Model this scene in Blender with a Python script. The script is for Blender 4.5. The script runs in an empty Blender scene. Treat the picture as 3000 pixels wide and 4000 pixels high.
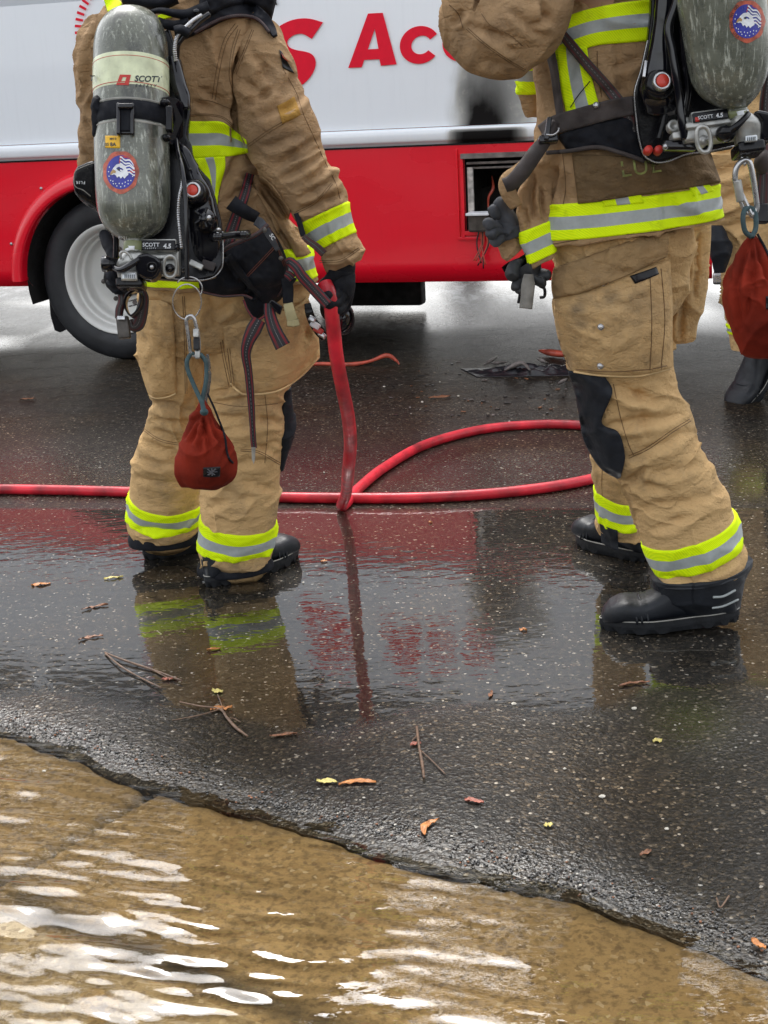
import bpy, bmesh, math, random
import numpy as np
from mathutils import Vector, Matrix, Euler
from mathutils.bvhtree import BVHTree
random.seed(7); rng = np.random.RandomState(7)
R = math.radians
S = bpy.context.scene

# ---------------------------------------------------------------- camera, world, sun, exposure
FPX = 3000.0; HCAM = 1.33; ROLL = R(3.0); W0, H0 = 1659.0, 2212.0
TH = math.atan((1106 - 184) * math.cos(ROLL) / FPX)
_R0 = np.array([1, 0, 0.]); FW = np.array([0, math.cos(TH), -math.sin(TH)]); _U0 = np.array([0, math.sin(TH), math.cos(TH)])
RT = math.cos(ROLL) * _R0 - math.sin(ROLL) * _U0
UP = math.sin(ROLL) * _R0 + math.cos(ROLL) * _U0
CAM = np.array([0, 0, HCAM])
cd = bpy.data.cameras.new('camera'); co = bpy.data.objects.new('camera', cd); S.collection.objects.link(co)
co.matrix_world = Matrix([[RT[0], UP[0], -FW[0], 0], [RT[1], UP[1], -FW[1], 0], [RT[2], UP[2], -FW[2], HCAM], [0, 0, 0, 1]])
cd.sensor_fit = 'HORIZONTAL'; cd.sensor_width = 36; cd.lens = 36 * FPX / W0
cd.clip_end = 2000; cd.clip_start = .05
S.camera = co
w = bpy.data.worlds.new('World'); S.world = w; w.use_nodes = True
nt = w.node_tree; nt.nodes.clear()
sky = nt.nodes.new('ShaderNodeTexSky'); sky.sky_type = 'NISHITA'; sky.sun_disc = False
sky.sun_elevation = R(55); sky.sun_rotation = R(-6); sky.dust_density = 4; sky.air_density = 1.2; sky.ozone_density = 1
hs = nt.nodes.new('ShaderNodeHueSaturation'); hs.inputs['Saturation'].default_value = .22; hs.inputs['Value'].default_value = 1.0
bg = nt.nodes.new('ShaderNodeBackground'); bg.inputs['Strength'].default_value = .15
wo = nt.nodes.new('ShaderNodeOutputWorld')
nt.links.new(sky.outputs[0], hs.inputs['Color']); nt.links.new(hs.outputs[0], bg.inputs[0]); nt.links.new(bg.outputs[0], wo.inputs[0])
sl = bpy.data.lights.new('sun', 'SUN'); so = bpy.data.objects.new('sun', sl); S.collection.objects.link(so)
sl.energy = .5; sl.angle = R(21); sl.color = (1, .97, .92)
so.rotation_euler = (-Vector((math.sin(R(-6)) * math.cos(R(55)), math.cos(R(-6)) * math.cos(R(55)), math.sin(R(55))))).to_track_quat('-Z', 'Y').to_euler()   # bright cloud ahead of the camera, above the bus
S.view_settings.view_transform = 'Standard'; S.view_settings.look = 'None'
S.view_settings.exposure = 1.47; S.view_settings.gamma = 1
S.cycles.max_bounces = 8

# ---------------------------------------------------------------- unprojection
def ray(x, y): return FW + (x - 829.5) / FPX * RT - (y - 1106) / FPX * UP
def at(x, y, Y):
    d = ray(x, y); return CAM + d * (Y / d[1])
def gnd(x, y, z=0.0):
    d = ray(x, y); return CAM + d * ((HCAM - z) / -d[2])
def proj(P):
    q = np.asarray(P) - CAM; z = q @ FW
    return 829.5 + FPX * (q @ RT) / z, 1106 - FPX * (q @ UP) / z
BW = gnd(257, 783); BA = R(17)
BD = np.array([math.cos(BA), -math.sin(BA), 0]); BN = np.array([math.sin(BA), math.cos(BA), 0])   # along the bus, into the bus
def busp(x, y):
    d = ray(x, y); return CAM + d * ((BW - CAM) @ BN / (d @ BN))
def bus_sz(x, y):
    p = busp(x, y) - BW; return float(p @ BD), float(p[2])
def busw(s, z, inn=0.0): return BW + BD * s + BN * inn + np.array([0, 0, z])

# ---------------------------------------------------------------- object helpers
BASE = {}
def thing(name, label, cat, loc=(0, 0, 0), group=None):
    o = bpy.data.objects.new(name, None); S.collection.objects.link(o); o.empty_display_size = .05
    o.location = Vector([float(c) for c in loc]); o['label'] = label; o['category'] = cat
    if group: o['group'] = group
    BASE[o.name] = np.array(loc, float); return o
def tag(o, label, cat, group=None, kind=None):
    if label: o['label'] = label
    if cat: o['category'] = cat
    if group: o['group'] = group
    if kind: o['kind'] = kind
    return o
def mesh(name, verts, faces, mat, parent=None, smooth=True, uv=None, midx=None, origin=None):
    verts = np.asarray(verts, float)
    base = BASE[parent.name] if parent else (np.array(origin, float) if origin is not None else np.zeros(3))
    me = bpy.data.meshes.new(name)
    me.from_pydata((verts - base).tolist(), [], [tuple(int(i) for i in f) for f in faces])
    mats = mat if isinstance(mat, (list, tuple)) else [mat]
    for m in mats: me.materials.append(m)
    if midx is not None: me.polygons.foreach_set('material_index', np.asarray(midx, np.int32))
    if smooth: me.polygons.foreach_set('use_smooth', np.ones(len(me.polygons), bool))
    if uv is not None:
        l = me.uv_layers.new(name='UVMap'); idx = np.zeros(len(me.loops), np.int32); me.loops.foreach_get('vertex_index', idx)
        l.data.foreach_set('uv', np.asarray(uv, np.float32)[idx].ravel())
    me.update()
    o = bpy.data.objects.new(name, me); S.collection.objects.link(o)
    BASE[o.name] = base
    if parent: o.parent = parent
    elif origin is not None: o.location = Vector(base.tolist())
    return o
class MB:
    def __init__(s): s.v = []; s.f = []; s.m = []; s.uv = []
    def add(s, v, f, m=0, uv=None):
        k = len(s.v); v = np.asarray(v, float); s.v.extend(v.tolist()); s.f.extend([tuple(i + k for i in q) for q in f]); s.m.extend([m] * len(f))
        s.uv.extend(uv.tolist() if uv is not None else [[0, 0]] * len(v)); return s
    def build(s, name, mat, parent=None, smooth=True, origin=None):
        return mesh(name, s.v, s.f, mat, parent, smooth, s.uv, s.m, origin)
def grid_faces(nu, nv, wrap=False, off=0):      # nv rows of nu verts
    F = []
    for j in range(nv - 1):
        for i in range(nu if wrap else nu - 1):
            a = j * nu + i; b = j * nu + (i + 1) % nu
            F.append((a + off, b + off, b + nu + off, a + nu + off))
    return F
def unit(v): v = np.asarray(v, float); return v / (np.linalg.norm(v) + 1e-12)
def spline(P, n, closed=False):
    P = np.asarray(P, float); k = len(P)
    if k == 2: t = np.linspace(0, 1, n)[:, None]; return P[0] * (1 - t) + P[1] * t
    if closed: Q = np.vstack([P[-1:], P, P[:2]]); segs = k
    else: Q = np.vstack([2 * P[0] - P[1], P, 2 * P[-1] - P[-2]]); segs = k - 1
    t = np.linspace(0, segs, n, endpoint=not closed); i = np.minimum(t.astype(int), segs - 1); f = (t - i)[:, None]
    p0, p1, p2, p3 = Q[i], Q[i + 1], Q[i + 2], Q[i + 3]
    return .5 * (2 * p1 + (p2 - p0) * f + (2 * p0 - 5 * p1 + 4 * p2 - p3) * f ** 2 + (3 * p1 - p0 - 3 * p2 + p3) * f ** 3)
def tube_data(P, r, n=12, seg=None, closed=False, caps=True):
    P = np.asarray(P, float)
    rr = np.full(len(P), r) if np.isscalar(r) else np.asarray(r, float)
    if seg:
        Q = spline(np.hstack([P, rr[:, None]]), seg, closed); P = Q[:, :3]; rr = Q[:, 3]
    k = len(P); T = np.gradient(P, axis=0) if not closed else np.roll(P, -1, 0) - np.roll(P, 1, 0)
    T = T / (np.linalg.norm(T, axis=1)[:, None] + 1e-12)
    N = np.cross(T[0], [0, 0, 1.]); N = np.cross(T[0], [1., 0, 0]) if np.linalg.norm(N) < .1 else N
    V = []
    for i in range(k):
        N = unit(N - T[i] * (N @ T[i])); B = np.cross(T[i], N); a = np.arange(n) * 2 * math.pi / n
        V.append(P[i] + rr[i] * (np.cos(a)[:, None] * N + np.sin(a)[:, None] * B))
    V = np.vstack(V); F = grid_faces(n, k, True)
    if closed: F += [((k - 1) * n + i, (k - 1) * n + (i + 1) % n, (i + 1) % n, i) for i in range(n)]
    elif caps: F += [tuple(range(n))[::-1], tuple((k - 1) * n + i for i in range(n))]
    a = np.tile(np.arange(n) / n, k); b = np.repeat(np.linspace(0, 1, k), n)
    return V, F, np.stack([a, b], 1)
def tube(name, P, r, mat, parent=None, n=12, seg=None, closed=False, origin=None):
    V, F, uv = tube_data(P, r, n, seg, closed); return mesh(name, V, F, mat, parent, True, uv, None, origin)
def box_data(c, ax, hx, hy, hz, bev=0.0):
    """bevelled box; ax = 3x3 rows unit axes"""
    ax = np.asarray(ax, float); c = np.asarray(c, float)
    bm = bmesh.new(); bmesh.ops.create_cube(bm, size=2)
    for v in bm.verts: v.co = Vector((v.co.x * hx, v.co.y * hy, v.co.z * hz))
    if bev > 0: bmesh.ops.bevel(bm, geom=list(bm.edges) + list(bm.verts), offset=bev, segments=2, profile=.6, affect='EDGES')
    bm.verts.ensure_lookup_table(); V = np.array([v.co[:] for v in bm.verts]); F = [tuple(v.index for v in f.verts) for f in bm.faces]; bm.free()
    return c + V @ ax, F
I3 = np.eye(3)
def prism_data(P, d):
    """extrude closed polygon P (n,3) by vector d; ngon caps"""
    P = np.asarray(P, float); n = len(P); V = np.vstack([P, P + np.asarray(d)])
    F = [tuple(range(n)), tuple(range(2 * n - 1, n - 1, -1))] + [(i, (i + 1) % n, (i + 1) % n + n, i + n)[::-1] for i in range(n)]
    return V, F
def ellips_data(c, ax, r, nu=20, nv=12):
    V = []; 
    for j in range(nv + 1):
        t = math.pi * j / nv
        for i in range(nu):
            p = 2 * math.pi * i / nu; V.append([r[0] * math.sin(t) * math.cos(p), r[1] * math.sin(t) * math.sin(p), r[2] * math.cos(t)])
    return np.asarray(c) + np.array(V) @ np.asarray(ax, float), grid_faces(nu, nv + 1, True)
def lathe_data(prof, c, axis, n=40, caps=False, ref=(0, 0, 1.)):
    """prof: [(r, h)] along axis"""
    axis = unit(axis); N = unit(np.cross(axis, ref)); B = np.cross(axis, N); V = []
    for (r, h) in prof:
        a = np.arange(n) * 2 * math.pi / n; V.append(np.asarray(c) + axis * h + r * (np.cos(a)[:, None] * N + np.sin(a)[:, None] * B))
    return np.vstack(V), grid_faces(n, len(prof), True)
# vector noise
def _hash(i, j, k):
    h = (i * 374761393 + j * 668265263 + k * 2147483647) & 0xffffffff; h = ((h ^ (h >> 13)) * 1274126177) & 0xffffffff
    return ((h ^ (h >> 16)) & 0xffff) / 65535.0
def vnoise(P):
    P = np.asarray(P, float); I = np.floor(P).astype(np.int64); f = P - I; f = f * f * (3 - 2 * f); r = 0
    for a in (0, 1):
        for b in (0, 1):
            for c in (0, 1):
                wt = (f[:, 0] if a else 1 - f[:, 0]) * (f[:, 1] if b else 1 - f[:, 1]) * (f[:, 2] if c else 1 - f[:, 2])
                r = r + wt * _hash(I[:, 0] + a, I[:, 1] + b, I[:, 2] + c)
    return r * 2 - 1
def fbm(P, o=3):
    r = 0; a = 1.0
    for i in range(o): r = r + a * vnoise(P * 2 ** i + i * 17.3); a *= .5
    return r

# ---------------------------------------------------------------- material helpers
class NT:
    def __init__(s, name):
        s.m = bpy.data.materials.new(name); s.m.use_nodes = True; s.t = s.m.node_tree; s.t.nodes.clear()
        s.out = s.n('ShaderNodeOutputMaterial'); s.b = s.n('ShaderNodeBsdfPrincipled'); s.l(s.b.outputs[0], s.out.inputs[0])
    def n(s, typ, **kw):
        q = s.t.nodes.new(typ)
        for k, v in kw.items():
            if k in q.inputs: q.inputs[k].default_value = v
            else: setattr(q, k, v)
        return q
    def l(s, a, b): s.t.links.new(a, b)
    def setv(s, **kw):
        for k, v in kw.items(): s.b.inputs[k.replace('_', ' ')].default_value = v
        return s
    def coord(s, sc=None, kind='Object'):
        c = s.n('ShaderNodeTexCoord').outputs[kind]
        if sc is None: return c
        mp = s.n('ShaderNodeMapping'); s.l(c, mp.inputs[0])
        if not hasattr(sc, '__len__'): sc = (sc,) * 3
        mp.inputs['Scale'].default_value = sc; return mp.outputs[0]
    def noise(s, scale, detail=4, vec=None, rough=.5, out='Fac'):
        q = s.n('ShaderNodeTexNoise'); q.inputs['Scale'].default_value = scale; q.inputs['Detail'].default_value = detail; q.inputs['Roughness'].default_value = rough
        if vec is not None: s.l(vec, q.inputs['Vector'])
        else: s.l(s.coord(), q.inputs['Vector'])
        return q.outputs[out]
    def ramp(s, fac, stops, interp='LINEAR'):
        q = s.n('ShaderNodeValToRGB'); q.color_ramp.interpolation = interp; e = q.color_ramp.elements
        while len(e) < len(stops): e.new(.5)
        for i, (p, c) in enumerate(stops):
            e[i].position = p; e[i].color = (c, c, c, 1) if not hasattr(c, '__len__') else (*c[:3], 1)
        s.l(fac, q.inputs[0]); return q.outputs[0]
    def mix(s, f, a, b, typ='MIX'):
        q = s.n('ShaderNodeMix', data_type='RGBA', blend_type=typ)
        for inp, v in ((0, f), (6, a), (7, b)):
            if hasattr(v, 'is_output'): s.l(v, q.inputs[inp])
            elif inp == 0: q.inputs[0].default_value = v
            else: q.inputs[inp].default_value = (*v[:3], 1) if hasattr(v, '__len__') else (v, v, v, 1)
        return q.outputs[2]
    def math(s, op, a, b=0.0, clamp=False):
        q = s.n('ShaderNodeMath', operation=op, use_clamp=clamp)
        for i, v in enumerate((a, b)):
            if hasattr(v, 'is_output'): s.l(v, q.inputs[i])
            else: q.inputs[i].default_value = v
        return q.outputs[0]
    def bump(s, h, strength=.3, dist=.002, normal=None):
        q = s.n('ShaderNodeBump'); q.inputs['Strength'].default_value = strength; q.inputs['Distance'].default_value = dist
        s.l(h, q.inputs['Height'])
        if normal is not None: s.l(normal, q.inputs['Normal'])
        return q.outputs[0]
    def to(s, sock, name): s.l(sock, s.b.inputs[name]); return s
def simple(name, col, rough=.5, metal=0.0, var=.12, vs=30, bumpd=0.0, bs=200, coat=0.0, **kw):
    t = NT(name); n = t.noise(vs, 5)
    c = t.mix(t.ramp(n, [(.3, 0), (.7, 1)]), [x * (1 - var) for x in col], [min(1, x * (1 + var)) for x in col])
    t.to(c, 'Base Color'); t.setv(Metallic=metal, **kw)
    t.to(t.ramp(t.noise(vs * 2.3, 4), [(.3, max(.02, rough * .8)), (.7, min(1, rough * 1.2))]), 'Roughness')
    if coat: t.setv(Coat_Weight=coat, Coat_Roughness=.05)
    if bumpd: t.to(t.bump(t.noise(bs, 4), .5, bumpd), 'Normal')
    return t.m
# ---------------------------------------------------------------- materials
def mat_asphalt():
    t = NT('wet_asphalt'); oc = t.coord()
    v = t.n('ShaderNodeTexVoronoi'); v.inputs['Scale'].default_value = 170; t.l(oc, v.inputs['Vector'])
    v2 = t.n('ShaderNodeTexVoronoi'); v2.inputs['Scale'].default_value = 75; t.l(oc, v2.inputs['Vector'])
    sep = t.n('ShaderNodeSeparateColor'); t.l(v.outputs['Color'], sep.inputs[0])
    sep2 = t.n('ShaderNodeSeparateColor'); t.l(v2.outputs['Color'], sep2.inputs[0])
    c = t.ramp(sep.outputs[0], [(0, (.009, .0085, .0075)), (.62, (.025, .022, .018)), (.88, (.048, .040, .030)), (.968, (.085, .070, .050)), (.993, (.20, .17, .13)), (1, (.4, .38, .34))])
    big = t.ramp(sep2.outputs[1], [(0, (0, 0, 0)), (.962, (0, 0, 0)), (.988, (.12, .09, .06)), (1, (.28, .26, .22))])
    inside = t.ramp(v2.outputs['Distance'], [(.25, 1), (.42, 0)])
    c = t.mix(inside, c, t.mix(1.0, c, big, 'ADD'))
    big_n = t.ramp(t.noise(1.1, 5), [(.35, .75), (.65, 1.3)])
    c = t.mix(1.0, c, big_n, 'MULTIPLY')
    brown = t.ramp(t.noise(2.3, 6), [(.42, 0), (.62, .55)])
    c = t.mix(brown, c, t.mix(1.0, c, (1.35, 1.1, .8), 'MULTIPLY'))
    c = t.mix(1.0, c, (.78, .78, .78), 'MULTIPLY'); far = t.n('ShaderNodeAttribute', attribute_name='far').outputs['Fac']; far_glare = t.ramp(t.noise(5, 6, t.coord((1.6, .6, 1)), .7), [(.40, (.01, .0105, .011)), (.5, (.05, .052, .054)), (.62, (.22, .23, .24))]); c = t.mix(far, c, far_glare)  # far ground: mottled sky glare of the wet road painted into the base colour
    t.to(c, 'Base Color')
    at_ = t.n('ShaderNodeAttribute', attribute_name='puddle').outputs['Fac']
    fr = t.n('ShaderNodeAttribute', attribute_name='edge').outputs['Fac']
    hgt = t.math('ADD', t.ramp(v.outputs['Distance'], [(0, 1), (.6, 0)]), t.math('MULTIPLY', t.ramp(v2.outputs['Distance'], [(.1, 1), (.55, 0)]), 1.5))
    hgt = t.math('ADD', hgt, t.math('MULTIPLY', t.noise(420, 3), .8))
    bn = t.n('ShaderNodeBump'); bn.inputs['Distance'].default_value = .0016; t.l(hgt, bn.inputs['Height'])
    t.l(t.math('ADD', t.math('MULTIPLY', t.math('SUBTRACT', 1.0, at_), .42), t.math('ADD', t.math('MULTIPLY', fr, .5), .10)), bn.inputs['Strength'])
    t.l(bn.outputs[0], t.b.inputs['Normal'])
    rv = t.math('SUBTRACT', .55, t.math('MULTIPLY', fr, .25)); t.to(rv, 'Roughness')
    t.b.inputs['IOR'].default_value = 1.12
    # water film
    t.b.inputs['Coat IOR'].default_value = 2.0
    t.l(t.math('ADD', t.math('MULTIPLY', at_, 1.0), t.math('ADD', .15, t.math('MULTIPLY', fr, .5)), True), t.b.inputs['Coat Weight'])
    patch = t.ramp(t.noise(7, 5), [(.35, .0), (.7, .09)])
    t.l(t.math('ADD', t.math('ADD', t.math('MULTIPLY', t.math('SUBTRACT', 1.0, at_), .22), .004), t.math('MULTIPLY', patch, t.math('SUBTRACT', 1.0, at_)), True), t.b.inputs['Coat Roughness'])
    rip = t.noise(15, 2, t.coord((1.0, 1.7, 1)), .5)
    rip2 = t.noise(42, 2, t.coord((.7, 1.5, 1)), .5)
    rmask = t.ramp(t.noise(3.0, 3), [(.35, .12), (.7, 1)])
    rh = t.math('ADD', t.math('MULTIPLY', rip, 1.0), t.math('MULTIPLY', t.math('MULTIPLY', rip2, rmask), .55))
    cb = t.n('ShaderNodeBump'); cb.inputs['Distance'].default_value = .0014; cb.inputs['Strength'].default_value = .55; t.l(rh, cb.inputs['Height'])
    cb2 = t.n('ShaderNodeBump'); cb2.inputs['Distance'].default_value = .0022; t.l(hgt, cb2.inputs['Height']); t.l(cb.outputs[0], cb2.inputs['Normal'])
    t.l(t.math('ADD', t.math('MULTIPLY', t.math('SUBTRACT', 1.0, at_), .22), t.math('MULTIPLY', fr, .35)), cb2.inputs['Strength'])
    t.l(cb2.outputs[0], t.b.inputs['Coat Normal'])
    return t.m
def mat_concrete(name, a, b, dark):
    t = NT(name); n = t.noise(9, 8, rough=.65); n2 = t.noise(60, 6, rough=.7)
    c = t.mix(t.ramp(n, [(.3, 0), (.7, 1)]), a, b)
    c = t.mix(t.ramp(n2, [(.38, .75), (.52, 0)]), c, dark)
    v = t.n('ShaderNodeTexVoronoi'); v.inputs['Scale'].default_value = 120; t.l(t.coord(), v.inputs['Vector'])
    s = t.n('ShaderNodeSeparateColor'); t.l(v.outputs['Color'], s.inputs[0])
    c = t.mix(t.ramp(s.outputs[0], [(.86, 0), (.95, .6)]), c, (.12, .08, .045)); c = t.mix(t.ramp(s.outputs[1], [(.93, 0), (.99, .7)]), c, (.5, .42, .3))
    st = t.n('ShaderNodeAttribute', attribute_name='silt').outputs['Fac']
    stn = t.math('MULTIPLY', st, t.ramp(t.noise(14, 6), [(.25, .45), (.6, 1)]))
    c = t.mix(stn, c, (.035, .027, .018))
    t.to(c, 'Base Color'); t.to(t.bump(t.math('ADD', n2, t.noise(250, 4)), .6, .002), 'Normal'); t.setv(Roughness=.75)
    return t.m
def mat_water():
    t = NT('gutter_water'); t.t.nodes.remove(t.b)
    nb = t.bump(t.math('ADD', t.noise(38, 2, t.coord((.6, 1.6, 1))), t.math('MULTIPLY', t.noise(120, 2), .06)), .22, .0016)
    fr = t.n('ShaderNodeFresnel'); fr.inputs['IOR'].default_value = 1.65; t.l(nb, fr.inputs['Normal'])
    g = t.n('ShaderNodeBsdfGlossy'); g.inputs['Roughness'].default_value = .02; t.l(nb, g.inputs['Normal'])
    tr = t.n('ShaderNodeBsdfTransparent'); tr.inputs['Color'].default_value = (.93, .88, .76, 1)
    mx = t.n('ShaderNodeMixShader'); t.l(fr.outputs[0], mx.inputs[0]); t.l(tr.outputs[0], mx.inputs[1]); t.l(g.outputs[0], mx.inputs[2]); t.l(mx.outputs[0], t.out.inputs[0])
    return t.m
def mat_paint(name, col, rough=.12, soot=False, dirt=.25):
    t = NT(name); n = t.noise(1.6, 6, t.coord((1, 1, 2.5)))
    c = t.mix(t.ramp(n, [(.4, 0), (.8, dirt)]), col, [x * .72 + .03 for x in col])
    streak = t.noise(14, 4, t.coord((4, 4, .35)))
    c = t.mix(t.ramp(streak, [(.52, 0), (.75, .06)]), c, [x * .6 for x in col])
    if soot:
        s = t.n('ShaderNodeAttribute', attribute_name='soot').outputs['Fac']
        sn = t.math('MULTIPLY', s, t.ramp(t.noise(11, 6, t.coord((1, 1, .5))), [(.22, .93), (.55, 1.05)]), True)
        c = t.mix(t.ramp(sn, [(.05, 0), (.38, .7)]), c, (.26, .245, .20)); c = t.mix(t.ramp(sn, [(.22, 0), (1.0, .99)]), c, (.010, .009, .009))
        c = t.mix(t.ramp(t.math('MULTIPLY', sn, t.noise(30, 6)), [(.10, 0), (.16, .3), (.24, 0)]), c, (.5, .48, .42))
        t.to(t.ramp(sn, [(0, rough), (.6, .7)]), 'Roughness')
    else: t.to(t.ramp(n, [(.3, rough), (.7, rough * 1.8)]), 'Roughness')
    t.to(c, 'Base Color'); t.setv(Coat_Weight=.25, Coat_Roughness=.05)
    if soot: t.l(t.math('MULTIPLY', t.math('SUBTRACT', 1.0, sn, True), .25), t.b.inputs['Coat Weight']); t.l(t.math('MULTIPLY', t.math('SUBTRACT', 1.0, sn, True), .5), t.b.inputs['Specular IOR Level'])
    return t.m
def mat_fabric(name, a, b, dirt=(.10, .075, .05), dirt_amt=.5, weave=1.0):
    t = NT(name); n = t.noise(5, 6, rough=.6); n2 = t.noise(22, 6, rough=.65)
    c = t.mix(t.ramp(n, [(.32, 0), (.68, 1)]), a, b)
    c = t.mix(t.ramp(t.noise(3.7, 7, t.coord((1, 1, 1.2)), .7), [(.50, 0), (.66, dirt_amt)]), c, dirt)
    c = t.mix(t.ramp(n2, [(.5, 0), (.75, .35)]), c, [x * .62 for x in a])
    gr = t.n('ShaderNodeAttribute', attribute_name='grime').outputs['Fac']
    c = t.mix(t.math('MULTIPLY', gr, t.ramp(t.noise(16, 6), [(.3, .5), (.6, 1)]), True), c, dirt)
    t.to(c, 'Base Color'); t.setv(Roughness=.85); t.b.inputs['Specular IOR Level'].default_value = .12
    wv = t.n('ShaderNodeTexWave'); wv.inputs['Scale'].default_value = 330; t.l(t.coord((1, 1, 1)), wv.inputs[0]); wv.bands_direction = 'Z'
    wv2 = t.n('ShaderNodeTexWave'); wv2.inputs['Scale'].default_value = 330; t.l(t.coord(), wv2.inputs[0]); wv2.bands_direction = 'X'
    h = t.math('ADD', t.math('MULTIPLY', t.math('ADD', wv.outputs['Fac'], wv2.outputs['Fac']), .05 * weave), t.math('MULTIPLY', t.noise(26, 5, t.coord((1, 1, 1.6))), 3.0))
    rd = t.noise(9, 4, t.coord((1, 1, 1.9)), .6); rd = t.math('ABSOLUTE', t.math('SUBTRACT', rd, .5)); rd = t.ramp(rd, [(0, 0), (.055, 1)]); rd2 = t.math('ABSOLUTE', t.math('SUBTRACT', t.noise(21, 3, t.coord((1.4, 1.4, 1)), .6), .5)); rd2 = t.ramp(rd2, [(0, 0), (.05, 1)])
    nb = t.bump(t.math('ADD', rd, t.math('MULTIPLY', rd2, .5)), .5, .0032)
    t.to(t.bump(h, .75, .004, nb), 'Normal')
    return t.m
def mat_trim():
    lim = NT('lime_trim'); 
    d = lim.n('ShaderNodeTexWave', wave_type='BANDS'); d.bands_direction = 'DIAGONAL'; d.inputs['Scale'].default_value = 110; lim.l(lim.coord(), d.inputs[0])
    c = lim.mix(lim.ramp(d.outputs['Fac'], [(.2, 0), (.8, 1)]), (.66, .92, .001), (.80, 1.0, .002))
    c = lim.mix(lim.ramp(lim.noise(30, 6, rough=.7), [(.55, 0), (.75, .4)]), c, (.20, .28, .02))
    lim.to(c, 'Base Color'); lim.setv(Roughness=.7); lim.b.inputs['Specular IOR Level'].default_value = .2; lim.to(lim.bump(d.outputs['Fac'], .25, .001), 'Normal')
    
    sil = NT('silver_trim'); c = sil.mix(sil.ramp(sil.noise(25, 6, rough=.7), [(.35, 0), (.7, 1)]), (.38, .41, .405), (.28, .305, .30))
    sil.to(c, 'Base Color'); sil.setv(Roughness=.42, Metallic=.0); sil.to(sil.bump(sil.noise(90, 3), .2, .001), 'Normal')
    return lim.m, sil.m
def mat_cylinder():
    t = NT('composite_cylinder'); n = t.noise(12, 8, rough=.7)
    c = t.mix(t.ramp(n, [(.3, 0), (.7, 1)]), (.085, .090, .070), (.175, .185, .145))
    sc = t.noise(14, 6, t.coord((9, 9, .9)), .75); c = t.mix(t.ramp(sc, [(.54, 0), (.64, .85)]), c, (.50, .52, .45))
    dk = t.noise(5, 7, t.coord((3, 3, 1)), .7); c = t.mix(t.ramp(dk, [(.5, 0), (.62, .8)]), c, (.035, .036, .032))
    ag = t.noise(60, 4, t.coord((1, 1, 4))); c = t.mix(t.ramp(ag, [(.6, 0), (.75, .4)]), c, (.35, .37, .31))
    t.to(c, 'Base Color'); t.to(t.ramp(n, [(.3, .18), (.7, .42)]), 'Roughness'); t.to(t.bump(t.math('ADD', sc, t.noise(150, 3)), .25, .001), 'Normal'); t.setv(Coat_Weight=.5, Coat_Roughness=.12)
    return t.m
def mat_web(name='striped_webbing', red=(.20, .012, .02), base=(.022, .022, .028)):
    t = NT(name); uv = t.n('ShaderNodeTexCoord').outputs['UV']; sp = t.n('ShaderNodeSeparateXYZ'); t.l(uv, sp.inputs[0])
    c = t.ramp(sp.outputs[0], [(0, base), (.12, red), (.27, base), (.44, base), (.47, (.20, .20, .2)), (.53, base), (.73, red), (.88, base)], 'CONSTANT')
    dash = t.math('GREATER_THAN', t.math('FRACT', t.math('MULTIPLY', sp.outputs[1], 40)), .45)
    c2 = t.ramp(sp.outputs[0], [(0, base), (.12, red), (.27, base), (.73, red), (.88, base)], 'CONSTANT')
    c = t.mix(dash, c2, c); c = t.mix(t.ramp(t.noise(40, 5), [(.4, 0), (.75, .5)]), c, (.05, .042, .04))
    t.to(c, 'Base Color'); t.setv(Roughness=.75); wv = t.n('ShaderNodeTexWave'); wv.inputs['Scale'].default_value = 260; t.l(t.coord(), wv.inputs[0]); wv.bands_direction = 'Z'
    t.to(t.bump(wv.outputs['Fac'], .3, .0006), 'Normal'); return t.m
M = {}
M['asphalt'] = mat_asphalt(); M['water'] = mat_water()
M['conc'] = mat_concrete('gutter_concrete', (.39, .285, .145), (.27, .19, .09), (.12, .085, .045))
M['slab'] = mat_concrete('slab_concrete', (.36, .29, .18), (.28, .215, .12), (.17, .125, .07))
M['bus_white'] = mat_paint('bus_white_paint', (.86, .89, .93), .14, True, .1); M['bus_red'] = mat_paint('bus_red_paint', (.80, .002, .020), .2, False, .06)
M['red_letter'] = simple('red_vinyl', (.80, .003, .028), .4, Specular_IOR_Level=.25, var=.05); M['black'] = simple('black_plastic', (.006, .006, .008), .24, Specular_IOR_Level=.3, var=.3, bumpd=.0006, bs=120)
M['black_gloss'] = simple('gloss_black_plastic', (.005, .005, .008), .12, var=.2, coat=.25, Specular_IOR_Level=.4); M['soot'] = simple('charred_metal', (.009, .008, .008), .8, var=.5, vs=9, bumpd=.004, bs=60)
M['burnt'] = simple('scorched_metal', (.16, .14, .13), .6, .3, var=.7, vs=16, bumpd=.002); M['glass'] = simple('dark_window_glass', (.02, .022, .025), .06, var=.1, coat=.5)
M['rubber'] = simple('tyre_rubber', (.016, .017, .020), .55, var=.35, vs=8, bumpd=.0012, bs=90); M['rim'] = mat_paint('white_rim_paint', (.66, .66, .63), .3, False, .5)
M['boot'] = simple('black_boot_leather', (.009, .011, .015), .46, Specular_IOR_Level=.35, var=.3, vs=20, bumpd=.0012, bs=140); M['sole'] = simple('boot_sole_rubber', (.010, .011, .013), .6, Specular_IOR_Level=.3, var=.35, bumpd=.001, bs=160)
M['welt'] = simple('pale_welt', (.30, .29, .26), .5, var=.3); M['nylon'] = simple('black_nylon', (.009, .010, .014), .75, Specular_IOR_Level=.2, var=.35, vs=25, bumpd=.0012, bs=420)
M['patchblk'] = simple('black_knee_leather', (.013, .015, .020), .65, Specular_IOR_Level=.25, var=.3, vs=18, bumpd=.002, bs=110)
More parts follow.
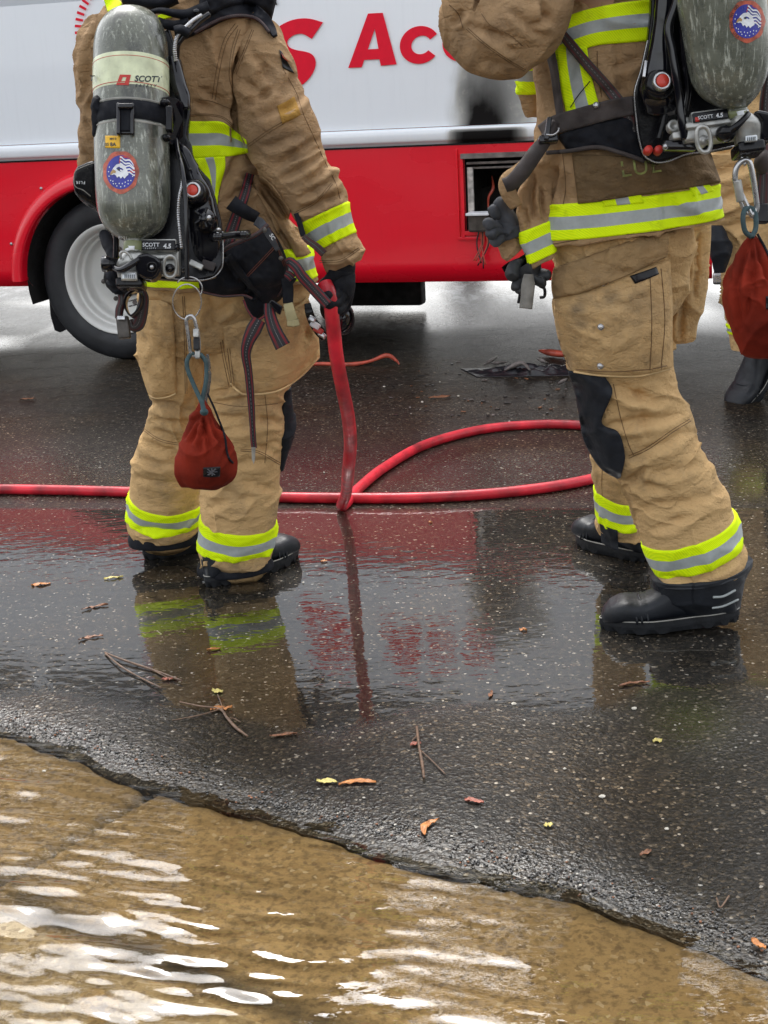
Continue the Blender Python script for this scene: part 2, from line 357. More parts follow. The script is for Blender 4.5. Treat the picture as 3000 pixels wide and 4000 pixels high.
M['steel'] = simple('brushed_steel', (.46, .46, .47), .28, .9, var=.15, vs=60); M['alu'] = simple('cast_aluminium', (.40, .40, .38), .38, .6, var=.3, vs=40, bumpd=.0006, bs=200)
M['hose'] = simple('red_rubber_hose', (.50, .012, .026), .42, var=.5, vs=14, bumpd=.0012, bs=120, coat=.1)
M['hose_old'] = M['hose']
M['cyl'] = mat_cylinder(); M['web'] = mat_web(); M['webworn'] = mat_web('worn_webbing', (.085, .012, .014), (.040, .033, .033))
M['jacket'] = mat_fabric('brown_turnout_cloth', (.45, .295, .160), (.345, .218, .115), (.12, .085, .06), .4)
M['trouser'] = mat_fabric('tan_turnout_cloth', (.64, .425, .205), (.52, .335, .155), (.17, .13, .085), .6)
M['panel'] = mat_fabric('brown_tail_panel', (.20, .13, .065), (.15, .097, .05), (.07, .05, .03), .6)
M['cuffpatch'] = mat_fabric('ochre_patch', (.42, .24, .06), (.36, .20, .05)); M['lime'], M['silver'] = mat_trim()
M['stitch'] = simple('seam_thread', (.15, .085, .035), .8, var=.3); M['redbag'] = simple('rust_red_cloth', (.17, .018, .009), .85, Specular_IOR_Level=.1, var=.6, vs=9, bumpd=.003, bs=50)
M['cord'] = simple('teal_cord', (.030, .062, .068), .7, var=.3, vs=60, bumpd=.0006, bs=500); M['cream'] = simple('cream_label', (.62, .66, .44), .3, var=.2, vs=28)
M['inkred'] = simple('red_ink', (.48, .03, .02), .4); M['ink'] = simple('black_ink', (.02, .03, .035), .4); M['white'] = simple('white_label', (.75, .77, .8), .4, var=.08)
M['yellow'] = simple('yellow_label', (.75, .42, .01), .4, var=.2); M['inkblue'] = simple('blue_ink', (.03, .035, .30), .3, var=.3); M['redglow'] = simple('red_button', (.55, .045, .025), .3, var=.1)
M['olive'] = simple('olive_collar', (.19, .21, .10), .4); M['skin'] = simple('skin', (.45, .26, .18), .5); M['helmet'] = simple('helmet_shell', (.05, .05, .055), .35, var=.2)
M['greyglove'] = simple('grey_suede', (.050, .053, .062), .9, var=.4, vs=25, bumpd=.002, bs=180); M['darkglove'] = simple('dark_glove_leather', (.022, .024, .027), .6, var=.4, vs=22, bumpd=.0015, bs=180)
M['beige'] = simple('beige_webbing', (.38, .33, .18), .8, bumpd=.001, bs=300); M['palegreen'] = simple('faded_green_lettering', (.20, .22, .06), .7, var=.5, vs=60)
M['orange'] = simple('melted_orange_trim', (.42, .07, .04), .4, var=.5, vs=20); M['leafb'] = simple('brown_leaf', (.22, .09, .04), .55, var=.6, vs=50); M['leafo'] = simple('orange_leaf', (.50, .19, .05), .5, var=.4, vs=50)
M['leafy'] = simple('pale_yellow_leaf', (.62, .52, .16), .5, var=.2, vs=50); M['leafp'] = simple('pink_leaf', (.36, .11, .07), .5, var=.4, vs=50); M['twig'] = simple('wet_twig', (.13, .075, .045), .5, var=.5, vs=60)
M['pebble'] = simple('wet_gravel', (.035, .033, .03), .12, var=.8, vs=60, coat=.6); M['chip'] = simple('pale_stone_chip', (.6, .56, .48), .5)
M['bark'] = simple('bark', (.12, .09, .065), .9, var=.4, vs=6, bumpd=.02, bs=9); M['leafg'] = simple('tree_leaf', (.045, .07, .025), .6, var=.4, vs=3)
M['gaugeg'] = simple('gauge_glass', (.55, .58, .6), .1, .2); M['char'] = simple('burnt_plastic', (.012, .012, .015), .35, var=.5, vs=20, bumpd=.003, bs=60)

M['burnt_b'] = simple('worn_dark_metal', (.07, .062, .055), .45, .5, var=.5, vs=40); M['seamr'] = simple('rust_thread', (.12, .035, .02), .7); M['nylon2'] = simple('grey_thread', (.07, .07, .08), .7)
M['orange_s'] = simple('rust_sticker_ring', (.42, .085, .045), .3, var=.45, vs=60); M['yellow_dull'] = simple('beak_tan', (.42, .26, .10), .4)

M['piping'] = simple('pale_tan_piping', (.62, .44, .22), .8, var=.2); M['ashpale'] = simple('ash_covered_strip', (.42, .40, .37), .7, var=.6, vs=30, bumpd=.002); M['jacket2'] = mat_fabric('flap_cloth', (.36, .235, .115), (.28, .18, .085), (.13, .10, .07), .4); M['worncloth'] = simple('worn_strap_cloth', (.050, .040, .038), .85, var=.4, vs=20, bumpd=.0012, bs=350); M['greysuede'] = simple('pale_suede', (.22, .21, .19), .85, var=.3, vs=40)
# ---------------------------------------------------------------- ground
EP = np.array([gnd(x, y)[:2] for x, y in [(0, 1590), (150, 1630), (310, 1690), (500, 1750), (700, 1797), (820, 1833), (1000, 1888), (1280, 1955), (1500, 2035), (1659, 2105)]])
def edgeY(x):
    x = np.asarray(x, float); y = np.interp(x, EP[:, 0], EP[:, 1])
    sl_ = (EP[-1, 1] - EP[0, 1]) / (EP[-1, 0] - EP[0, 0])
    y = np.where(x < EP[0, 0], EP[0, 1] + (x - EP[0, 0]) * sl_ * .8, y); y = np.where(x > EP[-1, 0], EP[-1, 1] + (x - EP[-1, 0]) * sl_, y)
    return y
def edgeN(x): return edgeY(x) + .018 * fbm(np.stack([x * 7, x * 0, x * 0], 1), 4) + .008 * vnoise(np.stack([x * 70, x * 0 + 3, x * 0], 1))
def nonuni(core, far, n): return np.concatenate([-np.geomspace(far, core, n)[:-1], np.linspace(-core, core, 0), ])
xs = np.concatenate([-np.geomspace(400, 2.2, 26), np.linspace(-2.18, 2.6, 320), np.geomspace(2.62, 400, 26)])
ts = np.concatenate([[0, .002], np.linspace(.006, .5, 70), np.linspace(.51, 6, 260), np.geomspace(6.1, 700, 34)])
def px_smooth(px, py, X, Y):
    top = 1098 + 0 * px; low = np.interp(px, [-400, 0, 250, 450, 800, 1000, 1300, 1659, 2200], [1480, 1500, 1525, 1545, 1575, 1560, 1530, 1470, 1400])
    n = fbm(np.stack([X * 5, Y * 5, X * 0], 1), 3) * 26
    a = 1 / (1 + np.exp(-(py - top) / 2.0)); b = 1 / (1 + np.exp((py - low - n) / 9))
    return a * b
def make_ground():
    XX, TT = np.meshgrid(xs, ts); YY = edgeN(XX.ravel()).reshape(XX.shape) * np.exp(-TT * 3) + edgeY(XX.ravel()).reshape(XX.shape) * (1 - np.exp(-TT * 3)) + TT
    X = XX.ravel(); Y = YY.ravel(); T = TT.ravel(); Z = np.zeros_like(X)
    Z -= .0065 * np.exp(-(T / .075) ** 1.5) + .003 * np.exp(-T / .2)
    near = (T < .6) & (abs(X) < 2.6)
    Z[near] += (.0016 * np.exp(-T[near] / .18) * fbm(np.stack([X[near] * 90, Y[near] * 90, X[near] * 0], 1), 2))
    Z[T == 0] = -.05
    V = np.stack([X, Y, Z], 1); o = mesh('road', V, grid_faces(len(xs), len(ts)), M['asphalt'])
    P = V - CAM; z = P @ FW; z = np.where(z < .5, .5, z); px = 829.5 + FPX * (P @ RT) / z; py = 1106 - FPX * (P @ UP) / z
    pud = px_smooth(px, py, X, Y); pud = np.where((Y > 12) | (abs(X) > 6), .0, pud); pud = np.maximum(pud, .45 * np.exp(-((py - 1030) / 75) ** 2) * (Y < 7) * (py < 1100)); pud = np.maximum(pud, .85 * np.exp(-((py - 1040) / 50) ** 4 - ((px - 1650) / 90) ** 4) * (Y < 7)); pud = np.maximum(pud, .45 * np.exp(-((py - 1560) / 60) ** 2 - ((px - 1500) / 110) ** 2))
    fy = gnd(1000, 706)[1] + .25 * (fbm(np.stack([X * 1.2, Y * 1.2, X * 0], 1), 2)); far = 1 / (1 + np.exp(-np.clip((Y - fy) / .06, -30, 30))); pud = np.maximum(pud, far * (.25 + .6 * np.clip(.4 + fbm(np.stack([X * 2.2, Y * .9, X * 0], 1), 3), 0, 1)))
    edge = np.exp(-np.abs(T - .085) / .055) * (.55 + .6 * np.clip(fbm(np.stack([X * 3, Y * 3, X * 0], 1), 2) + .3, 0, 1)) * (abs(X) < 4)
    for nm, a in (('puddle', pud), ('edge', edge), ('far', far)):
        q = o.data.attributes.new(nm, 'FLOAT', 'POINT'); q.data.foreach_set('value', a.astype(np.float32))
    o['kind'] = 'structure'; return o
make_ground()
def make_gutter():
    # concrete channel under the water, its joint and the paler slab at the near side
    gx = np.linspace(-2.6, 2.6, 360); gt = np.linspace(-1.6, .06, 130)
    XX, TT = np.meshgrid(gx, gt); X = XX.ravel(); T = TT.ravel(); Y = edgeY(X) + T
    V = np.stack([X, Y, X * 0], 1); P = V - CAM; z = np.maximum(P @ FW, .2); px = 829.5 + FPX * (P @ RT) / z; py = 1106 - FPX * (P @ UP) / z
    jy = np.interp(px, [-200, 80, 310, 420], [1990, 1838, 1702, 1650]); dj = np.abs(py - jy) / 9.0
    kerb = np.interp(px, [-300, 0, 150, 400, 640, 900, 1200], [1790, 1925, 2003, 2098, 2192, 2300, 2420])
    groove = np.exp(-(dj ** 4)) * (py < kerb + 5) * (px < 330)
    Z = -.0165 + .003 * fbm(np.stack([X * 6, Y * 6, X * 0], 1), 3) - .022 * groove
    V[:, 2] = Z
    o = mesh('gutter', V, grid_faces(len(gx), len(gt)), M['conc']); o['kind'] = 'structure'
    silt = np.clip(groove * .9, 0, 1)
    d2 = (kerb - py); band = np.exp(-((d2 - 22) / 36) ** 2) * np.clip((px + 200) / 300, .5, 1) * .95
    e2 = np.exp(-np.abs(T) / .012) * .6
    silt = np.clip(silt + band + e2, 0, 1)
    q = o.data.attributes.new('silt', 'FLOAT', 'POINT'); q.data.foreach_set('value', silt.astype(np.float32))
    # near slab
    L = [gnd(x, y, -.02)[:2] for x, y in [(-700, 1560), (-200, 1830), (0, 1925), (150, 2003), (400, 2098), (640, 2192), (900, 2300), (1300, 2470), (1900, 2750)]]
    L = spline(np.array(L), 160); V = []; 
    for k in range(26):
        t = k / 25.0; V.append(np.stack([L[:, 0] - .35 * t, L[:, 1] - t * 1.3, np.full(len(L), -.0125) + .002 * vnoise(np.stack([L[:, 0] * 9, L[:, 1] * 9 + t * 12, L[:, 0] * 0], 1)) - (.03 if k == 0 else 0)], 1))
    V = np.vstack(V); s_ = mesh('concrete_slab', V, grid_faces(len(L), 26), M['slab']); s_['kind'] = 'structure'
    # water
    wx = np.linspace(-2.6, 2.6, 420); wt = np.linspace(-1.6, .12, 250); XX, TT = np.meshgrid(wx, wt); X = XX.ravel(); Y = edgeY(X) + TT.ravel()
    a = R(-14); u = X * math.cos(a) + Y * math.sin(a); v = -X * math.sin(a) + Y * math.cos(a)
    am = (1 + np.clip(-TT.ravel() * 3.0 - .35, 0, 1.3)) * .35 + (1 + np.clip(-TT.ravel() * 3.0 - .35, 0, 1.3)) * .65 * np.clip(.5 + vnoise(np.stack([X * 2.1, Y * 2.1, X * 0], 1)), 0, 1)
    Z = -.0075 + am * (.0017 * fbm(np.stack([u * 6, v * 20, u * 0], 1), 2) + .0010 * fbm(np.stack([u * 16 + 5, v * 52, u * 0], 1), 2))
    wv = mesh('water', np.stack([X, Y, Z], 1), grid_faces(len(wx), len(wt)), M['water']); wv['kind'] = 'structure'
make_gutter()

# ---------------------------------------------------------------- the bus
def make_bus():
    root = thing('bus', 'red and white bus with a burnt open side compartment and red lettering', 'bus', BW)
    s0, s1 = -3.6, 4.6; ST, S2 = -3.6, 3.05
    zb = .40; zt = bus_sz(500, 329)[1]; zw = bus_sz(500, 295)[1] + .005
    wc = np.array([0, .43]); ar = .485
    cs0, ztop = bus_sz(1003, 343); _, zbot = bus_sz(1010, 497); cs1 = cs0 + .95; ctop = ztop; cbot = zbot
    # red lower panel: fine grid with the arch and compartment cut out, skirt rolled under
    ss = np.unique(np.round(np.concatenate([np.arange(s0, s1 - 1.4, .02), [cs0, cs1, S2]]), 4)); ss = ss[(ss <= S2)]
    zz = np.unique(np.round(np.concatenate([np.linspace(zb, zt, 36), [cbot, ctop]]), 4))
    V = []; 
    for z in zz:
        inn = .05 * max(0, (zb + .09 - z) / .09) ** 2
        for s in ss: V.append(busw(s, z, inn + (.0)))
    V = np.array(V); n = len(ss); F = []
    # snap vertices near arch onto the arch circle
    for j, z in enumerate(zz):
        for i, s in enumerate(ss):
            d = math.hypot(s, z - wc[1])
            if z >= zb and abs(d - ar) < .016 and d > 1e-3:
                V[j * n + i] += BD * (s * (ar / d - 1)) + np.array([0, 0, (z - wc[1]) * (ar / d - 1)])
    for j in range(len(zz) - 1):
        for i in range(n - 1):
            sc = (ss[i] + ss[i + 1]) / 2; zc = (zz[j] + zz[j + 1]) / 2
            if math.hypot(sc, zc - wc[1]) < ar: continue
            if cs0 < sc < cs1 and cbot < zc < ctop: continue
            F.append((j * n + i, j * n + i + 1, (j + 1) * n + i + 1, (j + 1) * n + i))
    mesh('lower_panel', V, F, M['bus_red'], root)
    # white upper panel with soot
    ss = np.arange(s0, s1, .02); zz = np.linspace(zw, 1.80, 40); V = np.array([busw(s, z, .004 + .02 * max(0, z - 1.5)) for z in zz for s in ss])
    o = mesh('upper_panel', V, grid_faces(len(ss), len(zz)), M['bus_white'], root)
    P = V - CAM; q = P @ FW; px = 829.5 + FPX * (P @ RT) / q; py = 1106 - FPX * (P @ UP) / q
    nz = fbm(np.stack([px / 40, py / 60, px * 0], 1), 3)
    def soot(px, py):
        core = 1 / (1 + np.exp(-(px - 994 - nz * 6) / 11)) / (1 + np.exp((px - 1086 - nz * 8) / 15)); vert = np.clip((py - 95 - nz * 25) / 190, 0, 1) ** .9
        wash = np.exp(-((px - 1085 - nz * 14) / 80) ** 4) * np.clip((py - 70 - nz * 30) / 150, 0, .42)
        return np.clip(core * vert * (.95 + .05 * nz) + wash, 0, 1)
    a = soot(px, py); at_ = o.data.attributes.new('soot', 'FLOAT', 'POINT'); at_.data.foreach_set('value', a.astype(np.float32))
    # rounded white rub rail
    prof = [(zw - .002, .004), (zw - .008, -.018), ((zw + zt) / 2 + .01, -.026), ((zw + zt) / 2 - .02, -.022), (zt + .012, -.012), (zt + .002, .0), (zt - .002, .004)]
    V = np.array([busw(s, z, i) for z, i in spline(prof, 16) for s in ss]); o = mesh('rub_rail', V, grid_faces(len(ss), 16), M['bus_white'], root)
    P = V - CAM; q = P @ FW; px = 829.5 + FPX * (P @ RT) / q; a = 1 / (1 + np.exp(-(px - 975) / 6)) / (1 + np.exp((px - 1128) / 8)); zrel = V[:, 2]
    a = a * np.clip((zw - .012 - zrel) / .012, 0, 1); at_ = o.data.attributes.new('soot', 'FLOAT', 'POINT'); at_.data.foreach_set('value', a.astype(np.float32))
    mb = MB(); Vb, Fb = box_data(busw((s0 + S2) / 2, zt - .004, .0), [BD, BN, [0, 0, 1]], (S2 - s0) / 2, .003, .004); mb.add(Vb, Fb); mb.build('panel_seam', M['black'], root, False)
    # windows band, roof, ends, far side, underbody
    mb = MB()
    for k in range(6):
        a0 = s0 + .25 + k * 1.32; Vb, Fb = box_data(busw(a0 + .58, 2.25, .03), [BD, BN, [0, 0, 1]], .6, .012, .38, .01)
        w_ = mesh('window', Vb, Fb, M['glass'], root, False)
    zf = 2.85; BL = 2.35
    mb = MB()
    Vb, Fb = box_data(busw((s0 + s1) / 2, 2.32, BL / 2 + .045), [BD, BN, [0, 0, 1]], (s1 - s0) / 2, BL / 2, .53, .05); mb.add(Vb, Fb)
    mb.build('body_shell', M['bus_white'], root, False)
    Vb, Fb = box_data(busw((s0 + s1) / 2, zf + .06, BL / 2 + .05), [BD, BN, [0, 0, 1]], (s1 - s0) / 2 - .05, BL / 2 - .08, .06, .05); mesh('roof', Vb, Fb, M['bus_white'], root, False)
    mb = MB()
    for c, hx, hy, hz in [((s0 + s1) / 2, 0, 0, 0)]:
        Vb, Fb = box_data(busw((s0 + s1) / 2, 1.2, BL), [BD, BN, [0, 0, 1]], (s1 - s0) / 2, .02, .62); mb.add(Vb, Fb)
        Vb, Fb = box_data(busw(s0, 1.1, BL / 2), [BD, BN, [0, 0, 1]], .02, BL / 2 - .01, .7); mb.add(Vb, Fb)
        Vb, Fb = box_data(busw(s1, 1.1, BL / 2), [BD, BN, [0, 0, 1]], .02, BL / 2 - .01, .7); mb.add(Vb, Fb)
    mb.build('far_side', M['bus_red'], root, False)
    mb = MB()
    Vb, Fb = box_data(busw((s0 + s1) / 2, .72, BL / 2 + .15), [BD, BN, [0, 0, 1]], (s1 - s0) / 2 - .03, BL / 2 - .2, .10); mb.add(Vb, Fb)
    for s, hw, z, hz, i, hy in [(-1.6, .5, .5, .13, 1.2, .8), (.90, .33, .30, .27, 1.7, .06), (2.4, .45, .55, .12, 1.2, .8), (.55, .08, .42, .22, 1.1, .7)]:  # thin upright box is added to stand in for deep shade below the bus
        Vb, Fb = box_data(busw(s, z, i), [BD, BN, [0, 0, 1]], hw, hy, hz, .02); mb.add(Vb, Fb)
    V_, F_, _ = tube_data([busw(0, .43, .1), busw(0, .43, BL - .1)], .09); mb.add(V_, F_)
    mb.build('underbody', M['soot'], root, False)
    # wheel well lining
    a = np.linspace(-.25, math.pi + .25, 30); V = np.array([busw(math.cos(t) * (ar + .002), .43 + math.sin(t) * (ar + .002), i) for i in (.004, .75) for t in a]); V = V[V[:, 2] > -9]
    mesh('wheel_well', V, grid_faces(30, 2), M['soot'], root)
    Vb, Fb = box_data(busw(0, .75, .76), [BD, BN, [0, 0, 1]], .6, .01, .3); mesh('wheel_well', Vb, Fb, M['soot'], root, False)
    # arch flare
    a = np.linspace(R(1), R(186), 60); V = []
    prof = [(.0, .006), (.0, -.05), (.012, -.062), (.045, -.058), (.075, -.03), (.085, .002)]
    pr_ = spline(prof, 12)
    for t in a:
        for dr, i in pr_: V.append(busw(-math.cos(t) * (ar + dr) if True else 0, .43 + math.sin(t) * (ar + dr), i))
    mesh('arch_flare', V, grid_faces(12, 60), M['bus_red'], root)
    for t in (R(20), R(55), R(90), R(125), R(160)):
        Vb, Fb = ellips_data(busw(-math.cos(t) * (ar + .1), .43 + math.sin(t) * (ar + .1), -.003), [BD, BN, [0, 0, 1]], (.009, .006, .009), 10, 6); mesh('rivet', Vb, Fb, M['steel'], root)
    # wheels: dished rim, tyre, hub
    def wheel(s, inn, flip=1):
        c = busw(s, .43, inn); ax = BN * flip
        tp = [(.275, .03), (.29, .005), (.33, -.012), (.385, -.008), (.415, .010), (.425, .03), (.430, .06), (.430, .20), (.415, .235), (.33, .25), (.27, .22)]
        tv, tf = lathe_data(spline(tp, 40).tolist(), c, ax, 72)
        wobj = mesh('wheel', tv, tf, M['rubber'], root)
        for k in range(3):
            gv, gf = lathe_data([(.431, .085 + k * .045), (.4335, .09 + k * .045), (.431, .096 + k * .045)], c, ax, 60); 
        rp = [(.286, .012), (.290, .002), (.284, -.002), (.272, .004), (.262, .02), (.256, .05), (.246, .058), (.240, .09), (.225, .10), (.215, .135), (.19, .15), (.11, .158), (.10, .158)]
        rv, rf = lathe_data(spline(rp, 60).tolist(), c, ax, 72); mesh('rim', rv, rf, M['rim'], wobj)
        hp = [(.105, .158), (.10, .10), (.085, .085), (.07, .02), (.055, .012), (.0, .010)]
        hv, hf = lathe_data(hp, c, ax, 30); mesh('hub', hv, hf, M['soot'], wobj)
        for k in range(8):
            t = k * math.pi / 4 + .2; p = c + ax * .145 + (BD * math.cos(t) + np.array([0, 0, math.sin(t)])) * .145
            nv, nf = ellips_data(p, [BD, BN, [0, 0, 1]], (.013, .014, .013), 8, 5); mesh('wheel_nut', nv, nf, M['burnt'], wobj)
        return wobj
    wheel(0, .05); wheel(0, BL - .05, -1); wheel(4.15, .06); wheel(4.15, BL - .05, -1)
    # mud flap
    P = [busp(x, y) + BN * .12 for x, y in [(74, 560), (79, 620), (85, 690), (94, 722), (106, 727), (125, 718), (136, 708), (110, 650), (100, 600), (98, 560)]]
    V_, F_ = prism_data(P, BN * .5 * 0 + BD * .0 + BN * .012); mesh('mud_flap', V_, F_, M['black'], root, False)
    # compartment
    fr = MB(); AX = [BD, BN, [0, 0, 1]]; cm = (cs0 + cs1) / 2; hm = (ctop + cbot) / 2; hh = (ctop - cbot) / 2
    it = MB()
    for (c, h) in [((cm, hm, .62), (.475, .01, hh)), ((cs0 - .006, hm, .31), (.005, .31, hh + .005)), ((cs1 + .006, hm, .31), (.005, .31, hh + .005)), ((cm, ctop + .006, .31), (.475, .31, .005)), ((cm, cbot - .006, .31), (.475, .31, .005))]:
        Vb, Fb = box_data(busw(c[0], c[1], c[2]), AX, *h); it.add(Vb, Fb)
    it.build('compartment_interior', M['soot'], root, False)
    b1 = MB()
    for (s, z, hx, hz, i) in [(cs0 - .012, hm - .005, .008, hh + .03, -.008), (cs0 - .036, hm - .0, .006, hh + .045, -.006), (cm, cbot - .014, .485, .010, -.008), (cm, cbot - .038, .51, .007, -.006)]:
        Vb, Fb = box_data(busw(s, z, i), AX, hx, .009, hz, .003); b1.add(Vb, Fb)
    b1.build('door_frame', M['bus_red'], root, False)
    b2 = MB()
    for (s, z, hx, hz, i) in [(cm, ctop + .012, .49, .012, -.012), (cm, ctop - .022, .47, .006, .02), (cm, ctop - .045, .47, .005, .03)]:
        Vb, Fb = box_data(busw(s, z, i), AX, hx, .010, hz, .003); b2.add(Vb, Fb)
    b2.build('scorched_seal', M['burnt'], root, False)
    Vb, Fb = box_data(busw(cs0 + .024, hm - .02, .012), AX, .014, .010, hh - .02, .004); mesh('scorched_seal', Vb, Fb, M['ashpale'], root, False)
    # chrome latch bracket and its burnt cables
    c = busp(1042, 458); Vb, Fb = box_data(c - BN * .07, AX, .055, .05, .006, .003); mesh('latch_bracket', Vb, Fb, M['white'], root, False)
    Vb, Fb = box_data(busp(1040, 478) - BN * .05, AX, .045, .04, .042, .01); mesh('latch_box', Vb, Fb, M['burnt_b'], root, False)
    for k in range(7):
        x0 = 1040 + k * 2.5; P = [busp(x0, 495) - BN * .05, busp(x0 + rng.uniform(-6, 6), 525) - BN * .05, busp(x0 + rng.uniform(-18, 12), 555 + rng.uniform(-4, 28)) - BN * .06]
        tube('burnt_wire', P, .0035, M['orange'] if k % 3 else M['char'], root, 6, 12)
    P = [busp(1048, 385) + BN * .15, busp(1054, 410) + BN * .12, busp(1046, 430) + BN * .1, busp(1050, 450) + BN * .05]; tube('burnt_wire', P, [.002, .008, .006, .004], M['orange'], root, 8, 16)
    # front door area on the right: dark door with a silver step rail
    Vb, Fb = box_data(busw((S2 + s1) / 2 + .005, 1.0, .03), AX, (s1 - S2) / 2, .02, .5, .01); mesh('entry_door', Vb, Fb, M['black'], root, False)
    Vb, Fb = box_data(busw((S2 + s1) / 2 + .005, .41, .0), AX, (s1 - S2) / 2, .03, .028, .012); mesh('step_rail', Vb, Fb, M['steel'], root, False)
    # lettering
    def letter(pts, hole=None, mat='red_letter', closed_spline=False, nm='lettering'):
        P = np.array([busp(x, y) for x, y in pts]); 
        if hole is None: V_, F_ = prism_data(P - BN * .001, -BN * .0015); mesh(nm, V_, F_, M[mat], root, False)
        else:
            Hh = np.array([busp(x, y) for x, y in hole]); n = len(P); m_ = len(Hh)
            bm = bmesh.new(); a = [bm.verts.new(p - BN * .0025) for p in P]; b = [bm.verts.new(p - BN * .0025) for p in Hh]
            ed = [bm.edges.new((a[i], a[(i + 1) % n])) for i in range(n)] + [bm.edges.new((b[i], b[(i + 1) % m_])) for i in range(m_)]
            bmesh.ops.triangle_fill(bm, edges=ed, use_beauty=True); bm.verts.ensure_lookup_table(); bm.verts.index_update()
            V_ = [v.co[:] for v in bm.verts]; F_ = [tuple(v.index for v in f.verts) for f in bm.faces]; bm.free(); mesh(nm, V_, F_, M[mat], root, False)
    z2 = lambda L: [(387.1 + x * .2667, y * .2667) for x, y in L]
    So = spline(np.array(z2([(1165, 180), (1050, 150), (940, 156), (850, 190), (780, 240), (740, 310), (735, 390), (780, 445), (850, 480), (930, 515), (950, 555), (925, 600), (870, 620), (790, 605), (720, 570)])), 60)
    Si = spline(np.array(z2([(640, 700), (740, 755), (850, 765), (955, 715), (1045, 645), (1095, 565), (1105, 490), (1060, 430), (930, 400), (882, 368), (882, 325), (930, 285), (1000, 275), (1075, 315)])), 60)
    letter([tuple(p) for p in So] + [tuple(p) for p in Si])
    letter([(795, 29.3), (827, 27.5), (857, 139), (823, 142), (820, 128), (787, 129.4), (781.8, 145.4), (752.5, 146.7)], [(809.8, 62.7), (795, 106.7), (817.8, 105.3)])
    def cee(cx, cy, w, h, wi, hi, sh):
        A = np.linspace(R(35), R(325), 40); o_ = [(cx + math.cos(a) * w - math.sin(a) * sh * -1 * 0 + sh * math.sin(a), cy - math.sin(a) * h) for a in A]; B = A[::-1]
        return o_ + [(cx + 3 + math.cos(a) * wi + sh * math.sin(a), cy - math.sin(a) * hi) for a in B]
    letter(cee(907, 97, 43, 41, 21, 20, 3)); letter(cee(998, 92, 42, 41, 21, 20, 3))
    letter([(585, -60), (560, -75), (582, 2), (589, 9), (599, 11), (590, -20)], None, 'black')
    for k in range(17):
        t = R(192 - k * 7.5); cx, cy, r0, r1 = 262, 62, 84, 100
        p = [(cx + r * math.cos(t + d), cy - r * math.sin(t + d) * 1.15) for r, d in ((r0, -.026), (r1, -.026), (r1, .026), (r0, .026))]
        letter(p, nm='emblem_ray')
    return root
make_bus()# ---------------------------------------------------------------- cloth lofts
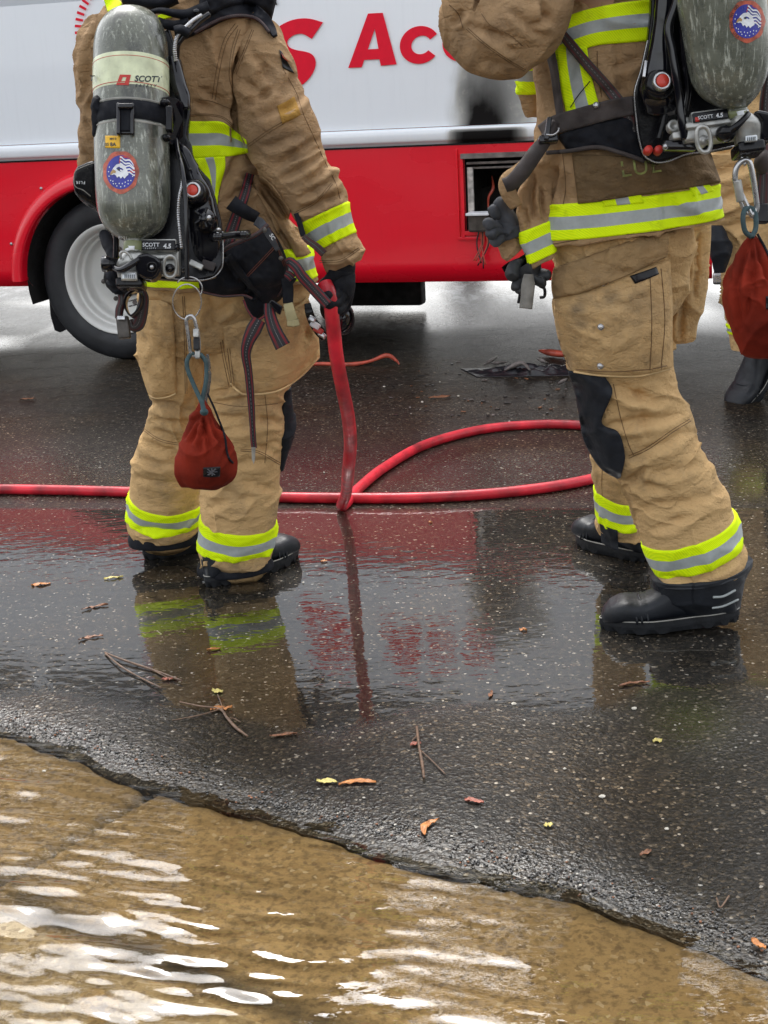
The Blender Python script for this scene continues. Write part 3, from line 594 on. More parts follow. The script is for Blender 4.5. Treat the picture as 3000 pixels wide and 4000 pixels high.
class Loft:
    """surface through elliptical rings; each ring (xl,yl,xr,yr,Y,ratio) is given by where its two sides lie"""
    def __init__(s, rings, nu=120, nv=150, p=1.0, wr=.005, wsc=(6, 6, 13), seed=0, creases=(), flat=0.0, end_taper=True):
        L = np.array([at(r[0], r[1], r[4]) for r in rings]); Rr = np.array([at(r[2], r[3], r[4] + (r[6] if len(r) > 6 else 0)) for r in rings]); q = np.array([r[5] for r in rings])
        D = spline(np.hstack([L, Rr, q[:, None]]), nv); L = D[:, :3]; Rr = D[:, 3:6]; q = D[:, 6]
        C = (L + Rr) / 2; A = (Rr - L) / 2; T = np.gradient(C, axis=0)
        for _ in range(6): T[1:-1] = (T[:-2] + 2 * T[1:-1] + T[2:]) / 4
        T /= np.linalg.norm(T, axis=1)[:, None] + 1e-9
        B = np.cross(A, T); B /= np.linalg.norm(B, axis=1)[:, None] + 1e-9
        B = np.where((B @ np.array([0, 1., 0]))[:, None] < 0, -B, B); B *= (np.linalg.norm(A, axis=1) * q)[:, None]
        a = np.arange(nu) * 2 * math.pi / nu; ca, sa = np.cos(a), np.sin(a); pw = p
        ca = np.sign(ca) * np.abs(ca) ** pw; sa = np.sign(sa) * np.abs(sa) ** pw
        G = C[:, None] + ca[None, :, None] * A[:, None] - sa[None, :, None] * B[:, None]      # u=.25 faces the camera
        s.nu, s.nv = nu, nv; s.C = C; s.T = T; s.k = len(rings)
        N = s.normals(G); P = G.reshape(-1, 3); Nn = N.reshape(-1, 3)
        wp = P * np.array(wsc); wv = fbm(P * 5 + seed, 2)[:, None]
        f1 = fbm(wp + wv * 1.1 + seed * 3.1, 3); rid = 2.2 * (1 - np.abs(vnoise(wp * .8 + wv * 1.6 + 40 + seed))) ** 7 ; rid2 = 2.2 * (1 - np.abs(vnoise(wp * 1.7 + wv * 1.2 + 80 + seed))) ** 6
        d = wr * 1.1 * (.6 * f1 + .7 * rid + .22 * rid2 - .5)
        px, py = proj_v(P); face = (Nn @ FW) < .15
        for c in creases:
            x1, y1, x2, y2, wd, am = c[:6]; dx, dy = x2 - x1, y2 - y1; ll = math.hypot(dx, dy) + 1e-6
            t = ((px - x1) * dx + (py - y1) * dy) / ll ** 2; bow = (c[6] if len(c) > 6 else 0) * 4 * np.clip(t, 0, 1) * (1 - np.clip(t, 0, 1))
            n_ = ((px - x1) * -dy + (py - y1) * dx) / ll + bow + 3 * vnoise(np.stack([t * 5, t * 0, t * 0 + x1], 1))
            tap = np.clip(1 - (2 * np.abs(t - .5)) ** 3, 0, 1) * (np.abs(t - .5) < .5)
            wloc = wd * (.6 + .5 * tap)
            d = d + np.where(face, am * .00145 * tap * (-np.exp(-(n_ / wloc) ** 2) + .65 * np.exp(-((n_ - 1.9 * wloc) / (1.2 * wloc)) ** 2)), 0)
        P = P + Nn * d[:, None]; s.G = P.reshape(nv, nu, 3); s.N = s.normals(s.G)
    def normals(s, G):
        du = np.roll(G, -1, 1) - np.roll(G, 1, 1); dv = np.gradient(G, axis=0); N = np.cross(du, dv); N /= np.linalg.norm(N, axis=2)[:, :, None] + 1e-12
        c = G.mean(1, keepdims=True); sg = np.sign(((G - c) * N).sum(2).mean()); return N * (sg if sg else 1)
    def data(s, caps=True):
        F = grid_faces(s.nu, s.nv, True); V = s.G.reshape(-1, 3)
        if caps:
            n = len(V); V = np.vstack([V, s.G[0].mean(0), s.G[-1].mean(0)]); b = (s.nv - 1) * s.nu
            F += [((i + 1) % s.nu, i, n) for i in range(s.nu)] + [(b + i, b + (i + 1) % s.nu, n + 1) for i in range(s.nu)]
        return V, F
    def vr(s, ring): return ring / (s.k - 1.0)      # ring index -> v
    def band(s, v0, v1, off=.004, rows=9, u0=0, u1=1, tilt=0):
        k0, k1 = v0 * (s.nv - 1), v1 * (s.nv - 1); full = (u1 - u0) >= .999
        nu = s.nu if full else int(s.nu * (u1 - u0)); V = []
        for j in range(rows):
            kk = k0 + (k1 - k0) * j / (rows - 1.0); i = int(min(max(kk, 0), s.nv - 1.001)); f = kk - i
            row = s.G[i] * (1 - f) + s.G[i + 1] * f + (s.N[i] * (1 - f) + s.N[i + 1] * f) * (off if 0 < j < rows - 1 else -.001)
            if full: V.append(row)
            else:
                ii = (np.linspace(u0, u1, nu) * s.nu); lo = np.floor(ii).astype(int); fr = (ii - lo)[:, None]; V.append(row[lo % s.nu] * (1 - fr) + row[(lo + 1) % s.nu] * fr)
        return np.vstack(V), grid_faces(nu, rows, full), nu
def proj_v(P):
    Q = np.asarray(P) - CAM; z = np.maximum(Q @ FW, .1); return 829.5 + FPX * (Q @ RT) / z, 1106 - FPX * (Q @ UP) / z
def trim_band(L, v0, v1, parent, off=.004, name='reflective_trim', rows=21, u0=0, u1=1):
    V, F, nu = L.band(v0, v1, off, rows, u0, u1); per = len(F) // (rows - 1)
    mi = [(1 if .35 < (k // per + .5) / (rows - 1) < .65 else 0) for k in range(len(F))]
    return mesh(name, V, F, [M['lime'], M['silver']], parent, True, None, mi)
class Caster:
    def __init__(s): s.v = []; s.f = []; s.b = None
    def add(s, V, F): k = len(s.v); s.v.extend([tuple(x) for x in V]); s.f.extend([tuple(int(i) + k for i in f) for f in F]); s.b = None; return s
    def cast(s, x, y):
        if s.b is None: s.b = BVHTree.FromPolygons(s.v, s.f)
        h = s.b.ray_cast(Vector(CAM), Vector(unit(ray(x, y))))
        return (np.array(h[0]), np.array(h[1]), h[3]) if h[0] is not None else None
def cast_grid(c, PX, off):
    """PX (nv,nu,2) pixels -> (nv,nu,3) world points lying off metres above the surface; misses take the nearest hit's distance"""
    nv, nu = PX.shape[:2]; D = np.full((nv, nu), np.nan)
    for j in range(nv):
        for i in range(nu):
            h = c.cast(*PX[j, i])
            if h is not None: D[j, i] = h[2]
    md = np.nanmedian(D) if np.isfinite(D).any() else 3.5; D[np.abs(D - md) > .22] = np.nan
    for _ in range(max(nu, nv)):
        m = np.isnan(D)
        if not m.any(): break
        E = np.full((nv + 2, nu + 2), np.nan); E[1:-1, 1:-1] = D; st = np.stack([E[:-2, 1:-1], E[2:, 1:-1], E[1:-1, :-2], E[1:-1, 2:]])
        cnt = (~np.isnan(st)).sum(0); sm = np.nansum(st, 0); D = np.where(m & (cnt > 0), sm / np.maximum(cnt, 1), D)
    for _ in range(2): D[1:-1, 1:-1] = (D[1:-1, 1:-1] * 2 + D[:-2, 1:-1] + D[2:, 1:-1] + D[1:-1, :-2] + D[1:-1, 2:]) / 6
    O = np.zeros((nv, nu, 3))
    for j in range(nv):
        for i in range(nu): O[j, i] = CAM + unit(ray(*PX[j, i])) * (D[j, i] - (off if np.isscalar(off) else off[j, i]))
    return O
def closed_grid(G, back):
    """solid sheet: front grid, back grid pushed away along the view, rim"""
    nv, nu = G.shape[:2]; n = nu * nv; Fr = G.reshape(-1, 3); Bk = (G + back).reshape(-1, 3)
    F = grid_faces(nu, nv) + [tuple(q + n for q in f[::-1]) for f in grid_faces(nu, nv)]
    bd = [i for i in range(nu)] + [j * nu + nu - 1 for j in range(1, nv)] + [(nv - 1) * nu + i for i in range(nu - 2, -1, -1)] + [j * nu for j in range(nv - 2, 0, -1)]
    m = len(bd); F += [(bd[k], bd[k] + n, bd[(k + 1) % m] + n, bd[(k + 1) % m]) for k in range(m)]
    return np.vstack([Fr, Bk]), F
def patch(name, c, top, bot, mat, parent, off=.004, thick=.006, nu=24, nv=14, puff=0.0, stripes=False, mid=None, wr=0.0, ppow=.5):
    A = spline(np.array(top, float), nu); B = spline(np.array(bot, float), nu); t = np.linspace(0, 1, nv)[:, None, None]
    PX = A[None] * (1 - t) + B[None] * t
    if mid is not None: PX = PX + (spline(np.array(mid, float), nu) - (A + B) / 2)[None] * (4 * t * (1 - t))
    a = np.sin(np.linspace(0, math.pi, nu)); b = np.sin(np.linspace(0, math.pi, nv)); O = off + puff * np.outer(b, a) ** ppow
    if wr: O = O + wr * fbm(np.stack([PX[..., 0].ravel() / 14, PX[..., 1].ravel() / 14, np.zeros(nu * nv)], 1), 3).reshape(nv, nu)
    G = cast_grid(c, PX, O); V, F = closed_grid(G, FW * thick)
    uv = np.stack(np.meshgrid(np.linspace(0, 1, nu), np.linspace(0, 1, nv)), -1).reshape(-1, 2); uv = np.vstack([uv, uv])
    if stripes:
        per = nu - 1; nf = per * (nv - 1); mi = [(1 if k < nf and .34 < (k // per + .5) / (nv - 1) < .66 else 0) for k in range(len(F))]
        return mesh(name, V, F, [M['lime'], M['silver']], parent, True, uv, mi)
    return mesh(name, V, F, M[mat], parent, True, uv)
def cline(name, c, pts, r, mat, parent, off=.001, n=40):
    P = spline(np.array(pts, float), n); G = cast_grid(c, P[None], off)[0]
    return tube(name, G, r, M[mat], parent, 6)
def seams(c, lines, parent, mat='stitch', r=.0009, off=.0006, name='seam'):
    if 1 < len(lines) <= 4:
        for l_ in lines: seams(c, [l_], parent, mat, r, off, name)
        return
    mb = MB()
    for pts, dbl in lines:
        P = spline(np.array(pts, float), 36)
        for o_ in ((0, dbl) if dbl else (0,)):
            T = np.gradient(P, axis=0); T /= np.linalg.norm(T, axis=1)[:, None] + 1e-9; Q = P + np.stack([-T[:, 1], T[:, 0]], 1) * o_
            G = cast_grid(c, Q[None], off)[0]; V, F, _ = tube_data(G, r, 5); mb.add(V, F)
    return mb.build(name, M[mat], parent)
def ribbon(name, pts, width, mat, parent=None, thick=.003, n=50, caster=None, off=.006, nw=9, twist=0.0, origin=None, curl=0.0):
    """pts: (x,y,Y) or (x,y) when cast on a surface; width in pixels (number or list)"""
    P = spline(np.array([p[:2] for p in pts], float), n); wd = np.interp(np.linspace(0, 1, n), np.linspace(0, 1, len(width)), width) if hasattr(width, '__len__') else np.full(n, width)
    T = np.gradient(P, axis=0); T /= np.linalg.norm(T, axis=1)[:, None] + 1e-9; Nn = np.stack([-T[:, 1], T[:, 0]], 1)
    t = np.linspace(-.5, .5, nw); PX = P[:, None] + Nn[:, None] * (t[None, :, None] * wd[:, None, None])
    if caster: G = cast_grid(caster, PX, off)
    else:
        Y = spline(np.array([[p[2]] for p in pts], float), n)[:, 0]; G = np.array([[at(PX[j, i, 0], PX[j, i, 1], Y[j] + curl * (t[i] * 2) ** 2 + twist * t[i] * math.sin(j / n * 6)) for i in range(nw)] for j in range(n)])
    V, F = closed_grid(G, FW * thick); uv = np.stack(np.meshgrid(np.linspace(0, 1, nw), np.linspace(0, 1, n)), -1).reshape(-1, 2)
    return mesh(name, V, F, M[mat], parent, True, np.vstack([uv, uv]), None, origin)
def poly_solid(name, pts, Y, depth, mat, parent, bev=2.0, dy=None):
    """flat plate of real thickness standing at distance Y, outline given by pixels, edges rounded"""
    P = np.array([at(p[0], p[1], p[2] if len(p) > 2 else Y) for p in pts])
    V, F = prism_data(P, FW * depth); o = mesh(name, V, F, M[mat], parent, False)
    md = o.modifiers.new('bevel', 'BEVEL'); md.width = bev * .001; md.segments = 3; md.limit_method = 'ANGLE'; md.angle_limit = R(30)
    md2 = o.modifiers.new('wn', 'WEIGHTED_NORMAL'); o.data.polygons.foreach_set('use_smooth', np.ones(len(o.data.polygons), bool)); return o
def px2m(Y): return (Y * math.cos(TH)) / FPX
def ball(name, x, y, Y, rx, ry, rz, mat, parent, tilt=0):
    c = at(x, y, Y); k = np.linalg.norm(c - CAM) / FPX; ct, st_ = math.cos(tilt), math.sin(tilt); ax = np.array([RT * ct - UP * st_, -FW, UP * ct + RT * st_])
    V, F = ellips_data(c, ax, (rx * k, ry, rz * k), 28, 16); return mesh(name, V, F, M[mat], parent)
def disc(name, x, y, Y, r, depth, mat, parent, axis=None, prof=None, n=32):
    c = at(x, y, Y); k = np.linalg.norm(c - CAM) / FPX; ax = unit(axis) if axis is not None else FW
    prof = prof or [(0, 0), (.8, 0), (1, .25), (1, 1)]
    V, F = lathe_data([(a * r * k, b * depth) for a, b in prof], c, ax, n); return mesh(name, V, F, M[mat], parent)
def pxbox(name, x, y, Y, hx, hy, hz, mat, parent, tilt=0, bev=.002, yaw=0):
    """box facing the viewer; hx, hz half sizes in pixels, hy half depth in metres, tilt clockwise"""
    c = at(x, y, Y); k = np.linalg.norm(c - CAM) / FPX; ct, st_ = math.cos(tilt), math.sin(tilt); Rr = RT * ct - UP * st_; U_ = UP * ct + RT * st_; F_ = FW
    Rr, F_ = Rr * math.cos(yaw) + F_ * math.sin(yaw), F_ * math.cos(yaw) - Rr * math.sin(yaw)
    V, F = box_data(c, [Rr, F_, U_], hx * k, hy, hz * k, bev); return mesh(name, V, F, M[mat], parent, True)
def text_mesh(name, body, x, y, Y, size_px, mat, parent, tilt=0, shear=0, bold=0.0, wrap=None, spacing=1.0, depth=.0008, flip=False):
    cu = bpy.data.curves.new(name, 'FONT'); cu.body = body; cu.size = 1; cu.align_x = 'CENTER'; cu.align_y = 'CENTER'; cu.shear = shear; cu.offset = bold; cu.space_character = spacing; cu.resolution_u = 3
    o = bpy.data.objects.new(name, cu); dg = bpy.context.evaluated_depsgraph_get(); S.collection.objects.link(o); bpy.context.view_layer.update(); dg = bpy.context.evaluated_depsgraph_get()
    me = bpy.data.meshes.new_from_object(o.evaluated_get(dg)); bpy.data.objects.remove(o)
    V = np.array([v.co[:] for v in me.vertices]); F = [tuple(p.vertices) for p in me.polygons]; bpy.data.meshes.remove(me)
    ct, st_ = math.cos(tilt), math.sin(tilt); X = V[:, 0] * size_px; Yy = V[:, 1] * size_px * (-1 if not flip else 1)
    if flip: X = -X
    PX = np.stack([x + X * ct - Yy * st_, y + X * st_ + Yy * ct], 1)
    if wrap is None: W = np.array([at(a, b, Y) for a, b in PX])
    else: W = cast_grid(wrap, PX[None], depth)[0]
    return mesh(name, W, F, M[mat], parent, False)
def cast_polys(name, c, polys, mat, parent, off=.0012, mats=None, sub=1):
    mb = MB()
    for k, pl in enumerate(polys):
        P = np.array(pl, float); G = cast_grid(c, P[None], off)[0]; mb.add(G, [tuple(range(len(G)))], 0)
    return mb.build(name, M[mat], parent, False)
# ---------------------------------------------------------------- boots, gloves, bodies
def make_boot(parent, heel, direction, pitch=0.0, length=.315, tilt_shaft=0.0, stripes=False, wk=1.0, shaft=.10, pivot=.27):
    d = unit([direction[0], direction[1], 0]); u = np.array([0, 0, 1.]); side = np.cross(u, d)
    # pitch raises the heel about the ball of the foot
    cp, sp = math.cos(pitch), math.sin(pitch); heel = np.asarray(heel, float)
    def W(x, y, z):
        x = np.asarray(x, float); z = np.asarray(z, float); xr = (x - pivot); X = pivot + xr * cp + z * sp; Z = z * cp - xr * sp; return heel + np.multiply.outer(X, d) + np.multiply.outer(np.asarray(y, float) + 0 * X, side) + np.multiply.outer(Z, u)
    k = length / .315
    fx = np.array([-.012, 0, .03, .08, .13, .18, .22, .26, .29, .31, .318]) * k
    hw = np.array([.012, .034, .043, .040, .042, .050, .053, .052, .044, .028, .010]); hw = hw * wk; ht = np.array([.085, .115, .135, .14, .125, .098, .082, .084, .074, .060, .042])
    D = spline(np.stack([fx, hw, ht], 1), 60); nu = 34; V = []
    for x, w_, h in D:
        cap = 1.0
        if .215 * k < x < .30 * k: cap = 1.035 + .012 * math.sin((x - .215 * k) / k * 420) * (x < .25 * k)
        a = np.linspace(0, 2 * math.pi, nu, endpoint=False); c_, s_ = np.cos(a), np.sin(a)
        yy = np.sign(c_) * np.abs(c_) ** .72 * w_ * cap; zz = .024 + (h - .024) * cap * (.5 + .5 * np.sign(s_) * np.abs(s_) ** .8) * 1.0
        V.append(W(np.full(nu, x), yy, zz))
    V = np.vstack(V); n0 = len(V); F = grid_faces(nu, 60, True) + [tuple(range(nu)), tuple(range(59 * nu, 60 * nu))[::-1]]
    mb = MB(); wr = fbm(V * 38, 3)[:, None] * .0016; mb.add(V + wr * u, F)
    zs = np.linspace(.07, shaft, 18); SV = []
    for j, z in enumerate(zs):
        a = np.linspace(0, 2 * math.pi, nu, endpoint=False); rr = .052 + .014 * (z - .07) / .2; SV.append(W(.045 * k + rr * 1.12 * np.cos(a) + tilt_shaft * (z - .07), rr * np.sin(a), np.full(nu, z)))
    SV = np.vstack(SV); mb.add(SV + fbm(SV * 30, 3)[:, None] * .002 * d, grid_faces(nu, 18, True))
    b = mb.build('boot', M['boot'], parent)
    # sole with lugs, pale welt line
    a = np.linspace(0, 2 * math.pi, 72, endpoint=False); xm = .153 * k; ox = xm + np.cos(a) * .170 * k; wf = np.interp(ox / k, [-.02, .03, .1, .2, .27, .32], [.040, .046, .042, .056, .055, .03]); oy = np.sin(a) * wf * 1.06 * wk
    def loop(z, sc=1.0, lug=0): 
        l = np.where((np.arange(72) % 4) < 2, 0, lug) + np.where((ox > .085 * k) & (ox < .125 * k), lug * .9, 0); return W(xm + (ox - xm) * sc, oy * sc, np.full(72, z) + l)
    Ls = [loop(.034, .97), loop(.034, 1.0), loop(.020, 1.01), loop(.014, 1.0), loop(.0005, .985, .012), loop(.001, .9)]
    SVv = np.vstack(Ls); F = grid_faces(72, 6, True) + [tuple(range(72)), tuple(range(360, 432))[::-1]]
    mesh('sole', SVv, F, M['sole'], b, False)
    wl = W(xm + (ox - xm) * 1.0, oy * 1.005, np.full(72, .0345)); tube('welt', wl, .0017, M['welt'], b, 6, None, True)
    # toe cap ridges and pull stripes
    for x0, hh in ((.225, .083), (.240, .079), (.252, .077)):
        i = np.linspace(0, math.pi, 22); w0 = np.interp(x0, [.2, .26], [.0535, .0545]); P = W(np.full(22, x0 * k) - .016 * np.cos(i) ** 2, np.cos(i) * w0 * wk, .03 + (hh - .028) * np.sin(i) ** .8); tube('toe_ridge', P, .0032, M['boot'], b, 6)
    if stripes:
        for z0 in (.085, .105, .125):
            P = W(np.array([-.006, .005, .03, .055]), np.array([.030, .040, .0475, .049]) * stripes, np.array([z0, z0 - .001, z0 - .004, z0 - .008])); tube('reflective_stripe', P, [.002, .004, .004, .001], M['silver'], b, 6, 20)
    return b
def skin_obj(name, chains, mat, parent, root=0, sub=2, wr=0.0):
    """chains: list of lists of ((x,y,z), radius); chains whose first point equals an existing point share it"""
    V = []; E = []; Rd = []; key = {}
    for ch in chains:
        prev = None
        for p, r in ch:
            kx = tuple(np.round(p, 5)); 
            if kx not in key: key[kx] = len(V); V.append(p); Rd.append(r)
            i = key[kx]
            if prev is not None and prev != i: E.append((prev, i))
            prev = i
    base = BASE[parent.name]; me = bpy.data.meshes.new(name); me.from_pydata((np.array(V) - base).tolist(), E, []); me.materials.append(mat)
    o = bpy.data.objects.new(name, me); S.collection.objects.link(o); o.parent = parent; BASE[o.name] = base
    sk = o.modifiers.new('skin', 'SKIN'); 
    lay = me.skin_vertices[0] if len(me.skin_vertices) else None
    if lay is None:
        bm = bmesh.new(); bm.from_mesh(me); bm.verts.layers.skin.verify(); bm.to_mesh(me); bm.free(); lay = me.skin_vertices[0]
    for i, r in enumerate(Rd): lay.data[i].radius = (r, r) if np.isscalar(r) else r
    lay.data[root].use_root = True; sk.use_smooth_shade = True; sk.branch_smoothing = .4
    ss = o.modifiers.new('sub', 'SUBSURF'); ss.levels = sub; ss.render_levels = sub
    dg = bpy.context.evaluated_depsgraph_get(); bpy.context.view_layer.update(); dg = bpy.context.evaluated_depsgraph_get()
    m2 = bpy.data.meshes.new_from_object(o.evaluated_get(dg)); m2.name = name; bpy.data.objects.remove(o); 
    n = len(m2.vertices); co = np.zeros(n * 3); m2.vertices.foreach_get('co', co); co = co.reshape(-1, 3)
    if wr: co += wr * np.stack([fbm(co * 45 + 7 * k, 3) for k in range(3)], 1)
    m2.vertices.foreach_set('co', co.ravel()); m2.materials.clear(); m2.materials.append(mat); m2.polygons.foreach_set('use_smooth', np.ones(len(m2.polygons), bool)); m2.update()
    o = bpy.data.objects.new(name, m2); S.collection.objects.link(o); o.parent = parent; BASE[o.name] = base
    return o
def glove(name, wrist, palm, fingers, thumb, mat, parent, sc=1.0, wr=.0012):
    """wrist, palm: 3d points; fingers: lists of 3d joints; thumb likewise"""
    wrist = np.array(wrist); palm = np.array(palm); ch = [[(tuple(wrist), .036 * sc), (tuple(wrist * .5 + palm * .5), .036 * sc), (tuple(palm), .034 * sc)]]
    for k, f in enumerate(fingers):
        ch.append([(tuple(palm), .034 * sc)] + [(tuple(np.array(p)), (.0145 - .001 * i) * sc) for i, p in enumerate(f)])
    mid = tuple(wrist * .5 + palm * .5); ch.append([(mid, .036 * sc)] + [(tuple(np.array(p)), (.017 - .001 * i) * sc) for i, p in enumerate(thumb)])
    return skin_obj(name, ch, M[mat], parent, 0, 2, wr)
# ---------------------------------------------------------------- left firefighter
def tfaces(mbs): pass
def garment(name, lofts, mat, parent, caps=True):
    mb = MB(); cs = Caster()
    for L in lofts: V, F = L.data(caps); mb.add(V, F); cs.add(V, F)
    return mb.build(name, M[mat], parent), cs
root1 = thing('person', 'firefighter in brown coat and tan trousers seen from behind, holding the red hose', 'person', gnd(440, 1245))
def body(parent, head, neck, chest, pelvis, sh, el, ha, hip, kn, an):
    ch = [[(pelvis, .10), (tuple(np.array(pelvis) * .5 + np.array(chest) * .5), .085), (chest, .09), (neck, .05), (tuple(np.array(neck) * .4 + np.array(head) * .6), .075), (head, .088), (tuple(np.array(head) + [0, 0, .075]), .06)]]
    for k in (0, 1):
        ch.append([(chest, .09), (sh[k], .05), (el[k], .038), (ha[k], .026)]); ch.append([(pelvis, .10), (hip[k], .07), (kn[k], .05), (an[k], .036)])
    return skin_obj('body', [[(tuple(map(float, p)), r) for p, r in c] for c in ch], M['skin'], parent, 0, 2)
b1 = [at(400, -175, 3.62), at(400, -60, 3.62), at(395, 120, 3.6), at(470, 590, 3.64)]
body(root1, *b1, (at(240, 70, 3.62), at(555, 90, 3.6)), (at(235, 340, 3.62), at(615, 330, 3.55)), (at(260, 430, 3.85), at(735, 560, 3.46)), (at(385, 640, 3.66), at(550, 640, 3.66)), (at(370, 900, 3.8), at(530, 890, 3.7)), (at(352, 1140, 3.97), at(512, 1180, 3.76)))
TY = 3.60
torso1 = Loft([(320, -60, 470, -60, TY, .8), (245, 5, 545, 25, TY, .6), (205, 70, 588, 80, TY, .55), (200, 150, 585, 150, TY, .58), (212, 240, 560, 240, TY, .6), (225, 330, 560, 330, TY, .6), (238, 420, 585, 415, TY, .6), (262, 500, 640, 490, TY, .58), (278, 556, 668, 527, TY, .56), (290, 613, 683, 598, TY, .55), (293, 617, 680, 601, TY, .52)],
    200, 260, wr=.006, wsc=(6, 6, 9), seed=1, creases=[(520, 90, 505, 330, 9, 22), (430, 190, 500, 235, 10, 9), (415, 215, 515, 262, 9, 12), (460, 225, 518, 250, 7, 9), (520, 330, 470, 420, 9, 10), (540, 380, 600, 470, 8, 13), (560, 400, 640, 520, 9, 12), (600, 420, 655, 500, 8, 10), (500, 370, 560, 400, 7, 8), (480, 440, 540, 400, 9, 8), (590, 470, 640, 560, 8, 12), (512, 120, 500, 210, 8, 8), (470, 40, 490, 200, 7, 6), (545, 455, 600, 520, 10, 9)])
rs1 = Loft([(535, 38, 560, 26, 3.56, .9), (518, 80, 603, 62, 3.555, .95), (507, 150, 630, 130, 3.545, .95), (510, 225, 652, 205, 3.53, .95), (524, 300, 686, 265, 3.51, .95), (552, 360, 700, 322, 3.50, .95), (585, 408, 722, 372, 3.48, .92), (615, 447, 740, 412, 3.47, .92), (644, 487, 748, 436, 3.465, .92), (692, 543, 767, 504, 3.455, .92), (695, 560, 778, 522, 3.45, 1.0), (700, 578, 784, 545, 3.45, 1.0), (706, 587, 780, 560, 3.45, .95), (712, 582, 775, 557, 3.45, .8)],
    150, 260, wr=.0055, wsc=(7, 7, 10), seed=5, creases=[(540, 100, 600, 200, 9, 8), (520, 170, 580, 215, 9, 9), (530, 230, 600, 190, 10, 8), (600, 250, 655, 205, 8, 7), (560, 320, 660, 290, 10, 9), (590, 360, 690, 300, 9, 10), (600, 390, 700, 330, 8, 9), (620, 350, 694, 318, 6, 10), (640, 430, 730, 385, 9, 10), (640, 455, 740, 420, 8, 12), (575, 130, 560, 190, 8, 7), (640, 160, 600, 220, 10, 6), (660, 400, 725, 340, 8, 9), (700, 560, 776, 540, 6, 9), (545, 260, 640, 225, 10, 6)])
ls1 = Loft([(238, 5, 300, 12, 3.62, .9), (186, 50, 312, 60, 3.62, .95), (165, 115, 300, 120, 3.62, .95), (167, 210, 300, 215, 3.63, .95), (171, 300, 296, 305, 3.65, .95), (180, 365, 292, 372, 3.70, .95), (195, 410, 290, 420, 3.76, .95), (212, 435, 288, 440, 3.84, .9)], 100, 120, wr=.006, seed=9,
    creases=[(175, 260, 215, 330, 8, 9), (178, 320, 210, 380, 7, 10), (200, 60, 185, 200, 8, 9), (215, 30, 205, 180, 7, 8), (180, 220, 215, 250, 8, 7)])
jk1, jc1 = garment('jacket', [torso1, rs1, ls1], 'jacket', root1)
# hood / collar lump under the straps
trim_band(rs1, rs1.vr(8), rs1.vr(9), jk1, .004)
trim_band(torso1, torso1.vr(8), torso1.vr(9), jk1, .004)
patch('reflective_trim', jc1, [(394, 262), (440, 262), (478, 263), (504, 280), (532, 303)], [(404, 341), (450, 340), (495, 337), (536, 330)], 'lime', jk1, .004, .006, 36, 16, stripes=True)
patch('reflective_trim', jc1, [(418, 342), (432, 365), (445, 392), (452, 420), (456, 440)], [(486, 338), (486, 362), (478, 392), (471, 420), (470, 441)], 'lime', jk1, .0045, .006, 24, 12, stripes=True)
patch('reflective_trim', jc1, [(224, 0), (238, -10), (262, 4)], [(233, 26), (246, 22), (262, 18)], 'lime', jk1, .006, .006, 10, 8)
patch('reflective_trim', jc1, [(340, 34), (350, 30), (372, 22)], [(345, 42), (355, 40), (378, 34)], 'lime', jk1, .016, .006, 10, 8)
patch('sleeve_patch', jc1, [(598, 229), (618, 219), (636, 208)], [(610, 267), (632, 257), (650, 247)], 'cuffpatch', jk1, .003, .004, 16, 12)
sh_ = patch('shoulder_emblem', jc1, [(603, 107), (609, 112), (613, 121)], [(611, 146), (622, 152), (636, 158)], 'black', jk1, .004, .004, 10, 12)
patch('emblem_flame', jc1, [(607, 113), (612, 120), (617, 126)], [(611, 124), (618, 130), (625, 134)], 'orange', sh_, .0075, .002, 8, 6)
seams(jc1, [([(514, 55), (490, 90), (475, 150), (465, 215)], 7), ([(519, 64), (505, 110), (500, 160), (506, 190)], 5), ([(430, 215), (460, 220), (510, 240)], 0), ([(536, 312), (575, 284), (612, 262)], 5), ([(612, 150), (640, 200), (655, 245), (680, 300), (700, 345), (725, 395), (735, 430)], 0), ([(640, 457), (680, 435), (716, 395)], 4),
            ([(690, 563), (735, 560), (775, 535)], 4), ([(402, 250), (440, 246), (480, 252), (505, 270)], 3), ([(548, 65), (530, 110), (510, 160)], 4), ([(486, 338), (478, 392), (471, 440), (474, 460)], 3)], jk1)
# flap edges on the coat's side
patch('pocket_flap', jc1, [(540, 383), (560, 378), (590, 400)], [(600, 505), (620, 480), (628, 455)], 'jacket', jk1, .008, .006, 16, 22, puff=.010, wr=.002)
patch('pocket', jc1, [(548, 395), (562, 392), (575, 398)], [(640, 555), (660, 552), (672, 545)], 'jacket', jk1, .012, .012, 14, 30, puff=.012, wr=.003)
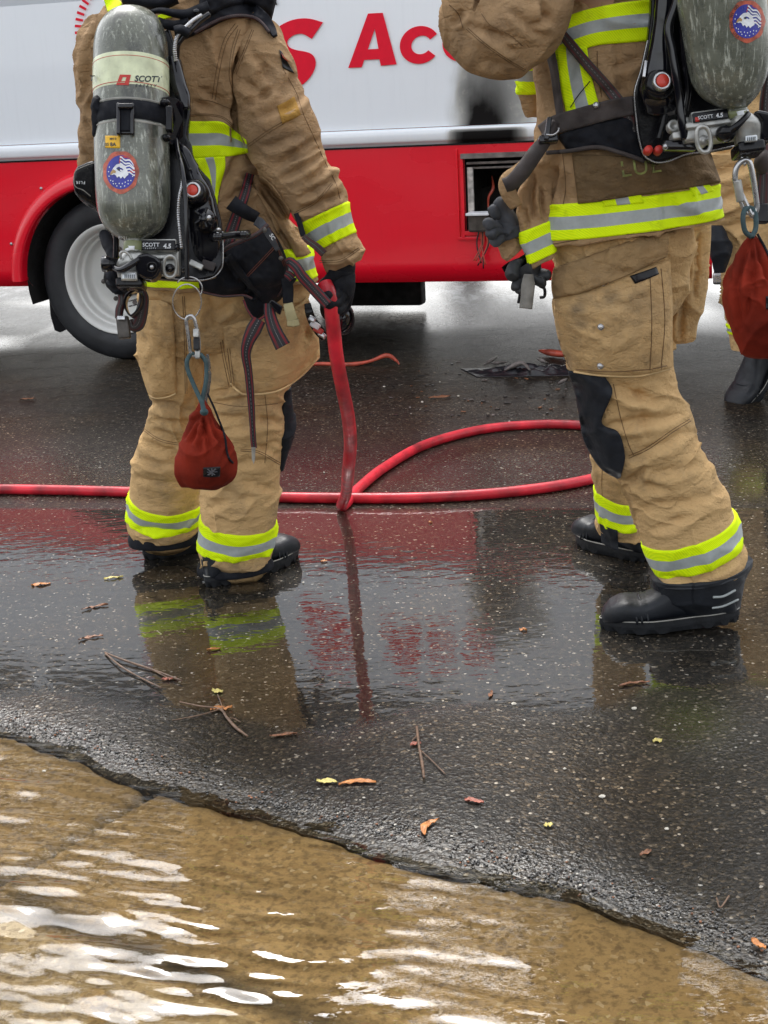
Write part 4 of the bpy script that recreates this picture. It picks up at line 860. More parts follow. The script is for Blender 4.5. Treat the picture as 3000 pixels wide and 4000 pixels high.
# trousers
pel1 = Loft([(300, 560, 672, 560, 3.62, .55), (303, 610, 670, 600, 3.62, .58), (300, 650, 666, 645, 3.63, .58), (305, 690, 655, 690, 3.64, .55), (330, 725, 630, 725, 3.65, .5), (380, 745, 580, 745, 3.66, .4)], 150, 80, wr=.005, seed=12, creases=[(452, 640, 450, 720, 8, 18), (462, 690, 500, 650, 8, 10), (345, 640, 400, 620, 8, 6)])
rl1 = Loft([(448, 640, 662, 630, 3.63, .7), (452, 700, 664, 690, 3.635, .72), (456, 760, 655, 755, 3.64, .75), (457, 810, 634, 810, 3.65, .8), (452, 860, 612, 858, 3.66, .85), (444, 930, 618, 925, 3.68, .85), (440, 1000, 609, 998, 3.70, .85), (437, 1060, 604, 1060, 3.715, .85), (432, 1115, 598, 1130, 3.73, .85), (427, 1184, 591, 1186, 3.75, .75), (430, 1204, 587, 1200, 3.755, .72), (432, 1222, 584, 1214, 3.76, .68), (438, 1219, 578, 1211, 3.76, .62)],
    190, 330, wr=.0055, wsc=(6, 6, 14), seed=14, creases=[(455, 850, 520, 832, 8, 10), (452, 870, 560, 862, 8, 9), (450, 900, 540, 905, 8, 7), (480, 930, 600, 900, 9, 7), (560, 900, 612, 920, 7, 9), (540, 960, 606, 985, 8, 8), (560, 975, 606, 955, 7, 8), (500, 1010, 590, 990, 9, 6), (440, 1050, 520, 1070, 9, 6), (450, 1085, 560, 1075, 8, 5), (470, 700, 560, 660, 9, 9), (460, 740, 500, 690, 8, 9), (440, 1205, 520, 1222, 6, 7), (500, 1222, 580, 1205, 6, 8), (445, 1100, 500, 1085, 7, 5), (520, 1040, 600, 1060, 8, 6)])
ll1 = Loft([(316, 620, 452, 620, 3.64, .8), (302, 680, 452, 680, 3.66, .82), (298, 740, 450, 740, 3.69, .85), (312, 800, 446, 800, 3.72, .85), (326, 850, 442, 850, 3.76, .85), (318, 900, 440, 900, 3.80, .85), (298, 955, 440, 955, 3.84, .85), (284, 1000, 438, 1000, 3.87, .85), (280, 1035, 436, 1040, 3.90, .85), (280, 1064, 433, 1083, 3.92, .85), (280, 1124, 430, 1124, 3.95, .75), (281, 1140, 427, 1140, 3.96, .72), (283, 1154, 424, 1152, 3.965, .68), (290, 1151, 420, 1150, 3.965, .62)],
    170, 330, wr=.0055, wsc=(6, 6, 14), seed=17, creases=[(320, 870, 420, 890, 9, 11), (330, 905, 430, 915, 8, 8), (300, 950, 420, 1000, 10, 8), (320, 930, 400, 960, 8, 7), (300, 990, 420, 1010, 9, 6), (290, 1030, 400, 1050, 8, 6), (330, 760, 420, 800, 12, 7), (300, 720, 340, 800, 9, 8), (290, 1140, 400, 1150, 6, 7), (360, 700, 430, 760, 11, 7)])
tr1, tc1 = garment('trousers', [pel1, rl1, ll1], 'trouser', root1)
trim_band(rl1, rl1.vr(8), rl1.vr(9), tr1); trim_band(ll1, ll1.vr(9), ll1.vr(10), tr1)
patch('cargo_pocket', tc1, [(482, 706), (530, 690), (590, 676), (640, 660), (664, 640)], [(500, 832), (532, 852), (598, 844), (650, 812), (690, 770)], 'trouser', tr1, .014, .03, 46, 34, puff=.034, mid=[(488, 770), (540, 768), (600, 762), (655, 735), (683, 700)], wr=.003, ppow=.45)
patch('cargo_pocket', tc1, [(306, 655), (322, 648), (352, 650), (372, 662)], [(322, 856), (335, 860), (360, 858), (380, 850)], 'trouser', tr1, .011, .026, 30, 34, puff=.022, mid=[(296, 752), (320, 752), (355, 750), (378, 748)], wr=.003, ppow=.5)
seams(tc1, [([(330, 660), (322, 720), (335, 770), (330, 850)], 0), ([(352, 665), (355, 730), (370, 800), (378, 850)], 4), ([(398, 640), (402, 720), (404, 850)], 4), ([(310, 925), (350, 950), (420, 962)], 4), ([(520, 970), (560, 975), (606, 1000)], 4), ([(572, 850), (578, 920), (572, 1000)], 0), ([(455, 868), (520, 878), (600, 872)], 0)], tr1)
PC = Caster().add(*rl1.data()); 
seams(PC, [([(478, 716), (486, 770), (500, 836)], 5), ([(492, 712), (498, 770), (506, 830)], 5)], tr1, off=.03)
pad = Loft([(606, 842, 634, 838, 3.66, 1.2), (602, 870, 631, 866, 3.67, 1.3), (598, 900, 633, 895, 3.68, 1.3), (601, 925, 637, 920, 3.685, 1.3), (596, 950, 634, 948, 3.69, 1.3), (597, 975, 628, 972, 3.695, 1.2), (600, 1000, 618, 998, 3.70, 1.1), (605, 1018, 612, 1016, 3.70, 1)], 50, 90, wr=.004, wsc=(9, 9, 20), seed=21)
V, F = pad.data(); mesh('knee_pad', V, F, M['patchblk'], tr1)
for L_, k0, k1, x in ((rl1, 11, 12, 0), (ll1, 12, 13, 0)):
    pass
cline('pocket_piping', tc1, [(498, 828), (515, 845), (534, 852), (598, 845), (650, 813), (688, 772)], .0028, 'piping', tr1, .034, 50); cline('pocket_piping', tc1, [(320, 852), (335, 860), (360, 858), (380, 850)], .0022, 'piping', tr1, .020, 30)
# dark cuff lining showing under the hems
lin = Loft([(430, 1214, 586, 1206, 3.76, .68), (425, 1229, 592, 1219, 3.76, .70), (429, 1240, 588, 1226, 3.76, .70), (440, 1236, 576, 1222, 3.76, .62)], 90, 24, wr=.001, seed=3); V, F = lin.data(); mesh('cuff_lining', V, F, M['nylon'], tr1)
lin = Loft([(282, 1148, 426, 1146, 3.965, .68), (276, 1164, 429, 1160, 3.965, .70), (280, 1178, 425, 1170, 3.965, .70), (290, 1174, 414, 1166, 3.965, .6)], 90, 24, wr=.001, seed=4); V, F = lin.data(); mesh('cuff_lining', V, F, M['nylon'], tr1)
hR = gnd(455, 1266); tR = gnd(640, 1203); make_boot(root1, hR + unit(tR - hR) * .0, tR - hR, length=.32)
hL = gnd(322, 1206); make_boot(root1, hL, (tR - hR) * [1, .6, 1], length=.32)
# helmet and head gear above the picture
V, F = lathe_data([(.0, .13), (.06, .125), (.11, .08), (.125, .02), (.13, .0), (.165, -.012), (.16, -.02), (.12, -.015)], b1[0] + np.array([0, 0, .04]), [0, 0, 1.], 40, ref=(1, 0, 0)); mesh('helmet', V, F, M['helmet'], root1)
# gloved right hand round the hose
def pts(L): return [at(*p) for p in L]
glove('glove', at(737, 562, 3.45), at(742, 612, 3.44), [pts([(722, 640, 3.40), (708, 640, 3.375), (698, 632, 3.40)]), pts([(728, 655, 3.40), (712, 657, 3.375), (700, 650, 3.40)]), pts([(738, 665, 3.42), (722, 670, 3.385), (708, 668, 3.40)]), pts([(752, 655, 3.46), (740, 672, 3.45), (728, 676, 3.43)])], pts([(716, 600, 3.42), (702, 612, 3.43), (693, 628, 3.44)]), 'nylon', root1, 1.05, .002)
kn = Loft([(702, 560, 768, 556, 3.45, 1.0), (700, 580, 771, 578, 3.45, 1.0), (706, 600, 768, 600, 3.45, .9)], 60, 20, wr=.004, seed=6); V, F = kn.data(); mesh('glove_cuff', V, F, M['nylon'], root1)
# ---------------------------------------------------------------- breathing apparatus
def vat(L, y):
    px, py = proj_v(L.C); return float(np.interp(y, py, np.linspace(0, 1, len(py))))
def cast_disc(name, c, cx, cy, rx, ry, mat, parent, off=.001, a0=0, a1=360, r0=0.0, n=40, jag=0.0, nr=7):
    A = np.radians(np.linspace(a0, a1, n)); rr = np.linspace(max(r0, .01), 1, nr); PX = np.array([[(cx + rx * r * math.cos(a) * (1 + jag * (r == rr[-1]) * math.sin(a * 9 + 1.3)), cy - ry * r * math.sin(a) * (1 + jag * (r == rr[-1]) * math.sin(a * 7))) for a in A] for r in rr])
    G = cast_grid(c, PX, off); return mesh(name, G.reshape(-1, 3), grid_faces(n, nr), M[mat], parent)
def eagle(c, cx, cy, rx, ry, parent, tilt=0.0, words=None):
    """round sticker: rust ring, blue field with white stars, waving stripes and a white-headed bird"""
    o = cast_disc('eagle_sticker', c, cx, cy, rx, ry, 'orange_s', parent, .0010, jag=.03)
    ct, st_ = math.cos(tilt), math.sin(tilt)
    def T(L): return [(cx + rx * (x * ct + y * st_), cy - ry * (y * ct - x * st_)) for x, y in L]
    cast_disc('blue_field', c, cx, cy, rx * .80, ry * .80, 'inkblue', o, .0014)
    st = []; 
    for k in range(5):
        P = []; 
        for t in np.linspace(0, 1, 9):
            x = -.05 + .85 * t; y = .72 - k * .155 - .18 * t + .05 * math.sin(t * 11 + 1) - .12 * t * t * (k < 2); 
            if x * x + y * y > .62: 
                s_ = math.sqrt(.62 / (x * x + y * y)); x *= s_; y *= s_
            P.append((x, y))
        st.append(T(P + [(x, y - .075) for x, y in P[::-1]]))
    cast_polys('red_stripe', c, [T([(-.05, .8 - .02), (.3, .74), (.6, .53), (.78, .2), (.80, -.05), (.5, -.02), (.2, .1), (-.1, .45)])], 'inkred', o, .0017); cast_polys('white_stripe', c, st, 'white', o, .0021)
    cast_polys('bird_head', c, [T([(-.52, .02), (-.42, .2), (-.25, .36), (0, .42), (.2, .32), (.35, .12), (.42, -.12), (.3, -.2), (.2, -.3), (.1, -.2), (0, -.3), (-.1, -.18), (-.2, -.26), (-.3, -.12), (-.38, -.1), (-.5, -.14), (-.56, -.08)])], 'white', o, .0025)
    cast_polys('bird_beak', c, [T([(-.28, .06), (-.42, .14), (-.56, .02), (-.60, -.14), (-.52, -.1), (-.42, -.04), (-.3, -.04)])], 'yellow_dull', o, .003)
    cast_polys('bird_eye', c, [T([(-.22, .14), (-.12, .2), (-.04, .12), (-.14, .08)])], 'ink', o, .003)
    r_ = np.random.RandomState(3); dots = []
    for k in range(22):
        a = R(150 + k * 9.2); q = .68 if k % 2 else .52 + .1 * r_.rand()
        if q < .6 and not 225 < math.degrees(a) < 330: continue
        x0, y0 = q * math.cos(a), q * math.sin(a); dots.append(T([(x0 + .032 * math.cos(b), y0 + .032 * math.sin(b)) for b in np.linspace(0, 2 * math.pi, 7)[:-1]]))
    cast_polys('star', c, dots, 'white', o, .002)
    if words:
        for ch, a in words:
            a = R(a); q = .9; lx, ly = T([(q * math.cos(a), q * math.sin(a))])[0]
            if ch != ' ': text_mesh('ring_lettering', ch, lx, ly, 3, ry * .20, 'ink', o, tilt=-(a - math.pi / 2) , wrap=c, depth=.0022, bold=.01)
    return o
M['orange_s'] = simple('rust_sticker_ring', (.42, .085, .045), .3, var=.45, vs=60); M['yellow_dull'] = simple('beak_tan', (.42, .26, .10), .4)
def TYt(y): return 3.375 - .16 * (y - 18) / 500
pack1 = thing('breathing_apparatus', 'scratched grey air cylinder upright on a black back frame worn by the left firefighter', 'air pack', at(285, 300, 3.4), group='air packs on the firefighters')
def tr(xl, xr, y, dy=0, ratio=1.0): return (xl, y, xr, y, TYt(y), ratio)
tank1 = Loft([tr(278, 292, 17), tr(262, 308, 18.5), tr(240, 330, 28), tr(222, 346, 46), tr(210, 356, 68), tr(203.5, 362, 98), tr(202.5, 364, 140), tr(202.5, 364.5, 220), tr(204, 365.5, 300), tr(206, 367, 380), tr(208, 367, 430), tr(213, 363, 462), tr(226, 352, 490), tr(245, 332, 508), tr(262, 312, 517), tr(268, 309, 521), tr(268, 309, 546)], 120, 240, wr=0)
V, F = tank1.data(); cyl1 = mesh('cylinder', V, F, M['cyl'], pack1); tkc = Caster().add(V, F)
def tband(L, y0, y1, off, mat, nm, parent, rows=5): V, F, nu = L.band(vat(L, y0), vat(L, y1), off, rows); return mesh(nm, V, F, M[mat], parent)
tband(tank1, 521, 545, .0015, 'olive', 'neck_collar', cyl1)
lb = tband(tank1, 133, 213, .0010, 'cream', 'brand_label', cyl1, 8)
tband(tank1, 145, 148, .0014, 'inkred', 'label_line', lb, 4); tband(tank1, 200.5, 203.5, .0014, 'inkred', 'label_line', lb, 4)
text_mesh('brand_lettering', 'SCOTT', 319, 171, 3, 18, 'ink', lb, tilt=.03, shear=.18, bold=.03, wrap=tkc, depth=.0022, spacing=1.0)
text_mesh('brand_lettering', 'SAFETY', 315, 185, 3, 8, 'ink', lb, tilt=.03, shear=.2, bold=.03, wrap=tkc, depth=.0022, spacing=1.9)
text_mesh('brand_lettering', 'TT', 203, 170, 3, 18, 'ink', lb, tilt=0, shear=.18, bold=.015, wrap=tkc, depth=.0022)
cast_polys('brand_logo', tkc, [[(259, 161), (283, 161.5), (281.5, 167), (265, 166.5), (261, 177), (253.5, 177)], [(282.5, 163), (277.5, 184), (251, 183.5), (252.5, 178), (269.5, 178.5), (273.5, 166)]], 'inkred', lb, .0022)
eagle(tkc, 261, 372, 39, 46, cyl1)
yl = patch('inspection_label', tkc, [(227, 293), (243, 293), (259.5, 294)], [(227, 319), (243, 319.5), (259.5, 320)], 'yellow', cyl1, .001, .0012, 10, 8)
text_mesh('label_print', '05', 231, 312, 3, 9, 'ink', yl, bold=.02, wrap=tkc, depth=.0022); text_mesh('label_print', 'M4 0', 244, 300, 3, 7, 'ink', yl, bold=.02, wrap=tkc, depth=.0022); text_mesh('label_print', '8A', 244, 312, 3, 11, 'ink', yl, bold=.03, wrap=tkc, depth=.0022)
wl_ = patch('white_tag', tkc, [(270, 530), (280, 531), (291, 531)], [(270, 541), (280, 543), (290, 543)], 'white', cyl1, .002, .001, 8, 5)
text_mesh('cylinder_stencil', '10/21', 265, 514, 3, 9, 'white', cyl1, tilt=.05, bold=.01, wrap=tkc, depth=.0022)
# cylinder strap
st1 = tband(tank1, 237, 281, .0035, 'nylon', 'cylinder_strap', pack1, 6); tband(tank1, 233, 239, .002, 'welt', 'strap_liner', st1, 3); tband(tank1, 280, 287, .002, 'welt', 'strap_liner', st1, 3)
Ys = TYt(258) - .095
bk = pxbox('buckle', 257, 258, Ys, 4.2, .009, 33, 'black_gloss', st1, bev=.004); pxbox('buckle', 286.5, 258.5, Ys, 4.2, .009, 33, 'black_gloss', st1, bev=.004)
pxbox('buckle', 272, 230, Ys, 16, .008, 5.5, 'black_gloss', st1, bev=.004); pxbox('buckle', 272, 286.5, Ys, 16, .008, 5.5, 'black_gloss', st1, bev=.004); pxbox('buckle_bar', 272, 258, Ys, 12, .005, 25, 'nylon', st1, bev=.003)
en = Loft([(203, 212, 220, 211, 3.27, 1.3), (197, 224, 224, 222, 3.26, 1.3), (196, 250, 229, 250, 3.26, 1.2), (198, 275, 228, 276, 3.26, 1.2), (199, 292, 216, 292, 3.26, 1.2), (203, 298, 210, 297, 3.26, 1)], 40, 50, wr=.003, wsc=(20, 20, 20)); V, F = en.data(); mesh('strap_end', V, F, M['nylon'], st1)
cl = poly_solid('clamp', [(346, 212, 3.27), (352, 208, 3.27), (372, 208, 3.27), (386, 214, 3.3), (393, 226, 3.3), (396, 258, 3.32), (393, 295, 3.3), (386, 306, 3.3), (372, 311, 3.27), (352, 309, 3.27), (347, 300, 3.27), (348, 288, 3.27), (372, 284, 3.27), (376, 258, 3.27), (372, 236, 3.27), (348, 234, 3.27)], 3.27, .06, 'black_gloss', pack1, 5)
pxbox('clamp_pad', 366, 258, 3.235, 7, .012, 26, 'black', cl, bev=.004); ball('clamp_pin', 357, 222, 3.255, 11, .012, 8, 'black', cl); ball('clamp_pin', 358, 298, 3.255, 11, .012, 8, 'black', cl)
# back frame
BFY = lambda y: 3.425 - .16 * (y - 18) / 500
bf = poly_solid('back_frame', [(x, y, BFY(y)) for x, y in [(340, 70), (366, 60), (380, 108), (390, 128), (402, 190), (411, 232), (408, 262), (404, 295), (412, 310), (416, 335), (430, 362), (452, 386), (464, 425), (477, 475), (482, 528), (481, 570), (464, 598), (428, 606), (375, 605), (300, 600), (280, 540), (330, 480), (340, 300)]], 3.4, .028, 'black', pack1, 6)
yk = Loft([(362, 128, 388, 128, 3.36, 1), (364, 150, 396, 152, 3.35, .8), (368, 180, 404, 180, 3.34, .8), (378, 210, 412, 206, 3.33, .8), (388, 230, 411, 232, 3.32, .8), (394, 238, 408, 238, 3.32, .7)], 50, 60, wr=.002); V, F = yk.data(); mesh('upper_shield', V, F, M['black_gloss'], bf)
rb = Loft([(372, 316, 396, 310, 3.33, .8), (378, 330, 412, 325, 3.32, .8), (392, 355, 424, 350, 3.31, .8), (400, 385, 440, 380, 3.30, .8), (402, 410, 455, 405, 3.29, .7), (408, 440, 462, 438, 3.28, .7), (410, 480, 472, 480, 3.27, .6), (412, 520, 478, 522, 3.27, .6), (414, 560, 478, 562, 3.265, .5), (420, 588, 470, 590, 3.265, .45)], 60, 110, wr=.0015); V, F = rb.data(); mesh('side_shield', V, F, M['black_gloss'], bf)
E_ = [(481, 500, 3.25), (482, 528, 3.245), (481.5, 569, 3.24), (476, 584, 3.24), (464, 597, 3.235), (445, 604, 3.235), (427, 605, 3.235), (396, 604, 3.235), (360, 600, 3.235)]
tube('wire_edge', pts(E_), .0014, M['steel'], bf, 6, 60)
hb = disc('button_housing', 417, 411, 3.225, 29, .05, 'black', pack1, prof=[(0, 0), (.7, 0), (.85, .1), (.95, .3), (1, 1)])
disc('button_rim', 416, 410, 3.212, 17, .02, 'steel', hb, prof=[(.72, 0), (.9, -.1), (1, .1), (1, 1)]); disc('red_button', 414.5, 410, 3.212, 13, .012, 'redglow', hb, prof=[(0, 0), (.8, .05), (1, .3), (1, 1)])
kb = disc('reducer_knob', 440, 470, 3.205, 24, .05, 'black_gloss', pack1, prof=[(0, 0), (.5, 0), (.55, .1), (.85, .12), (.95, .3), (1, 1)]); ball('knob_screw', 451, 471, 3.195, 6.5, .008, 6.5, 'steel', kb)
for k in range(5):
    a = k * 1.256; pxbox('knob_rib', 440 + 17 * math.cos(a), 470 + 17 * math.sin(a), 3.2, 6, .006, 2, 'black', kb, tilt=a, bev=.001)
ball('bolt', 410, 366, 3.25, 4, .005, 4, 'black_gloss', bf)
# hoses
def braided(P, r, nm, parent, mat='steel'):
    Q = spline(np.array(P), 150); rr = r * (1 + .12 * np.sign(np.sin(np.arange(150) * 1.6))); return tube(nm, Q, rr, M[mat], parent, 10)
braided(pts([(436, 33, 3.33), (418, 44, 3.32), (403, 57, 3.31), (390, 70, 3.31), (381, 84, 3.31), (377, 105, 3.31), (379.5, 132, 3.32)]), .0046, 'braided_hose', pack1)
tube('black_hose', pts([(452, 30, 3.34), (430, 46, 3.33), (411, 65, 3.32), (394, 82, 3.32), (384, 98, 3.32), (382, 125, 3.33)]), .0065, M['black_gloss'], pack1, 12, 60)
braided(pts([(394, 360, 3.25), (393, 395, 3.22), (387, 425, 3.205), (384.5, 462, 3.20), (388, 500, 3.19), (392, 537, 3.185)]), .0036, 'braided_hose', pack1)
tube('black_hose', pts([(380, 300, 3.30), (385, 330, 3.26), (393, 362, 3.22), (399.5, 412, 3.19), (402, 475, 3.175), (403, 537, 3.17), (404, 604, 3.165)]), .0055, M['black_gloss'], pack1, 12, 80)
disc('hose_collar', 404, 607, 3.165, 11, .01, 'steel', pack1, axis=(0, 0, 1), prof=[(0, -.4), (1, -.4), (1.05, 0), (.6, .6), (.4, 1)])
tube('elbow_hose', pts([(458, 513, 3.22), (475, 511, 3.20), (500, 508, 3.20), (525, 507, 3.22), (535, 505, 3.24)]), [.010, .0085, .0085, .010, .009], M['black'], pack1, 12, 50)
for x in (462, 468, 474, 521, 527): disc('hose_fitting', x, 512 if x < 500 else 507, 3.19, 8, .004, 'black_gloss', pack1, axis=RT, prof=[(0, -.5), (1, -.5), (1.1, .5), (1, 1.5), (0, 1.5)])
ball('fitting_screw', 472, 497, 3.195, 6, .01, 5, 'steel', pack1); pxbox('fitting_screw', 471, 501, 3.2, 3, .006, 6, 'steel', pack1)
# cylinder valve and pressure reducer
VY = 3.195
rd = pxbox('pressure_reducer', 350, 568, VY + .06, 40, .035, 30, 'alu', pack1, bev=.006); pxbox('reducer_cover', 345, 556, VY + .02, 32, .01, 5, 'alu', rd, bev=.003)
np_ = pxbox('nameplate', 344, 531.5, VY + .015, 35, .012, 10.5, 'black', rd, bev=.002); pxbox('plate_edge', 344, 531.5, VY + .02, 37, .012, 13, 'alu', rd, bev=.003)
text_mesh('plate_lettering', 'SCOTT', 326, 529, VY - .0005, 11.5, 'white', np_, bold=.01); text_mesh('plate_lettering', '4.5', 361, 532, VY - .0005, 14, 'white', np_, bold=.03, shear=.1); text_mesh('plate_lettering', 'SAFETY', 325, 536.5, VY - .0005, 4.5, 'white', np_, spacing=1.8)
el = np.linspace(0, 2 * math.pi, 40, endpoint=False); 
def oval(cx, cy, rx, ry, Y, r, nm, parent, mat='alu', tilt=0):
    P = [(cx + (rx * np.sign(math.cos(a)) * abs(math.cos(a)) ** .8) * math.cos(tilt) - ry * math.sin(a) * math.sin(tilt), cy + rx * math.cos(a) * math.sin(tilt) + ry * np.sign(math.sin(a)) * abs(math.sin(a)) ** .9 * math.cos(tilt), Y) for a in el]
    return tube(nm, pts(P), r, M[mat], parent, 10, None, True)
oval(367.5, 576, 14, 23, VY - .01, .0042, 'oval_ring', rd); disc('outlet', 366, 578, VY + .0, 10, .03, 'black_gloss', rd); ball('outlet_knob', 396, 582, VY, 6, .012, 6, 'black_gloss', rd); ball('outlet_knob', 383, 535, VY, 6, .012, 8, 'black_gloss', rd)
pxbox('silver_lever', 424, 572, VY + .01, 15, .004, 6, 'alu', rd, tilt=.45, bev=.002); pxbox('web_stub', 450, 573, VY + .03, 14, .004, 9, 'webworn', rd, tilt=.3, bev=.002)
vb = Loft([(272, 536, 304, 536, VY + .02, 1), (266, 546, 312, 546, VY + .02, 1), (256, 560, 316, 558, VY + .02, .9), (250, 572, 314, 570, VY + .02, .8), (254, 590, 308, 588, VY + .02, .8), (257, 606, 308, 604, VY + .02, .8), (260, 612, 306, 611, VY + .02, .7)], 60, 60, p=.7, wr=0); V, F = vb.data(); vv = mesh('cylinder_valve', V, F, M['alu'], pack1)
pxbox('valve_bumper', 284, 614, VY + .02, 28, .034, 10.5, 'black', vv, bev=.006); pxbox('pressure_gauge', 280, 597, VY - .022, 14, .008, 7, 'gaugeg', vv, bev=.002); pxbox('gauge_frame', 280, 597, VY - .018, 17, .008, 9.5, 'alu', vv, bev=.003)
for k in range(6): pxbox('gauge_mark', 270 + k * 4, 597, VY - .031, .7, .0008, 4, 'ink', vv, bev=0)
text_mesh('valve_number', '118', 280, 579, VY - .030, 8, 'ink', vv, tilt=.1)
hw = poly_solid('valve_handwheel', [(291, 560), (297, 549), (318, 546.5), (336, 553), (347, 563), (349, 577), (341, 595), (330, 605), (312, 603), (298, 595), (292, 580)], VY - .03, .045, 'black_gloss', vv, 7)
ball('wheel_screw', 328, 577, VY - .034, 5, .006, 5, 'steel', hw); oval(328, 577, 10, 10, VY - .032, .002, 'wheel_ring', hw, 'black')
tube('bump_guard', pts([(300, 560, VY - .03), (280, 574, VY - .035), (262, 583, VY - .03), (246, 578, VY - .01)]), [.006, .008, .008, .006], M['black_gloss'], vv, 10, 30)
V_, F_, _ = tube_data(pts([(222, 570, VY + .01), (232, 570, VY + .01), (260, 573, VY + .02)]), .0155, 20); mesh('outlet_knob', V_, F_, M['black'], vv); disc('outlet_cap', 227, 570, VY + .005, 15.5, .012, 'black_gloss', vv, axis=RT, prof=[(0, -.5), (1.05, -.5), (1.05, .5), (.9, 1)])
tube('silver_hook', pts([(262, 560, VY - .01), (260, 548, VY - .01), (268, 543, VY - .01), (278, 549, VY - .01), (285, 560, VY - .01)]), .003, M['alu'], vv, 8, 24)
# straps of the harness
ribbon('waist_strap', [(540, 375), (528, 420), (512, 465), (498, 505), (486, 540)], [19, 22, 25, 28, 28], 'web', pack1, caster=jc1, off=.022)
ribbon('strap_keeper', [(499, 436, 3.36), (515, 448, 3.345), (535, 460, 3.35), (556, 470, 3.37)], [34, 30, 28, 24], 'nylon', pack1, .008, 30, curl=.01)
ribbon('webbing_tail', [(655, 510, 3.40), (666, 520, 3.39), (683, 532, 3.38), (700, 548, 3.38)], [12, 14, 16, 17], 'webworn', pack1, .004, 30)
ribbon('webbing_tail', [(640, 460, 3.42), (648, 485, 3.41), (655, 510, 3.40)], [12, 12, 12], 'nylon', pack1, .004, 20)
wp_ = patch('waist_pad', Caster().add(*pel1.data()).add(*torso1.data()), [(420, 560), (470, 545), (520, 550), (580, 585), (640, 600)], [(432, 628), (480, 638), (525, 636), (560, 646), (610, 640)], 'nylon', pack1, .028, .022, 36, 16, puff=.01, wr=.004)
tube('pad_piping', pts([(432, 630, 3.385), (480, 640, 3.38), (525, 638, 3.38), (545, 645, 3.38)]), .003, M['webworn'], wp_, 8, 30)
patch('pad_tongue', Caster().add(*pel1.data()), [(522, 632), (545, 640), (575, 648)], [(536, 670), (553, 688), (575, 672)], 'nylon', pack1, .05, .012, 16, 14, puff=.008)
tube('pad_piping', pts([(526, 648, 3.39), (536, 672, 3.38), (552, 690, 3.38), (570, 684, 3.38), (580, 664, 3.39)]), .0028, M['web'], wp_, 8, 40)
ribbon('webbing_tail', [(560, 690, 3.375), (548, 712, 3.37), (536, 738, 3.37), (531, 765, 3.38), (536, 800, 3.40), (540, 840, 3.42), (543, 880, 3.44), (545, 915, 3.46), (547, 950, 3.48), (549, 968, 3.49)], [30, 34, 27, 21, 18, 17, 15, 13, 13, 12], 'web', pack1, .003, 90, curl=.006)
tp = poly_solid('strap_tip', [(543, 966, 3.48), (552, 966, 3.48), (551, 990, 3.48), (548, 1003, 3.48), (544, 992, 3.48)], 3.48, .003, 'alu', pack1, .5)
ribbon('webbing_tail', [(581, 655, 3.385), (583, 680, 3.375), (592, 710, 3.365), (604, 735, 3.36), (611, 748, 3.36)], [22, 26, 30, 33, 35], 'web', pack1, .003, 50, curl=.004)
ribbon('webbing_tail', [(618, 568, 3.36), (626, 566, 3.35), (640, 578, 3.34), (652, 596, 3.34), (668, 614, 3.345), (688, 636, 3.35), (708, 658, 3.35)], [14, 22, 24, 24, 24, 24, 24], 'web', pack1, .004, 60, curl=.004)
ribbon('webbing_tail', [(616, 590, 3.38), (624, 594, 3.37), (632, 602, 3.37)], [14, 18, 18], 'web', pack1, .004, 20)
poly_solid('side_buckle', [(586, 646, 3.37), (596, 652, 3.37), (611, 662, 3.37), (605, 680, 3.37), (598, 676, 3.37), (580, 655, 3.37)], 3.37, .012, 'black_gloss', pack1, 3)
ribbon('shoulder_strap', [(392, 70), (420, 55), (450, 38), (480, 24), (515, 17), (548, 22), (572, 40), (588, 62), (594, 76)], [26, 30, 34, 34, 30, 26, 22, 16, 10], 'nylon', pack1, .014, 70, caster=jc1, off=.024)
cline('strap_piping', jc1, [(420, 72), (450, 54), (480, 40), (515, 34), (548, 38), (566, 50), (582, 70)], .0045, 'webworn', pack1, .022, 50)
patch('shoulder_pad', jc1, [(430, -40), (480, -50), (540, -50), (600, -30)], [(430, 44), (478, 20), (530, 10), (585, 34)], 'nylon', pack1, .03, .03, 30, 16, puff=.03, wr=.006)
ribbon('shoulder_strap', [(265, -10, 3.44), (300, -2, 3.42), (340, 6, 3.41), (380, -10, 3.42)], [26, 24, 22, 24], 'nylon', pack1, .02, 30, curl=.01)
ribbon('drag_strap', [(322, 26, 3.40), (345, 22, 3.37), (378, 28, 3.36), (405, 30, 3.36), (430, 22, 3.36), (452, 14, 3.37)], [8, 12, 17, 22, 26, 28], 'nylon', pack1, .006, 50, curl=.01); ball('snap', 424, 24, 3.355, 6, .004, 5, 'black_gloss', pack1)
ribbon('drag_strap', [(340, 44, 3.42), (360, 52, 3.39), (385, 54, 3.37), (408, 44, 3.36)], [16, 20, 22, 20], 'nylon', pack1, .006, 40, curl=.01)
ribbon('hose_keeper', [(376, 66, 3.30), (392, 64, 3.295), (408, 72, 3.30)], [20, 22, 20], 'nylon', pack1, .01, 16, curl=.012)
